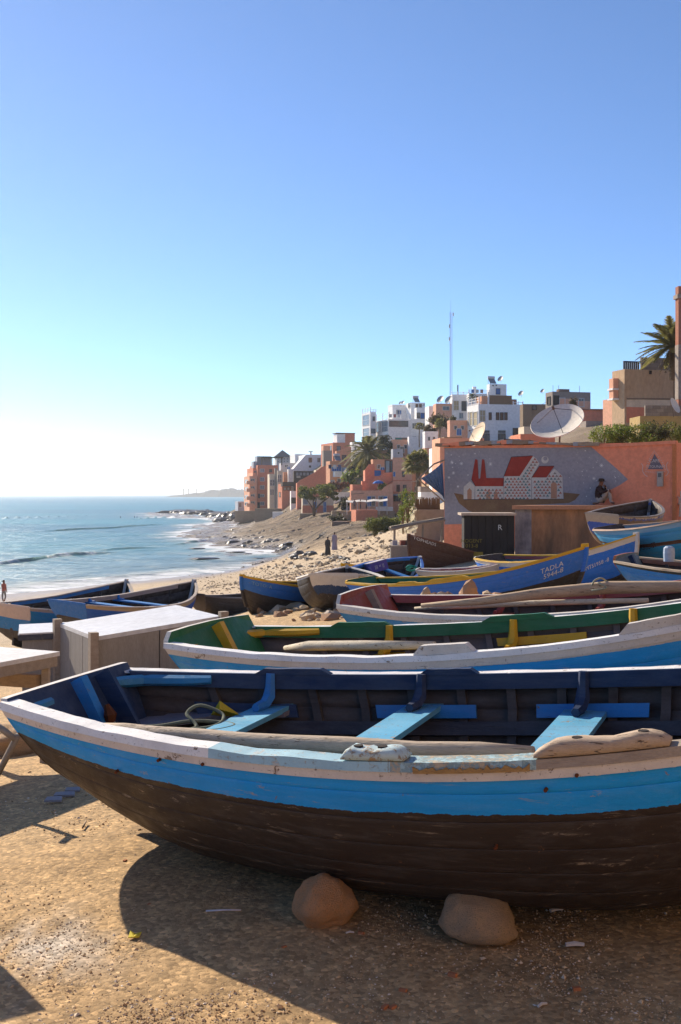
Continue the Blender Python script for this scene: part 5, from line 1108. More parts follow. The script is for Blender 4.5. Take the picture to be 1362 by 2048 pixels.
h = House('dark timber terrace building with pergola and screens', 586, 587.5, 629, 942, 968, 290, mat('dark_timber', (.06, .045, .04), (.10, .07, .05), 1), 14)
for i in range(5): h.win('f', 592 + i * 7, 945, 597 + i * 7, 951, frame_d, mat('grey_curtain', (.28, .28, .32)), 1)
h.win('f', 594, 951.5, 600, 955, frame_w, mat('lit_sign', (.5, .42, .35)), 1)
h = House('small red restaurant with dark timber balcony and three lit arches', 556, 564, 583, 968, 1004, 285, 'red', 30)
for x in (568, 575, 582): h.win('f', x - .5, 975, x + 4, 980, frame_d, mat('lit_sign', (.5, .42, .35)), 1)
b = MB(); p0, p1 = h.f(562, 964), h.f(592, 973); b.box(((p0.x + p1.x) / 2, -.8, (p0.z + p1.z) / 2), (p1.x - p0.x, 1.8, p0.z - p1.z)); b.build('timber_balcony', mat('dark_timber', (.06, .045, .04)), h.r)
h.win('l', 558.5, 985, 561, 993, frame_d, glass, 1)
h = House('white beach kiosk with awning below the red wall', 580, 582, 596, 982, 1008, 262, 'white', 10); h.win('f', 583, 996, 594, 1006, frame_d, shade_in, 2)
# large terracotta wall with sloping top
h = House('long terracotta garden wall with sloping top above the round tree', 592, 594, 653, 966, 1004, 250, 'red', 10, name='garden_wall', cat='wall')
b = MB(); z = lambda py: EYE - (py - HY) * 250 / FPX - h.zb; q = [Vector((0, -.02, h.H - .05)), Vector((h.W, -.02, h.H - .05)), Vector((h.W, -.02, z(931))), Vector((h.W * .82, -.02, z(934))), Vector((h.W * .62, -.02, z(944))), Vector((h.W * .35, -.02, z(953))), Vector((h.W * .12, -.02, z(960)))]; b.prism(q, (0, 0, 0), (0, .5, 0)); b.build('sloping_wall', plast['red'](), h.r)
h = House('low cream and terracotta house with blue arched doors by the round tree', 603, 605, 667, 995, 1027, 214, 'cream', 8)
p0 = h.f(605, 1011); h.block('painted_base', -.04, h.W + .04, -.06, .0, 0, p0.z, plast['red']()); 
for x in (628, 647): h.win('f', x, 1004, x + 5, 1024, frame_w, blueshut, 2, 2, 'door', off=.07)
h.win('f', 607, 998, 615, 1008, frame_w, mat('grey_curtain', (.28, .28, .32)), 3)
h = House('white garden wall house right of the blue arched doors', 664, 667, 703, 984, 1022, 222, 'white', 12)
h = House('tall terracotta house with roof heater and laundry balcony', 652, 660, 706, 922, 984, 232, 'orange', 26)
h.win('f', 662, 961, 668, 971, frame_w, glassb); h.block('balcony', 0.6, h.W * .62, -1.4, 0, h.f(665, 954).z, h.f(665, 943).z, plast['white']()); h.win('f', 664, 934, 682, 942, frame_w, blueshut, 4); h.win('f', 675, 958, 681, 965, frame_w, glass); h.win('f', 684, 936, 696, 950, frame_w, mat('pale_violet', (.42, .38, .48)), 2); h.block('side_panel', h.W * .62, h.W * .68, -1.5, .0, h.f(680, 962).z, h.f(680, 936).z, plast['white']())
# solar heater
def heater(hh, x, y, s=1.0, zz=None):
    z = hh.H if zz is None else zz; r = empty('solar_heater'); r.parent = hh.r; b = MB(); b.tube([(x - .7 * s, y, z + 1.5 * s), (x + .7 * s, y, z + 1.5 * s)], .28 * s, 10); b.build('tank', mat('tank_white', (.62, .62, .62), rough=.4), r)
    b = MB(); q = [Vector((x - .65 * s, y - .1, z + 1.25 * s)), Vector((x + .65 * s, y - .1, z + 1.25 * s)), Vector((x + .65 * s, y - 1.5 * s, z + .2 * s)), Vector((x - .65 * s, y - 1.5 * s, z + .2 * s))]; b.prism(q, (0, 0, 0), (0, .04, -.06)); b.build('collector', mat('collector', (.20, .21, .23), rough=.25, spec=.6), r)
    b = MB(); 
    for dx in (-.6, .6): b.bar((x + dx * s, y, z), (x + dx * s, y, z + 1.4 * s), .06); b.bar((x + dx * s, y - 1.4 * s, z), (x + dx * s, y - 1.4 * s, z + .2 * s), .05)
    b.build('stand', frame_d, r)
heater(h, h.W * .45, 3, .9)
h = House('red upper house with white glazed roof room', 642, 666, 711, 885, 935, 300, 'red', 30); h.block('roof_room', 1.2, 3.4, .3, 4, h.H, h.H + 2.3, plast['white']()); h.block('stair_tower', 3.4, h.W * .98, .15, 4, h.H, h.H + 2.45, plast['red']()); h.block('roof_overhang', .9, h.W, -.1, 4.2, h.H + 2.46, h.H + 2.6, plast['brown']()); h.win('l', 655, 893, 663, 900, frame_w, glass, 3)
h = House('grey rendered block in front of the red upper house', 645, 647, 664, 901, 935, 292, 'grey', 20); h.block('lit_band', -.05, h.W * .8, -.05, 3, h.H, h.H + 1.2, plast['pink']())
h = House('orange house wall with slanted top behind the date palm', 671, 673, 703, 902, 930, 262, 'orange', 18); b = MB(); b.prism([Vector((0, 0, h.H - .1)), Vector((h.W, 0, h.H - .1)), Vector((h.W, 0, h.H + 1.1))], (0, 0, 0), (0, .6, 0)); b.build('slanted_top', plast['orange'](), h.r)
h = House('brown garden wall behind the dark bushes', 740, 746, 796, 900, 945, 245, 'brown', 12, name='garden_wall', cat='wall')
# pink stepped house with blue windows
D8 = 176
h = House('pink three storey house with square tower beside the fan palm', 780, 785.5, 824, 917, 1028, D8, 'pink', -10, depth=7); h.parapet(.15)
for x0, y0, x1, y1, g in ((786.5, 944, 790.5, 953, blueshut), (805, 943.5, 809, 953, glass), (794, 970.5, 799, 982.5, mat('brown_shutter', (.16, .08, .05))), (807, 970.5, 812, 981.5, mat('grey_shutter', (.2, .18, .17))), (788.5, 991.5, 800.5, 1001, glass), (806, 987.5, 814.5, 1006, mat('teal_door', (.04, .16, .22)))): h.win('f', x0, y0, x1, y1, frame_d if g != blueshut else frame_w, g, 1)
p = h.f(788, 989); h.block('shop_awning', p.x, h.f(801, 989).x, -1.0, .02, p.z - .15, p.z, mat('pale_blue_awning', (.25, .45, .6)))
for y in (961, 984.5): p = h.f(786, y); h.block('string_course', -.02, h.W + .02, -.06, .0, p.z - .08, p.z + .08, plast['red']())
h = House('pink house right side wing in the shade of the fan palm', 822, 825, 843, 921, 1028, D8 + 3, plast['orange'](), 20); h.win('f', 826, 974, 832, 982, frame_w, mat('grey_shutter', (.2, .18, .17)), 2)
h = House('glazed stair tower of the pink house with dark frame', 766, 769, 786, 918.5, 962, D8 + 2.5, 'brown', -6, depth=4); h.win('f', 771.5, 922, 779, 948, frame_d, glassb, 1); h.win('f', 781, 922, 784.5, 948, frame_d, glass, 1)
h = House('upper terrace block of the pink house with curved parapet', 727, 730, 771, 940, 985, D8 + 5, 'red', 4, depth=5); b = MB(); W, HH = h.W, h.H; b.prism([Vector((0, -.05, HH)), Vector((W * .2, -.05, HH + .9)), Vector((W * .45, -.05, HH + 1.0)), Vector((W * .5, -.05, HH))], (0, 0, 0), (0, .4, 0)); b.build('curved_parapet', plast['red'](), h.r); p0, p1 = h.f(749, 941), h.f(762, 952); h.block('blue_panel', p0.x, p1.x, -.1, -.01, p1.z, p0.z, blueshut)
h = House('middle terrace of the pink house with stepped parapet', 722, 724, 786, 962, 990, D8 + 1.5, 'red', 2, depth=4); b = MB(); W, HH = h.W, h.H; b.prism([Vector((W * .35, -.04, HH)), Vector((W * .45, -.04, HH + .55)), Vector((W * .62, -.04, HH + .95)), Vector((W * .75, -.04, HH + 1.3)), Vector((W * .98, -.04, HH + 1.35)), Vector((W * .98, -.04, HH))], (0, 0, 0), (0, .35, 0)); b.build('stepped_parapet', plast['red'](), h.r)
h = House('small red garden room left of the pink terraces', 702, 705, 725, 969, 990, D8 - 2, 'red', 20)
h = House('ground floor of the pink house with blue shutters behind the awning', 699, 702, 786, 981, 1022, D8 - 3, 'pink', 0, depth=5)
for x0, x1 in ((735, 742), (743.5, 750), (758, 765), (766.5, 774)): h.win('f', x0, 993, x1, 1012, frame_w, blueshut if x0 in (735, 766.5) else glass, 1, 2)
b = MB(); q = h.f(786, 972); W, HH = h.W, h.H; b.prism([Vector((W * .72, -.03, HH)), Vector((W * .8, -.03, HH + .55)), Vector((W * .99, -.03, HH + 1.1)), Vector((W * .99, -.03, HH))], (0, 0, 0), (0, .3, 0)); b.build('stepped_parapet', plast['pink'](), h.r)
# awning cloth and parasol
def cloth_awning():
    r = thing('shade_sail', 'white cloth shade sail over the terrace of the pink house', 'awning', P(695, 1020, D8 - 9)); O = r.location; rows = []
    for i in range(13):
        t = i / 12; row = []
        for j in range(5): s_ = j / 4; q = P(lerp(692, 775, t), lerp(1000, 1004, s_) - 3 * t - 2.4 * math.sin(t * 9.4) ** 2 * 0 + 3 * math.sin(t * math.pi * 3) ** 2 * .6, lerp(D8 - 6, D8 - 10, s_)); row.append(q - O)
        rows.append(row)
    b = MB(); b.grid(rows); b.grid([[v + Vector((0, 0, -.03)) for v in rw] for rw in rows]); b.build('cloth', mat('sail_cloth', (.66, .62, .58), rough=.8), r, True)
    for px in (694, 715, 738, 758, 774):
        a = P(px, 1003, D8 - 9.5); b = MB(); b.tube([a - O, a - O + Vector((0, 0, -1.9))], .05, 6); b.build('pole', frame_w, r)
cloth_awning()
def parasol(label, px, py, D, rad, m):
    c = P(px, py, D); r = thing('parasol', label, 'parasol', c - Vector((0, 0, 2.0))); b = MB(); n = 8; b.grid([[Vector((0.03 * math.cos(2 * math.pi * j / n), .03 * math.sin(2 * math.pi * j / n), 2.35)) for j in range(n)], [Vector((rad * .6 * math.cos(2 * math.pi * j / n), rad * .6 * math.sin(2 * math.pi * j / n), 2.2)) for j in range(n)], [Vector((rad * math.cos(2 * math.pi * j / n), rad * math.sin(2 * math.pi * j / n), 1.85)) for j in range(n)]], close_v=True); b.build('canopy', m, r)
    b = MB(); b.tube([(0, 0, 0), (0, 0, 2.35)], .03, 6); b.build('pole', frame_w, r)
parasol('blue parasol on the terrace of the pink house', 757, 965, D8 - .5, .95, mat('blue_cloth', (.03, .16, .5)))
# retaining walls on the shore
def retain(label, x0, x1, yt, yb, D, col, th=6, name='retaining_wall'):
    return House(label, x0 - 2, x0, x1, yt, yb, D, col, th, name=name, cat='wall', group='retaining walls above the beach', down=1.5, depth=3)
retain('terracotta pier wall below the shade sail', 712, 755, 1020, 1052, D8 - 14, 'red', 22); retain('stone retaining wall left of the terracotta pier', 664, 704, 1022, 1040, D8 - 2, 'seawall', 4)
retain('stone retaining wall right of the terracotta pier', 754, 790, 1022, 1044, D8 - 6, 'seawall', 4); retain('white low wall on the terrace edge below the pink house', 753, 786, 1014, 1023, D8 - 5, 'white', 2)
retain('brown stone sea wall below the cream houses', 510, 604, 1017, 1034, 285, 'seawall', 6); retain('low stone wall at the foot of the round tree', 600, 668, 1027, 1038, 208, 'seawall', 4); retain('white patched stretch of sea wall', 545, 566, 1024, 1032, 270, 'white', 4); retain('curved stone wall at the far point', 470, 512, 1022, 1034, 312, 'seawall', 8); retain('brown stone outcrop wall on the slope below the terraces', 664, 694, 1043, 1054, 160, 'brown', -12)
# white hotel on the hill
D9 = 268
h = House('white corner building of the hilltop hotel with blue windows', 723.5, 740.5, 752, 824, 890, D9, 'white', 30)
h.win('l', 726, 832, 738, 849, frame_w, glassb, 4, 2); h.win('l', 727, 858, 738, 871, frame_w, glassb, 4, 2); h.win('f', 745, 833, 750, 842, frame_w, glass, 1); h.win('f', 743, 858, 750, 866, frame_d, glass, 1); h.balustrade('l', 724, 819, 740, 824, None, 3, 2); h.balustrade('f', 741, 819, 752, 824, None, 2, 2)
h = House('white hotel front with long glazed gallery and balustrade roof', 751.5, 777, 818, 838, 905, D9 - 4, 'white', 30)
h.win('l', 753, 845, 762.5, 863, frame_w, glassb, 4, 2); h.win('l', 764, 844, 775.5, 862, frame_w, glassb, 4, 2); h.win('l', 754, 872, 764, 886, frame_w, glass, 4, 2); h.win('l', 765, 871, 775.5, 884, frame_w, glass, 3, 2); h.win('f', 779, 842, 815.5, 853, frame_d, glass, 7); h.balustrade('l', 752, 830, 777, 838, None, 2, 3); h.balustrade('f', 802, 830, 817, 838, None, 1, 3)
p = h.f(780, 875); h.block('brown_base', 1.6, h.W, -.06, .0, 0, p.z, plast['brown']()); h.block('teal_base', 1.7, 3.2, -.12, -.062, 0, p.z - .1, plast['teal']())
h = House('plain white annex at the right of the hotel', 816, 818, 860, 838, 890, D9 - 2, 'white', 14)
h = House('white gabled upper storey of the hotel', 776, 785, 813, 812, 842, D9 + 8, 'white', 26); h.parapet(.35); h.win('f', 793, 820, 799, 829, frame_w, glass, 1)
h = House('white roof storey of the hotel with two brown doors', 812, 822, 850, 805, 842, D9 + 4, 'white', 24); h.win('f', 831, 808, 836, 815, frame_w, mat('brown_shutter', (.16, .08, .05)), 1); h.win('f', 838, 808, 843.5, 815, frame_w, mat('brown_shutter', (.16, .08, .05)), 1); h.win('l', 817, 807, 821, 815, frame_w, glass, 1); h.win('f', 847, 808.5, 849, 811, frame_w, glass, 1); heater(h, h.W * .5, 2, 1.0)
h = House('white terrace room of the hotel with dark doorway', 830, 833, 857, 818, 842, D9, 'white', 18); h.win('f', 834, 826, 839, 836, frame_d, glass, 1); h.win('f', 851, 826, 855.5, 836, frame_d, glass, 1); h.parapet(.3)
for i, (px, py, D, rr_) in enumerate(((806, 805, 274, .5), (801, 806, 276, .45), (862, 826, 262, .6), (881, 799, 250, .9), (898, 800, 248, 1.0), (1001, 758, 246, .7), (1042, 787, 225, .6), (1085, 782, 172, .35))):
    dish(['pair of small dishes on the hotel roof, right one', 'pair of small dishes on the hotel roof, left one', 'small dish on the plain white annex', 'left of two dishes on the pinkish roof', 'right of two dishes on the pinkish roof, darker', 'small dish on the white roof tower', 'small dark dish beside the stone house', 'tiny dish on the unfinished building'][i], P(px, py, D), rr_, (-.6, -.55, .5), mat('dish_grey', (.42, .41, .40), rough=.5), P(px + 1, py + 8, D), .18)
h = House('low white wall house below the hotel', 816, 818, 848, 873, 900, 236, 'white', 10); h = House('grey low wall house beneath the shrubs', 858, 861, 884, 877, 900, 222, 'grey', 8)
h = House('small pale blue house tucked between palms', 782, 786, 806, 898, 925, 215, mat('pale_blue_render', (.42, .44, .50)), 14); h.win('f', 795, 904, 799, 908, frame_w, glass, 1)
h = House('pinkish house with two windows on the ridge', 866, 872, 904, 807, 850, 250, 'pink', 12); h.win('f', 886, 813, 898, 820, frame_w, glass, 2); h = House('white house side at the ridge left of the pinkish one', 850, 858, 874, 812, 850, 256, 'white', 12)
# white house with balconies
D10 = 200
h = House('white house with four narrow windows and dark ground floor doors', 934, 957, 1047.5, 808, 905, D10, 'white', 24)
for x0, x1 in ((978, 982.5), (992.5, 997.5), (1000.7, 1006), (1009.2, 1014)): h.win('f', x0, 825.5, x1, 839.5, frame_d, mat('brown_shutter', (.16, .08, .05)), 1)
for x0, x1 in ((967, 978), (997, 1010)): h.win('f', x0, 868, x1, 886, frame_d, glass, 2); h.win('f', x0, 861.5, x1, 865, frame_d, glass, 3)
h.win('f', 1026.5, 857, 1039, 872, frame_d, mat('brown_shutter', (.16, .08, .05)), 2)
for x0, x1 in ((936, 938.5), (940.5, 945.5), (947.5, 955)): h.win('l', x0, 825, x1, 850, frame_w, mat('lit_recess', (.46, .38, .24)), 1, 2)
h.balustrade('l', 935, 800, 957, 808, None, 3, 3); h.balustrade('f', 1027, 804, 1046, 816, None, 2, 3); h.win('f', 960, 821, 970, 842, frame_w, mat('lit_recess', (.46, .38, .24)), 2, 2)
p0, p1 = h.f(979, 790), h.f(1025, 811); h.block('reed_screen', p0.x, p1.x, .3, .45, p1.z, p0.z, mat('reed', (.26, .16, .09), (.18, .11, .07), 2, .9, .1, .6, 8, .05, (6, 6, .5))); h.block('screen_side', p0.x - 1.3, p0.x - .2, .4, 3, h.H, p0.z - .2, plast['orange']()); h.block('white_pillar', p0.x - .25, p0.x + .0, .1, .4, h.H, p0.z + .5, plast['white']())
p0, p1 = h.f(1026, 797), h.f(1040, 812); h.block('brick_stack', p0.x, p1.x, 1.5, 4, h.H, p0.z, plast['brown']())
h = House('white house behind with terrace posts and black stove pipe', 900, 904.5, 940, 789, 850, D10 + 50, 'white', 16); h.win('f', 908, 802, 917, 820, frame_w, mat('lit_recess', (.46, .38, .24)), 2, 2); h.win('f', 924, 803, 934, 821, frame_d, glass, 2, 2); h.balustrade('f', 904, 784, 938, 789, None, 3, 2); b = MB(); p = h.f(918, 789); b.tube([(p.x, 1, h.H), (p.x, 1, h.H + 2.2)], .14, 8); b.build('stove_pipe', frame_d, h.r)
h = House('long white roof terrace with pointed posts at the ridge', 934, 938, 980, 787, 830, D10 + 46, 'white', 16); h.balustrade('f', 938, 780, 979, 787, None, 3, 3); h.block('chimney', 1.2, 1.9, 1, 1.7, h.H, h.H + 1.6, plast['white']())
h = House('white roof tower carrying a solar heater, highest on the ridge', 974, 979, 1013, 768, 800, D10 + 48, 'white', 18); heater(h, h.W * .3, 2.5, 1.1); h.win('f', 985, 770, 987, 772, frame_d, glass, 1); h.win('f', 991.5, 769.5, 993.5, 771.5, frame_d, glass, 1)
# brown stone house, unfinished block
h = House('brown rubble stone house behind the large dish', 1043, 1046, 1101, 808, 870, 182, 'stone', 10); h.win('f', 1065, 812, 1072, 819, frame_d, glass, 1)
h = House('unfinished grey concrete building with rusty rods on its roof', 1091, 1105, 1181, 783, 830, 172, 'grey', 24); h.win('f', 1108, 792, 1117, 815, frame_d, shade_in, 1); h.win('l', 1095, 795, 1101, 808, frame_d, shade_in, 1); p0, p1 = h.f(1118, 797), h.f(1150, 825); h.block('pink_infill', p0.x, p1.x, -.08, 0, p1.z, p0.z, plast['pink']()); p0, p1 = h.f(1152, 802), h.f(1180, 825); h.block('pink_infill', p0.x, p1.x, -.08, 0, p1.z, p0.z, plast['pink']()); h.block('rubble_parapet', 1.5, 3.2, 1, 2, h.H, h.H + .5, plast['brown']())
for x in (.3, 1.2, 4.6): b = MB(); b.tube([(x, .5, h.H), (x, .5, h.H + 1.0)], .03, 5); b.build('rod', rust, h.r)
h = House('small terracotta box house right of the unfinished building', 1160, 1165, 1213, 820, 842, 130, 'red', 12); h.block('roof_slab', -.2, h.W * .98, -.2, 3, h.H, h.H + .12, plast['brown']()); h = House('grey block shed under the terracotta box house', 1166, 1172, 1206, 842, 880, 118, 'grey', 12)
for lbl, a in (('low terracotta roof wall behind the tan dish', (876, 880, 968, 876, 900, 56, 'pink')), ('small wooden roof hut behind the café', (884, 888, 924, 874, 882, 62, mat('hut_wood', (.36, .24, .15), (.26, .17, .1), 2))), ('terracotta roof wall left of the large dish', (1038, 1041, 1110, 868, 886, 60, 'red')), ('cream low house behind the café roof', (1044, 1048, 1080, 853, 872, 110, 'cream')), ('black water tank hut on the café roof', (1006, 1008, 1040, 878, 890, 52, mat('black_tank', (.03, .03, .032), rough=.5))), ('white lean-to by the roof hut', (868, 872, 888, 895, 908, 64, 'white')), ('grey cement wall behind the tan dish', (1034, 1036, 1062, 870, 884, 64, 'grey'))):
    House(lbl, *a, 12, down=2.)
# right-hand buildings
D11 = 92
h = House('tall cream house with bare side wall and balustrade at the right edge', 1228, 1249, 1360, 738, 850, D11, mat('cream_ochre_plaster', (.50, .34, .21), (.58, .44, .30), .5, .9, .15, .3, 4, .04, (1, 1, .5)), 28)
h.win('f', 1298.5, 742, 1302, 748, frame_d, shade_in, 1); p0 = h.f(1253, 798); p1 = h.f(1340, 816); h.block('white_strip', p0.x, p1.x, -.03, 0, p1.z, p0.z, plast['cream']()); p2 = h.f(1253, 845); h.block('terracotta_base', p0.x, p1.x, -.04, 0, p2.z, p1.z, plast['red']()); b = MB(); b.bar((p0.x, -.06, p0.z), (h.W, -.06, p0.z + .1), .05); b.build('cable', frame_d, h.r)
for y in (770, 790): p = h.l(1238, y); h.block('balcony', -.45, 0, 1., h.T * .85, p.z - .25, p.z + .55, plast['pink']()); h.block('balcony_slab', -.55, 0, .9, h.T * .9, p.z - .4, p.z - .26, plast['white']())
for i in range(8):
    x = h.f(1250 + i * 4.1, 738).x; b = MB(); z0, z1 = h.H, h.f(1250, 723).z; b.box((x, .15, (z0 + z1) / 2), (.11, .11, z1 - z0)); b.build('baluster', frame_d, h.r)
b = MB(); b.box((lerp(0, h.f(1283, 738).x, .5), .15, h.f(1250, 722.5).z), (h.f(1283, 738).x, .16, .08)); b.build('rail', frame_d, h.r)
# parapet of bare concrete blocks, laid one by one
blk = [mat('concrete_block_%d' % i, c, None, 3, .95, .1, .5, 14, .02) for i, c in enumerate(((.27, .22, .18), (.23, .19, .155), (.30, .25, .205)))]
def blocks(hh, x0, x1, z0, z1, y=.02, th=.2, bl=.42, bh=.2):
    nz = max(1, round((z1 - z0) / bh)); mesh = {}
    for r_ in range(nz):
        x = x0 - (bl / 2 if r_ % 2 else 0)
        while x < x1:
            a, c = max(x, x0), min(x + bl, x1)
            if c - a > .08: b = MB(); j = random.uniform(-.008, .008); b.box(((a + c) / 2, y + th / 2 + j, z0 + (r_ + .5) * bh), (c - a - .016, th, bh - .016)); b.build('block', random.choice(blk), hh.r)
            x += bl
    hh.block('mortar', x0 + .01, x1 - .01, y + .02, y + th - .02, z0, z0 + nz * bh - .01, mat('mortar', (.20, .165, .135)))
blocks(h, h.f(1283, 738).x, h.f(1357, 738).x, h.H + .003, h.f(1283, 712).z)
h.block('side_strip', h.f(1347, 740).x, h.W, -.05, 0, 0, h.H - .01, plast['stone']())
h = House('brick and plaster tower rising at the right edge', 1355, 1357, 1420, 572, 880, 84, mat('brick_tower', (.38, .15, .10), (.30, .2, .15), .5, .95, .1, .5, 6, .04), 10, depth=.6); h.block('cornice', -.12, h.W, -.12, .7, h.H - .9, h.H - .6, plast['grey']()); h.block('cement_band', -.02, h.W, -.02, .62, h.H * .42, h.H * .70, plast['grey']())
h = House('white and peach house with small windows left of the tall cream one', 1210, 1226, 1250, 797, 850, D11 + 18, 'pink', 28); h.win('f', 1229, 806, 1236, 812, frame_d, glass, 1); p0 = h.f(1227, 818); h.block('white_base', -.03, h.W, -.04, 0, 0, p0.z, plast['white']())
h = House('yellow garden wall topped with grey blocks above the hedge', 1276, 1280, 1372, 832, 862, 64, mat('yellow_wall', (.42, .30, .12), (.34, .24, .10), .6), 4, name='garden_wall', cat='wall'); blocks(h, .3, h.f(1370, 830).x, h.H + .003, h.f(1300, 811).z)
c = P(1348, 812, 63.); dish('white dish on the yellow garden wall at the right edge', c, .45, (.7, -.6, .4), dishm, (c.x, c.y + .1, c.z - .6), .2, False)
# reed fence and cream rock face behind the pole shelter
h = House('grey concrete retaining wall left of the café under a reed fence', 826, 829, 889, 1019, 1062, 66, 'grey', 6, name='retaining_wall', cat='wall', depth=4); p0, p1 = h.f(834, 996), h.f(882, 1018.5)
reedm = mat('reed', (.26, .16, .09))
for i in range(46): x = lerp(p0.x, p1.x, i / 45); b = MB(); b.tube([(x, .5, h.H - .02), (x + random.uniform(-.03, .03), .5, h.H + (p0.z - h.H) * random.uniform(.85, 1.12))], .022, 4); b.build('reed', reedm, h.r)
def rockface():
    rows = []
    for i in range(12):
        t = i / 11; row = []
        for j in range(14): s_ = j / 13; q = P(lerp(818, 798, t) + s_ * lerp(12, 34, t), lerp(1008, 1066, t), lerp(67, 62.5, t) - 1.2 * s_); row.append(q + Vector((random.uniform(-.12, .12), random.uniform(-.25, .25), random.uniform(-.1, .1))))
        rows.append(row)
    b = MB(); b.grid(rows); back = [[rows[0][j] + Vector((0, 2, -.2)) for j in range(14)], rows[0]]; b.grid(back); tag(b.build('rock_face', mat('pale_rock', (.56, .48, .33), (.44, .36, .24), .8, .95, .1, .7, 4, .1)), 'sunlit cream rock face below the reed fence', 'rock face')
rockface()
h = House('small white shop roof behind the reed fence', 838, 842, 892, 984, 1010, 110, 'white', 8); h = House('pale grey low shop behind the reed fence', 838, 841, 862, 973, 990, 118, 'grey', 8)
for lbl, a in (('pink house filling the slope behind the fan palm', (846, 850, 886, 902, 960, 188, 'pink')), ('terracotta house above the pink terraces', (742, 746, 784, 924, 970, 214, 'orange')), ('white house end below the ridge shrubs', (846, 850, 876, 868, 905, 212, 'white')), ('peach house on the slope left of the white balcony house', (896, 900, 936, 846, 900, 205, 'pink')),
    ('small cream house between the garden wall and the terracotta house', (628, 632, 655, 944, 975, 262, 'cream')), ('pale terraced house under the red upper house', (690, 694, 716, 938, 972, 240, 'cream')), ('terracotta low house right of the beach kiosk', (594, 596, 610, 984, 1015, 256, 'orange')), ('white roof house behind the orange slanted wall', (700, 704, 726, 888, 925, 280, 'white')), ('pink low house at the foot of the hotel', (782, 786, 822, 884, 915, 238, 'pink'))):
    h = House(lbl, *a, 16); mx = (a[1] + a[2]) / 2; ww = (a[2] - a[1]) * .12
    for k in (-1, 1): h.win('f', mx + k * ww * 1.6 - ww * .6, a[3] + 6, mx + k * ww * 1.6 + ww * .6, a[3] + 13, frame_w, glass, 1)
    h.parapet(.5)
# mast
def mast():
    c = P(901.5, 792, 290); r = thing('radio_mast', 'tall thin lattice radio mast on the ridge', 'mast', c - Vector((0, 0, 3))); Ht = P(0, 625, 290).z - c.z + 3; w = .32
    for k in range(3):
        a = 2 * math.pi * k / 3; b = MB(); b.tube([(w * math.cos(a), w * math.sin(a), 0), (w * math.cos(a), w * math.sin(a), Ht)], .045, 5); b.build('leg', mat('mast_steel', (.32, .34, .42), rough=.5, metal=.3), r)
    n = 34; b = MB()
    for i in range(n):
        z0, z1 = Ht * i / n, Ht * (i + 1) / n
        for k in range(3): a, a2 = 2 * math.pi * k / 3, 2 * math.pi * (k + 1) / 3; b.bar((w * math.cos(a), w * math.sin(a), z0), (w * math.cos(a2), w * math.sin(a2), z1), .03)
    b.build('lattice', mat('mast_steel', (.32, .34, .42)), r); b = MB(); b.tube([(0, 0, Ht), (0, 0, Ht + 3.6)], [.04, .015], 5); b.build('whip', mat('mast_steel', (.32, .34, .42)), r)
    for z, a in ((Ht * .98, 0), (Ht * .86, 2.), (Ht * .72, 4.)): b = MB(); b.box((w * 2 * math.cos(a), w * 2 * math.sin(a), z), (.25, .25, .9)); b.build('antenna_panel', frame_w, r)
mast()

# ordinary windows on the fronts that have none or one, a row to each storey
random.seed(5)
for h in House.all:
    vis = h.H - h.down
    if h.cat != 'house' or h.nw > 2 or h.W < 2.6 or vis < 2.6 or h.c.y < 100 or 'stone' in h.m.name or 'timber' in h.m.name: continue
    for fl in range(max(1, min(3, int(vis / 3)))):
        z1 = h.H - 1.0 - fl * 3.0
        for i in range(max(1, min(4, int(h.W / 2.4)))):
            xa = (i + .5) * h.W / max(1, min(4, int(h.W / 2.4))) - .4
            if random.random() < .25: continue
            a, b_ = h.px(xa, z1), h.px(xa + .8, z1 - 1.15); h.win('f', a[0], a[1], b_[0], b_[1], random.choice([frame_w, frame_d]), random.choice([glass, glass, glassb, blueshut]), 2, 1)
# overhead cables sagging between roofs
for lbl, a, c in (('thin cable sagging from the pink tower to the café roof', P(823, 962, 176), P(889, 905, 60)), ('thin cable across the front of the pink house', P(700, 988, 172), P(786, 962, 175)), ('thin cable from the white balcony house to the stone house', P(1040, 812, 198), P(1100, 800, 178))):
    b = MB(); b.tube([a.lerp(c, t / 8) - a - Vector((0, 0, 1.2 * math.sin(math.pi * t / 8) * .5)) for t in range(9)], .025, 4); o = b.build('overhead_cable', frame_d); o.location = a; tag(o, lbl, 'cable')
# washing on lines
for i, (lbl, px, py, D, cols) in enumerate((('washing line with dark and white clothes on the terracotta house', 670, 934, 228, ((.05, .06, .12), (.6, .6, .62), (.08, .1, .25))), ('washing line with pale clothes on the hotel roof terrace', 790, 832, 262, ((.6, .58, .55), (.35, .1, .1), (.6, .62, .66))), ('washing line on the white roof terrace at the ridge', 955, 783, 244, ((.1, .2, .45), (.62, .6, .56), (.5, .25, .2))))):
    p = P(px, py, D); r = thing('washing_line', lbl, 'washing', p); b = MB(); b.tube([(-1.6, 0, .5), (0, 0, .42), (1.6, 0, .5)], .015, 4); b.build('line', frame_w, r)
    for k, c_ in enumerate(cols): b = MB(); b.box((-1.0 + k * .95, 0, .05), (.6, .03, .75)); b.build('garment', mat('garment_%d_%d' % (i, k), c_), r)
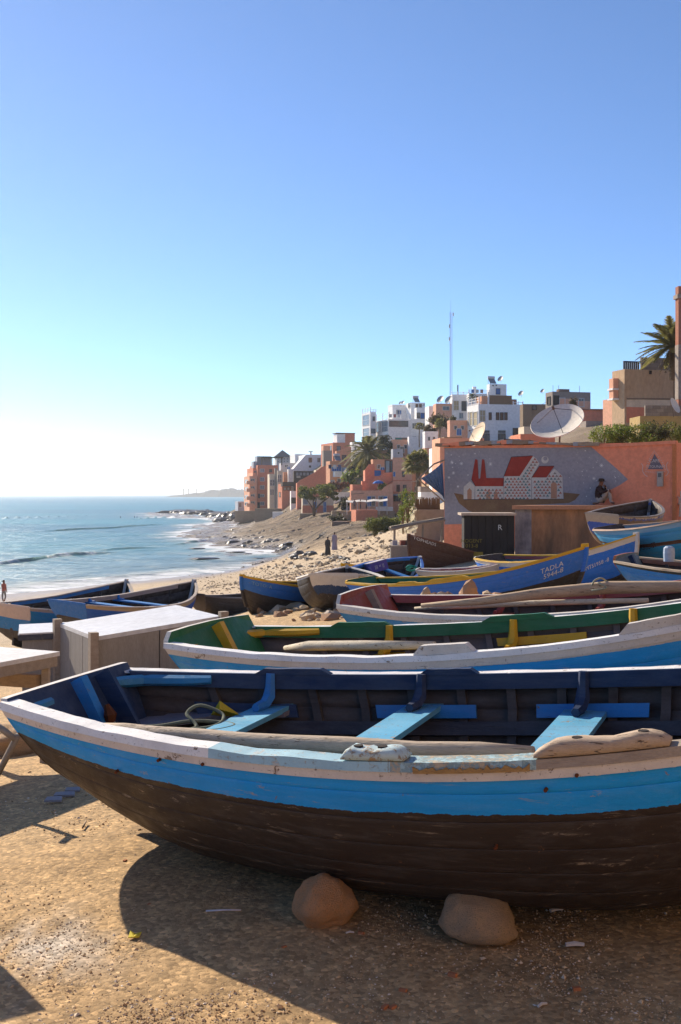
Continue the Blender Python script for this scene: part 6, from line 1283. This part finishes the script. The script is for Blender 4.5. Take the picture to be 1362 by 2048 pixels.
# ---------------------------------------------------------------- trees, palms, hedges
def leafmat(name, c1, c2):
    if name in _mats: return _mats[name]
    t = NT(name); oi = t.n('ShaderNodeNewGeometry'); v = t.coord('Object')
    f = t.n('ShaderNodeMapRange'); t.l(oi.outputs['Random Per Island'], f.inputs[0])
    c = t.mix(f.outputs[0], c1, c2); c = t.mix(t.ramp(t.noise(v, .9, 3), [(.4, 0.), (.65, .5)]), c, dk(c1, .5))
    m = t.done(c, .55, .3); t.b.inputs['Subsurface Weight'].default_value = 0
    tr = t.n('ShaderNodeBsdfTranslucent'); t.l(c, tr.inputs[0]); mx = t.n('ShaderNodeMixShader'); mx.inputs[0].default_value = .5
    t.l(t.b.outputs[0], mx.inputs[1]); t.l(tr.outputs[0], mx.inputs[2]); t.l(mx.outputs[0], t.out.inputs['Surface']); _mats[name] = m; return m
bark = mat('bark', (.20, .14, .09), (.12, .085, .06), 6, .95, .1, .8, 20, .03)
def leaves(b, c, rad, n, ls, shell=.55):
    for _ in range(n):
        d = Vector((random.gauss(0, 1), random.gauss(0, 1), random.gauss(0, 1))).normalized(); r = random.uniform(shell, 1.05) if random.random() < .8 else random.random()
        p = Vector(c) + Vector((d.x * rad[0], d.y * rad[1], d.z * rad[2])) * r
        n_ = (d + Vector((random.gauss(0, .5), random.gauss(0, .5), random.gauss(0, .5)))).normalized(); x = n_.orthogonal().normalized(); a = random.uniform(0, 6.3); y = n_.cross(x); x, y = x * math.cos(a) + y * math.sin(a), y * math.cos(a) - x * math.sin(a)
        s = ls * random.uniform(.6, 1.3); i = len(b.v); b.v += [tuple(p - x * s), tuple(p + y * s * .45), tuple(p + x * s), tuple(p - y * s * .45)]; b.f.append((i, i + 1, i + 2, i + 3)); b.m.append(0)
def bush(name, label, cat, c, rad, lm, n=900, ls=.14, clumps=14, trunk=True, group=None, ztop=None):
    g = Vector((c.x, c.y, c.z - rad[2] * 1.05)); r = thing(name, label, cat, g, group=group); b = MB(); O = c - g
    for k in range(clumps):
        d = Vector((random.gauss(0, 1), random.gauss(0, 1), random.gauss(0, .8))).normalized() * random.uniform(.35, .85); cc = O + Vector((d.x * rad[0], d.y * rad[1], d.z * rad[2])); q = random.uniform(.28, .48); leaves(b, cc, (rad[0] * q, rad[1] * q, rad[2] * q), n // clumps, ls, .3)
    b.build('crown', lm, r, fix=False)
    b = MB()
    for k in range(5 if trunk else 3): a = random.uniform(0, 6.3); b.tube([(0, 0, -.4), (.12 * rad[0] * math.cos(a), .12 * rad[1] * math.sin(a), rad[2] * .5), (.5 * rad[0] * math.cos(a), .5 * rad[1] * math.sin(a), rad[2] * 1.2)], [rad[2] * .05, rad[2] * .04, rad[2] * .015], 6)
    b.build('trunk', bark, r, True); return r
gr1 = leafmat('olive_leaf', (.11, .14, .03), (.20, .20, .05)); gr2 = leafmat('dark_leaf', (.05, .06, .025), (.11, .10, .045)); gr3 = leafmat('bright_leaf', (.13, .20, .035), (.24, .26, .06)); dry = leafmat('dry_leaf', (.16, .11, .05), (.10, .075, .035)); pinkf = leafmat('bougainvillea', (.20, .04, .04), (.10, .08, .03))
# round-crowned tree by the shore
def roundtree():
    D = 205; base = P(628, 1029, D); r = thing('round_tree', 'spreading tree with forked trunk and round green crown by the shore', 'tree', base); c = P(634, 984, D) - base
    b = MB()
    for x, y in ((612, 997), (634, 992), (650, 998), (625, 990), (660, 993)): e = P(x, y, D + random.uniform(-1, 1)) - base; b.tube([(0, 0, -.5), Vector((e.x * .12, 0, e.z * .3)), Vector((e.x * .45, e.y * .5, e.z * .62)), e], [.17, .15, .10, .05], 6)
    b.build('trunk', bark, r, True); b = MB()
    for k in range(34):
        x, y = random.gauss(0, 1), random.gauss(0, 1); l = math.hypot(x, y) or 1; q = min(1, l) * .85; cc = c + Vector((x / l * q * 3.1, y / l * q * 3.0, random.uniform(-1.3, 1.5) * (1 - .45 * q * q))); leaves(b, cc, (.95, .9, .6), 110, .24, .3)
    for k in range(6): cc = c + Vector((2.6 + random.uniform(0, 1.1), random.uniform(-1, 1), random.uniform(-1.3, -.2))); leaves(b, cc, (.5, .5, .35), 50, .2, .3)
    b.build('crown', gr1, r, fix=False)
roundtree()
def frond(b, base, dirv, L, droop, wid, nleaf=16, fan=False, ls=.6):
    """feathered palm leaf: curved rib with leaflets both sides"""
    dirv = dirv.normalized(); side = dirv.cross(Vector((0, 0, 1)))
    if side.length < .1: side = Vector((1, 0, 0))
    side.normalize(); pts = []
    for i in range(9): t = i / 8; pts.append(base + dirv * L * t + Vector((0, 0, -droop * L * t * t)))
    b.tube(pts, [L * .010 * (1 - .75 * i / 8) + .004 for i in range(9)], 4, False)
    for i in range(nleaf):
        t = .14 + .86 * i / nleaf; k = min(7, int(t * 8)); f = t * 8 - k; p = pts[k].lerp(pts[k + 1], f); tg = (pts[k + 1] - pts[k]).normalized()
        for s in (-1, 1):
            l = ls * L * .34 * math.sin(math.pi * (.12 + .85 * t)) ** .7; d = (side * s * .75 + tg * .75 + Vector((0, 0, -.18 + random.uniform(-.1, .1)))).normalized(); q = p + d * l; w = tg * (wid * .5)
            j = len(b.v); b.v += [tuple(p - w), tuple(p + w), tuple(q)]; b.f.append((j, j + 1, j + 2)); b.m.append(0)
def palm(label, base, crown, L, n, lm, droop=.45, up=.2, kind='feather', tr=.22, skirt=0, leaf=22, name='palm_tree', trunk=True):
    r = thing(name, label, 'palm', base); c = crown - base; b = MB()
    for i in range(n):
        a = 2.399 * i; e = up + (1.35 - up) * (1 - (i / n)) ** 1.15 - .35 * (i / n); d = Vector((math.cos(a) * math.cos(e), math.sin(a) * math.cos(e), math.sin(e)))
        LL = L * random.uniform(.8, 1.08)
        if kind == 'feather': frond(b, c, d, LL, droop * random.uniform(.7, 1.3), .05 * L, leaf)
        else:   # fan leaf on a stalk
            tip = c + d * LL * .55 + Vector((0, 0, -.08 * L)); b.tube([c, (c + tip) / 2 + Vector((0, 0, .04 * L)), tip], .014 * L, 4, False)
            nrm = d; s1 = d.cross(Vector((0, 0, 1))).normalized(); u1 = s1.cross(d).normalized()
            for k in range(15):
                an = R(-105 + 210 * k / 14); dd = (d * math.cos(an) + s1 * math.sin(an)).normalized(); q = tip + dd * LL * .5 + Vector((0, 0, -.22 * L * (.5 + .5 * abs(math.sin(an))) )) ; w = (s1 * math.cos(an) - d * math.sin(an)) * .06 * L; mid = tip + dd * LL * .26
                j = len(b.v); b.v += [tuple(tip), tuple(mid - w), tuple(q), tuple(mid + w)]; b.f.append((j, j + 1, j + 2, j + 3)); b.m.append(0)
    b.build('crown', lm, r, fix=False)
    if skirt:
        b = MB()
        for i in range(skirt): a = random.uniform(0, 6.3); d = Vector((math.cos(a), math.sin(a), random.uniform(-1.6, -.6))); frond(b, c, d, L * .55, .35, .05 * L, 8) if kind == 'feather' else b.quad(c, c + d * L * .3 + Vector((.06, 0, 0)), c + d * L * .42, c + d * L * .3 - Vector((.06, 0, 0)))
        b.build('dead_fronds', dry, r, fix=False)
    if trunk:
        b = MB(); n_ = max(4, int(c.length / .4)); b.tube([c * (i / n_) + Vector((.03 * math.sin(i), 0, 0)) for i in range(n_ + 1)], [tr * (1.15 - .25 * i / n_) * (1.08 if i % 2 else .96) for i in range(n_ + 1)], 8); b.build('trunk', bark, r)
    return r
palmg = leafmat('palm_green', (.085, .115, .035), (.15, .16, .055)); palmy = leafmat('palm_yellow', (.20, .20, .06), (.32, .28, .10)); palmd = leafmat('palm_grey', (.10, .10, .05), (.17, .15, .08))
palm('fan palm with shaggy skirt beside the pink house', P(836, 1005, 158), P(836, 925, 158), 2.5, 40, palmy, up=-.3, kind='fan', tr=.28, skirt=26)
palm('big date palm with arching fronds above the terracotta house', P(736, 960, 226), P(736, 905, 226), 6.0, 50, palmy, .5, .0, tr=.4, skirt=16, leaf=26)
palm('date palm rising behind the block parapet at the right edge', P(1346, 760, 88), P(1345, 694, 88), 3.3, 60, palmy, .32, .1, tr=.26, skirt=10, leaf=30)
palm('slender fan palm in front of the hotel annex', P(838.5, 895, 226), P(838.5, 853, 226), 1.15, 22, palmy, up=-.2, kind='fan', tr=.1)
palm('short yellow green palm by the ridge shrubs', P(879, 875, 216), P(879, 846, 216), 1.3, 24, palmy, up=-.2, kind='fan', tr=.12)
palm('small palm behind the white terrace wall', P(944, 818, 240), P(944, 793, 240), 1.6, 22, palmg, .5, .1, tr=.1)
for i, (px, py) in enumerate(((367, 978), (377, 978), (392.5, 978.5))): palm(['left', 'middle', 'right'][i] + ' one of three distant palms on the headland', P(px, 990, 3150), P(px, py, 3150), 6.5, 16, gr2, .6, -.3, tr=1.0, leaf=8)
for lbl, px, py, D, rad, lm, n in (('dark brown bush below the date palm', 722, 932, 232, (2.8, 2.2, 2.8), gr2, 1500), ('dark round bush in front of the hotel base', 777, 889, 240, (2.5, 2., 2.3), gr2, 1200), ('dark hanging shrub on the garden wall', 785, 920, 238, (2.2, 2, 3.4), gr2, 1000), ('tall dark shrubbery right of the date palm', 754, 945, 229, (2.3, 2., 3.2), gr2, 1400),
    ('yellow green shrub below the date palm', 705, 962, 222, (2.2, 1.8, 2.6), gr3, 1000), ('red flowering shrub right of the round tree', 678, 970, 218, (2.2, 1.5, 1.0), pinkf, 700), ('small shrub in front of the white garden wall', 689, 1009, 205, (1.2, 1, 1.3), gr2, 500), ('brown scrub on the ridge left of the white house', 880, 842, 222, (2.5, 2, 2.0), dry, 900), ('olive shrub under the white house terrace', 905, 850, 215, (2.2, 1.6, 1.5), gr2, 700), ('scrub beside the hotel annex', 862, 860, 228, (1.6, 1.4, 1.2), dry, 500), ('plants on the white terrace', 962, 798, 204, (2.0, .8, .6), gr2, 400), ('dark shrubbery on the unfinished building', 1146, 806, 168, (.9, .5, 1.4), dry, 300), ('potted shrub on the pink terrace', 764, 972, D8 - 1, (.8, .6, .7), gr3, 300), ('dark bush on the shore wall', 676, 1037, 166, (1.5, 1, .9), gr2, 500)):
    bush('shrub', lbl, 'shrub', P(px, py, D), rad, lm, n, (.30 if D > 190 else .2), 18, group='shrubs among the houses')
for i, (px, py, w) in enumerate(((749, 1050, 1.0), (771, 1050, 1.15), (793, 1048, 1.0))): bush('trimmed_bush', ['left', 'middle', 'right'][i] + ' one of three clipped green bushes above the beach', 'bush', P(px, py, 112), (w * 1.1, 1.0, .95), gr1, 3200, .10, 60, group='clipped bushes above the beach')
bush('creeper', 'green creeper hanging over the cream rock face', 'creeper', P(815, 1004, 63.5), (.6, .5, .85), gr3, 900, .06, 18); bush('creeper', 'trailing creeper low on the cream rock face', 'creeper', P(806, 1026, 62.), (.28, .3, .7), gr3, 500, .05, 12)
# leafy hedge over the café roof: many bushes grown into one another
for i, (px, py, w, lm) in enumerate(((1208, 872, .75, gr3), (1240, 864, .85, gr3), (1278, 862, .85, gr1), (1312, 864, .8, gr2), (1346, 866, .8, gr1), (1255, 882, .7, gr1), (1300, 880, .7, gr3), (1225, 884, .55, gr1))):
    bush('hedge_bush', 'leafy %s bush in the hedge over the café roof, %s from the left' % (['yellow green', 'yellow green', 'olive', 'dark', 'olive', 'low olive', 'low bright', 'low olive'][i], ['first', 'second', 'third', 'fourth', 'fifth', 'low second', 'low third', 'low first'][i]), 'bush', P(px, py, 47.5 + (i % 3) * .5), (w, .7, .52), lm, 1100, .055, 24, group='bushes of the hedge')
# ---------------------------------------------------------------- people
skinm = mat('skin', (.30, .16, .10), (.24, .13, .085), 6, .7)
def figure(label, M, joints, edges, rad, zones, mats, head=None, hair=None, cap=None, extra=None):
    """one continuous body grown over a skeleton; zones(p) gives the material slot of a surface point in the figure's frame"""
    me = bpy.data.meshes.new('body'); names = list(joints); me.from_pydata([joints[n] for n in names], [(names.index(a), names.index(b)) for a, b in edges], [])
    ob = bpy.data.objects.new('body', me); COL.objects.link(ob); mod = ob.modifiers.new('Skin', 'SKIN'); sv = me.skin_vertices[0].data
    for i, n in enumerate(names): r = rad[n]; sv[i].radius = r if hasattr(r, '__len__') else (r, r); sv[i].use_root = (n == 'pelvis')
    ss = ob.modifiers.new('Sub', 'SUBSURF'); ss.levels = 2; bpy.context.view_layer.update()
    res = bpy.data.meshes.new_from_object(ob.evaluated_get(bpy.context.evaluated_depsgraph_get())); bpy.data.objects.remove(ob)
    res.materials.clear()
    for m in mats: res.materials.append(m)
    for p in res.polygons: p.material_index = zones(p.center); p.use_smooth = True
    r = thing('person', label, 'person', M=M); o = bpy.data.objects.new('body', res); COL.objects.link(o); o.parent = r
    if hair:
        c, s, m = hair; rock_ = rock_mesh(3, 2, .08, 1.0); rock_.materials.append(m); q = bpy.data.objects.new('hair', rock_); COL.objects.link(q); q.parent = r; q.location = c; q.scale = s
    if cap:
        for nm, pts, rr_, m in cap: b = MB(); b.tube(pts, rr_, 12); b.build(nm, m, r, True)
    return r
def standing(label, px, py, hpx_m, D, yaw, mats, robe=False, arm=None, hairm=None, step=.12):
    """upright figure with its feet at the pixel"""
    f = P(px, py, D); s = hpx_m / 1.72; j = {'pelvis': (0, 0, .95), 'waist': (0, 0, 1.10), 'chest': (0, .0, 1.32), 'neck': (0, .01, 1.47), 'head': (0, -.02, 1.60), 'crown': (0, -.01, 1.69)}
    e = [('pelvis', 'waist'), ('waist', 'chest'), ('chest', 'neck'), ('neck', 'head'), ('head', 'crown')]; rad = {'pelvis': (.16, .12), 'waist': (.14, .105), 'chest': (.17, .115), 'neck': .055, 'head': (.075, .095), 'crown': (.06, .07)}
    for sd, nm in ((-1, 'l'), (1, 'r')):
        st = step * sd; a = arm if arm and sd < 0 else ((.24 * sd, .03, 1.12), (.25 * sd, -.05, .86))
        for k, p, r_ in (('hip', (.09 * sd, 0, .88), .09), ('knee', (.10 * sd, -st * .5 - .02, .50), .062), ('ankle', (.10 * sd, st * .6, .09), .042), ('toe', (.11 * sd, st * .6 - .15, .03), .035), ('sh', (.18 * sd, .0, 1.40), .06), ('el', a[0], .045), ('wr', a[1], .033), ('hand', (a[1][0], a[1][1] - .03, a[1][2] - .08), .032)): j[k + nm] = p; rad[k + nm] = r_
        e += [('pelvis', 'hip' + nm), ('hip' + nm, 'knee' + nm), ('knee' + nm, 'ankle' + nm), ('ankle' + nm, 'toe' + nm), ('chest', 'sh' + nm), ('sh' + nm, 'el' + nm), ('el' + nm, 'wr' + nm), ('wr' + nm, 'hand' + nm)]
    def zones(p):
        if p.z > 1.47: return 0
        if abs(p.x) > .19 and p.z < 1.15: return 1 if robe and p.z > .95 else 0
        if p.z > .93: return 1
        return 2 if p.z > (.35 if not robe else .1) else 0
    M = Matrix.Translation(f) @ Matrix.Rotation(R(yaw), 4, 'Z') @ Matrix.Scale(s, 4)
    r = figure(label, M, j, e, rad, zones, mats, hair=((0, .015, 1.64), (.085, .10, .085), hairm or mat('black_hair', (.02, .016, .014))))
    if robe:
        b = MB(); rings = [[Vector((w * math.cos(2 * math.pi * k / 14), d * math.sin(2 * math.pi * k / 14), z)) for k in range(14)] for z, w, d in ((.06, .30, .27), (.5, .25, .21), (.95, .21, .16), (1.25, .225, .15), (1.42, .15, .11), (1.48, .08, .08))]
        b.grid(rings, close_v=True); b.build('robe', mats[1], r, True)
    return r
standing('man in a salmon shirt and grey shorts looking at his phone by the water', 7.5, 1207, 1.70, 83, 60, [skinm, mat('salmon_shirt', (.50, .16, .12)), mat('grey_shorts', (.30, .28, .27))], arm=((-.24, -.10, 1.15), (-.12, -.32, 1.22)))
standing('walker in a long dark robe on the beach path', 655.5, 1111, 1.62, 100, 160, [skinm, mat('dark_robe', (.045, .04, .04)), mat('dark_robe', (.045, .04, .04))], True)
standing('walker in a pale lilac robe beside the dark-robed one', 669, 1101, 1.68, 105, 200, [skinm, mat('lilac_robe', (.30, .27, .36)), mat('lilac_robe', (.30, .27, .36))], True)
for i, (px, py) in enumerate(((241, 1036.5), (269, 1035.5), (274, 1036))):
    q = seaP(px, py); standing(['lone surfer sitting far out on the water', 'left surfer of the pair sitting on the water', 'right surfer of the pair sitting on the water'][i], px, py + .0, 1.7, q[1], 90, [mat('wetsuit', (.02, .02, .025))] * 3).location.z = SEA - 1.0
# cafe terrace guests by the shade sail and the beach kiosk
for i, (px, py, D, c, lb) in enumerate(((709, 1021, 166, (.25, .2, .2), 'guest in a grey shirt at the terrace edge'), (721, 1021, 167, (.35, .12, .1), 'guest in a red shirt at the terrace edge'), (603, 1015, 252, (.30, .42, .55), 'person in pale blue beside the beach kiosk'), (733, 1021, 166, (.5, .48, .45), 'guest in a white shirt at the terrace edge'))):
    standing(lb, px, py, 1.6, D, 90 * i, [skinm, mat('guest_shirt_%d' % i, c), mat('guest_trousers', (.08, .08, .1))])
# the man sitting on the parapet, knees drawn up, arm on knee
def sitter():
    base = CW.at(1208, 1006, .30); base.z = BENCH_Z; j = {'pelvis': (-.10, .0, .13), 'waist': (-.13, .0, .27), 'chest': (-.10, .0, .50), 'neck': (-.04, 0, .64), 'head': (.0, 0, .75), 'crown': (.01, 0, .84),
         'hipr': (-.02, -.10, .14), 'kneer': (.30, -.12, .52), 'ankler': (.36, -.13, .10), 'toer': (.50, -.13, .04), 'hipl': (-.02, .10, .14), 'kneel': (.20, .16, .40), 'anklel': (.10, .12, .08), 'toel': (-.06, .05, .045),
         'shr': (-.08, -.17, .56), 'elr': (.10, -.25, .42), 'wrr': (.28, -.16, .50), 'handr': (.36, -.13, .47), 'shl': (-.08, .17, .56), 'ell': (.08, .22, .46), 'wrl': (.12, .05, .62), 'handl': (.07, .0, .68)}
    j['anklel'] = (-.12, -.10, .07); j['kneel'] = (.22, .02, .30); j['toel'] = (-.28, -.12, .04)
    e = [('pelvis', 'waist'), ('waist', 'chest'), ('chest', 'neck'), ('neck', 'head'), ('head', 'crown')]; rad = {'pelvis': .14, 'waist': .13, 'chest': (.16, .12), 'neck': .055, 'head': (.085, .085), 'crown': .06}
    for n in 'lr':
        e += [('pelvis', 'hip' + n), ('hip' + n, 'knee' + n), ('knee' + n, 'ankle' + n), ('ankle' + n, 'toe' + n), ('chest', 'sh' + n), ('sh' + n, 'el' + n), ('el' + n, 'wr' + n), ('wr' + n, 'hand' + n)]
        for k, r_ in (('hip', .10), ('knee', .075), ('ankle', .05), ('toe', .04), ('sh', .07), ('el', .055), ('wr', .038), ('hand', .036)): rad[k + n] = r_
    def zones(p):
        if p.z > .655 and p.x < .2: return 0
        if (p - Vector(j['handr'])).length < .08 or (p - Vector(j['handl'])).length < .07: return 0
        if p.z < .085 or (p.z < .1 and p.x > .38): return 3
        if p.x > .06 and p.z < .62 and p.y > -.2 and not (p.z > .40 and p.x < .14): return 2
        return 1 if p.z > .24 else 2
    M = Matrix.Translation(base) @ Matrix.Rotation(math.atan2(CW.u.y, CW.u.x), 4, 'Z') @ Matrix.Scale(1.0, 4)
    hat = mat('dark_cap', (.06, .04, .03)); r = figure('man in dark jacket, cap and beige trousers sitting on the parapet against the mural', M, j, e, rad, zones, [mat('tanned_skin', (.24, .11, .07)), mat('dark_jacket', (.045, .022, .022)), mat('beige_trousers', (.46, .38, .32)), mat('sandal_brown', (.22, .11, .07))],
        cap=[('cap', [(.0, 0, .79), (.0, 0, .84), (.01, 0, .885), (.01, 0, .90)], [.105, .108, .09, .03], hat), ('brim', [(.01, 0, .795), (.01, 0, .805)], [.15, .148], hat)])
sitter()
# someone on a white plastic chair past the corner of the wall
def guest():
    base = P(1369, 1033, 38.4); r = thing('plastic_chair', 'white plastic garden chair at the right edge past the café corner', 'chair', base); wp = mat('white_plastic', (.66, .64, .60), rough=.45)
    b = MB(); b.box((0, 0, .42), (.45, .45, .04)); b.build('seat', wp, r)
    for x in (-.2, .2):
        for y in (-.2, .2): b = MB(); b.bar((x, y, .42), (x * 1.15, y * 1.15, 0), .04); b.build('leg', wp, r)
    for x in (-.16, -.05, .05, .16): b = MB(); b.bar((x, .21, .44), (x, .28, .85), .05, .02); b.build('back_slat', wp, r)
    for x in (-.24, .24): b = MB(); b.tube([(x, .24, .66), (x, .0, .66), (x, -.2, .64), (x, -.21, .42)], .02, 6); b.build('armrest', wp, r)
guest()
# ---------------------------------------------------------------- loose stones and litter on the near ground
def gravel():
    n = 42000; V = []; F = []
    px = rng.uniform(-160, 1520, n * 2); py = 1480 + 620 * rng.uniform(0, 1, n * 2) ** .75
    D = EYE * FPX / (py - HY); X = (px - CX) * D / FPX; Y = D; Z = ground_np(X, Y); keep = np.arange(len(X))[:n]
    base = np.array([(1, 0, 0), (-1, 0, 0), (0, 1, 0), (0, -1, 0), (0, 0, 1), (0, 0, -1)], float); tri = np.array([(0, 2, 4), (2, 1, 4), (1, 3, 4), (3, 0, 4), (2, 0, 5), (1, 2, 5), (3, 1, 5), (0, 3, 5)])
    clump = vnoise(X, Y, 1.7, 31, 3)
    for i in keep:
        if clump[i] < rng.uniform(-1.1, .3): continue
        s = .0019 * (1 + rng.exponential(.75)); s = min(s, .013); a = rng.uniform(0, 6.28); c, sn = math.cos(a), math.sin(a)
        b = base * (s * rng.uniform(.8, 1.5), s * rng.uniform(.6, 1.1), s * rng.uniform(.4, .8)) + rng.normal(0, .16 * s, (6, 3)); b = np.stack([b[:, 0] * c - b[:, 1] * sn, b[:, 0] * sn + b[:, 1] * c, b[:, 2]], 1)
        V.append(b + (X[i], Y[i], Z[i] + s * .12)); F.append(tri + 6 * (len(V) - 1))
    V = np.concatenate(V); F = np.concatenate(F); me = bpy.data.meshes.new('gravel'); me.from_pydata(V.tolist(), [], F.tolist())
    t = NT('gravel_stone'); g = t.n('ShaderNodeNewGeometry'); c = t.ramp(g.outputs['Random Per Island'], [(0., (.40, .26, .14)), (.35, (.55, .37, .20)), (.7, (.64, .46, .28)), (.9, (.70, .57, .42)), (1., (.78, .71, .62))]); me.materials.append(t.done(c, .9, .2))
    o = bpy.data.objects.new('gravel', me); COL.objects.link(o); o['kind'] = 'stuff'; o['label'] = 'loose gravel over the trodden ground'
gravel()
def pebbles(name, label, polyf, n, smin, smax, cols, seed, rough=.9, spec=.2, lift=.3):
    """stones too many to count, one mesh"""
    V = []; F = []; ico = bmesh.new(); bmesh.ops.create_icosphere(ico, subdivisions=1, radius=1); bv = np.array([tuple(v.co) for v in ico.verts]); bf = np.array([[v.index for v in f.verts] for f in ico.faces]); ico.free(); r2 = np.random.default_rng(seed)
    X, Y = polyf(n, r2); Z = ground_np(X, Y)
    for i in range(len(X)):
        s = smin * (smax / smin) ** (r2.uniform() ** 2.2); a = r2.uniform(0, 6.28); c, sn = math.cos(a), math.sin(a); b = bv * (1 + r2.normal(0, .16, (len(bv), 1))) * (s * r2.uniform(.9, 1.5), s * r2.uniform(.6, 1.), s * r2.uniform(.45, .8)); b = np.stack([b[:, 0] * c - b[:, 1] * sn, b[:, 0] * sn + b[:, 1] * c, b[:, 2]], 1)
        V.append(b + (X[i], Y[i], Z[i] + s * lift)); F.append(bf + len(bv) * i)
    me = bpy.data.meshes.new(name); me.from_pydata(np.concatenate(V).tolist(), [], np.concatenate(F).tolist())
    t = NT(name + '_stone'); g = t.n('ShaderNodeNewGeometry'); c = t.ramp(g.outputs['Random Per Island'], cols); me.materials.append(t.done(c, rough, spec)); o = bpy.data.objects.new(name, me); COL.objects.link(o); o['kind'] = 'stuff'; o['label'] = label
def beach(n, r2):
    Y = np.exp(r2.uniform(np.log(27), np.log(125), n)); X = r2.uniform(-.115, .06, n) * Y + r2.normal(0, .02, n) * Y; k = (X / Y * FPX + CX > 350) & (X / Y * FPX + CX < 800); return X[k], Y[k]
pebbles('shingle', 'grey and tan beach shingle behind the boats', beach, 7000, .02, .085, [(0., (.32, .24, .15)), (.5, (.46, .35, .23)), (.85, (.54, .43, .30)), (1., (.62, .54, .44))], 4)
def shelf(n, r2):
    Y = r2.uniform(128, 300, n); X = r2.uniform(-.16, .06, n) * Y; Z = ground_np(X, Y); k = (Z < -1.6) & (Z > SEA - .2) & (X / Y > -.135 + .0) ; return X[k], Y[k]
pebbles('rock_shelf_rubble', 'broken rock littering the shelf below the houses', shelf, 8500, .12, .6, [(0., (.07, .055, .045)), (.5, (.13, .10, .078)), (.85, (.20, .155, .115)), (1., (.32, .26, .20))], 6, .7, .35, .1)
# litter
def patch(name, label, cat, px, py, pts, m, th=.004, lift=.006):
    g = ground_at(px, py); b = MB(); b.prism([Vector((x, y, z)) for x, y, z in pts], (0, 0, 0), (0, 0, th)); o = b.build(name, m); o.location = g + Vector((0, 0, lift)); return tag(o, label, cat)
patch('leaf_scrap', 'small yellow scrap of plastic on the sunlit ground', 'litter', 269, 1896, [(-.022, -.015, 0), (.0, -.022, .004), (.02, -.01, 0), (.024, .02, .008), (.0, .015, .002), (-.02, .022, .012)], mat('yellow_scrap', (.75, .60, .06)))
g0, g1 = ground_at(412, 1846), ground_at(482, 1828); stick('drinking_straw', 'white straw lying in the shadow of the near boat', [g0 + Vector((0, 0, .012)), (g0 + g1) / 2 + Vector((0, 0, .014)), g1 + Vector((0, 0, .012))], .0035, mat('straw_white', (.66, .64, .70)), 'straw')
for i, (px, py, w, d) in enumerate(((108, 1607, .10, .06), (124, 1601, .09, .05), (134, 1597, .10, .05), (146, 1591, .09, .045))):
    patch('slate_shard', ['broken grey tile piece nearest the left edge of its row', 'second broken grey tile piece in the row of four', 'third broken grey tile piece in the row of four', 'broken grey tile piece at the far end of its row'][i], 'tile piece', px, py, [(-w / 2, -d / 2, 0), (w / 2, -d * .4, 0), (w * .4, d / 2, .01), (-w * .45, d * .4, .008)], mat('grey_tile', (.34, .32, .35), rough=.5), .01)
for i, (px, py, s) in enumerate(((722, 1877, .022), (905, 1966, .03), (806, 1998, .026), (786, 2030, .024), (1153, 2001, .026), (770, 2040, .026), (250, 1731, .02), (298, 1829, .014), (568, 1913, .02))):
    g = ground_at(px, py); b = MB(); s *= .7; b.box((0, 0, 0), (s * 1.5, s * .8, s * .6), Matrix.Rotation(random.uniform(0, 3), 3, 'Z')); o = b.build('brick_chip', mat('brick_chip', (.46, .18, .08), (.36, .14, .07), 9)); o.location = g + Vector((0, 0, s * .3)); tag(o, ['orange brick chip right of the left chock stone', 'orange brick chip below the right chock stone', 'orange brick chip left of centre at the bottom', 'brick chip at the very bottom edge, right one of a pair', 'brick chip alone under the right half of the boat', 'brick chip at the very bottom edge, left one of a pair', 'brown chip on the sunlit ground near the boat shadow', 'tiny red chip on the sunlit ground', 'chip at the edge of the boat shadow'][i], 'brick chip')
for i, (px, py, s, l) in enumerate(((1150, 1918, .035, 'white cigarette-sized stub below the boat on the right'), (700, 1880, .016, 'white bit of shell near the left chock stone'), (1113, 1836, .03, 'crumpled pale paper under the boat on the right'), (1085, 2018, .02, 'small lilac scrap at the bottom right'))):
    g = ground_at(px, py); b = MB(); b.tube([(-s, 0, 0), (0, .003, .003), (s, 0, 0)], [s * .25, s * .28, s * .2], 6); o = b.build('litter_scrap', mat('pale_scrap', (.62, .58, .55))); o.location = g + Vector((0, 0, s * .35)); o.rotation_euler = (0, 0, .2 * i); tag(o, l, 'litter')
# splintered sticks by the boat's stern
for i, (x0, y0, x1, y1) in enumerate(((330, 1655, 346, 1640), (386, 1640, 398, 1648), (165, 1668, 172, 1659))):
    g0, g1 = ground_at(x0, y0), ground_at(x1, y1); stick('wood_splinter', ['longest wood splinter behind the boat shadow tip', 'short wood splinter beside the keel', 'tiny splinter on the sunlit ground at the left'][i], [g0 + Vector((0, 0, .01)), g1 + Vector((0, 0, .015))], .005, wood(), 'splinter')
# ---------------------------------------------------------------- the air over the bay
def haze():
    b = MB(); b.box((0, 8000, 30), (110000, 60000, 92))
    o = b.build('haze', [], kind='stuff')
    m = bpy.data.materials.new('sea_haze'); m.use_nodes = True; t = m.node_tree; t.nodes.clear()
    out = t.nodes.new('ShaderNodeOutputMaterial'); v = t.nodes.new('ShaderNodeVolumePrincipled')
    v.inputs['Color'].default_value = (.90, .95, 1, 1); v.inputs['Density'].default_value = HAZE; v.inputs['Anisotropy'].default_value = .6
    t.links.new(v.outputs[0], out.inputs['Volume']); o.data.materials.append(m)
HAZE = .00018
haze()
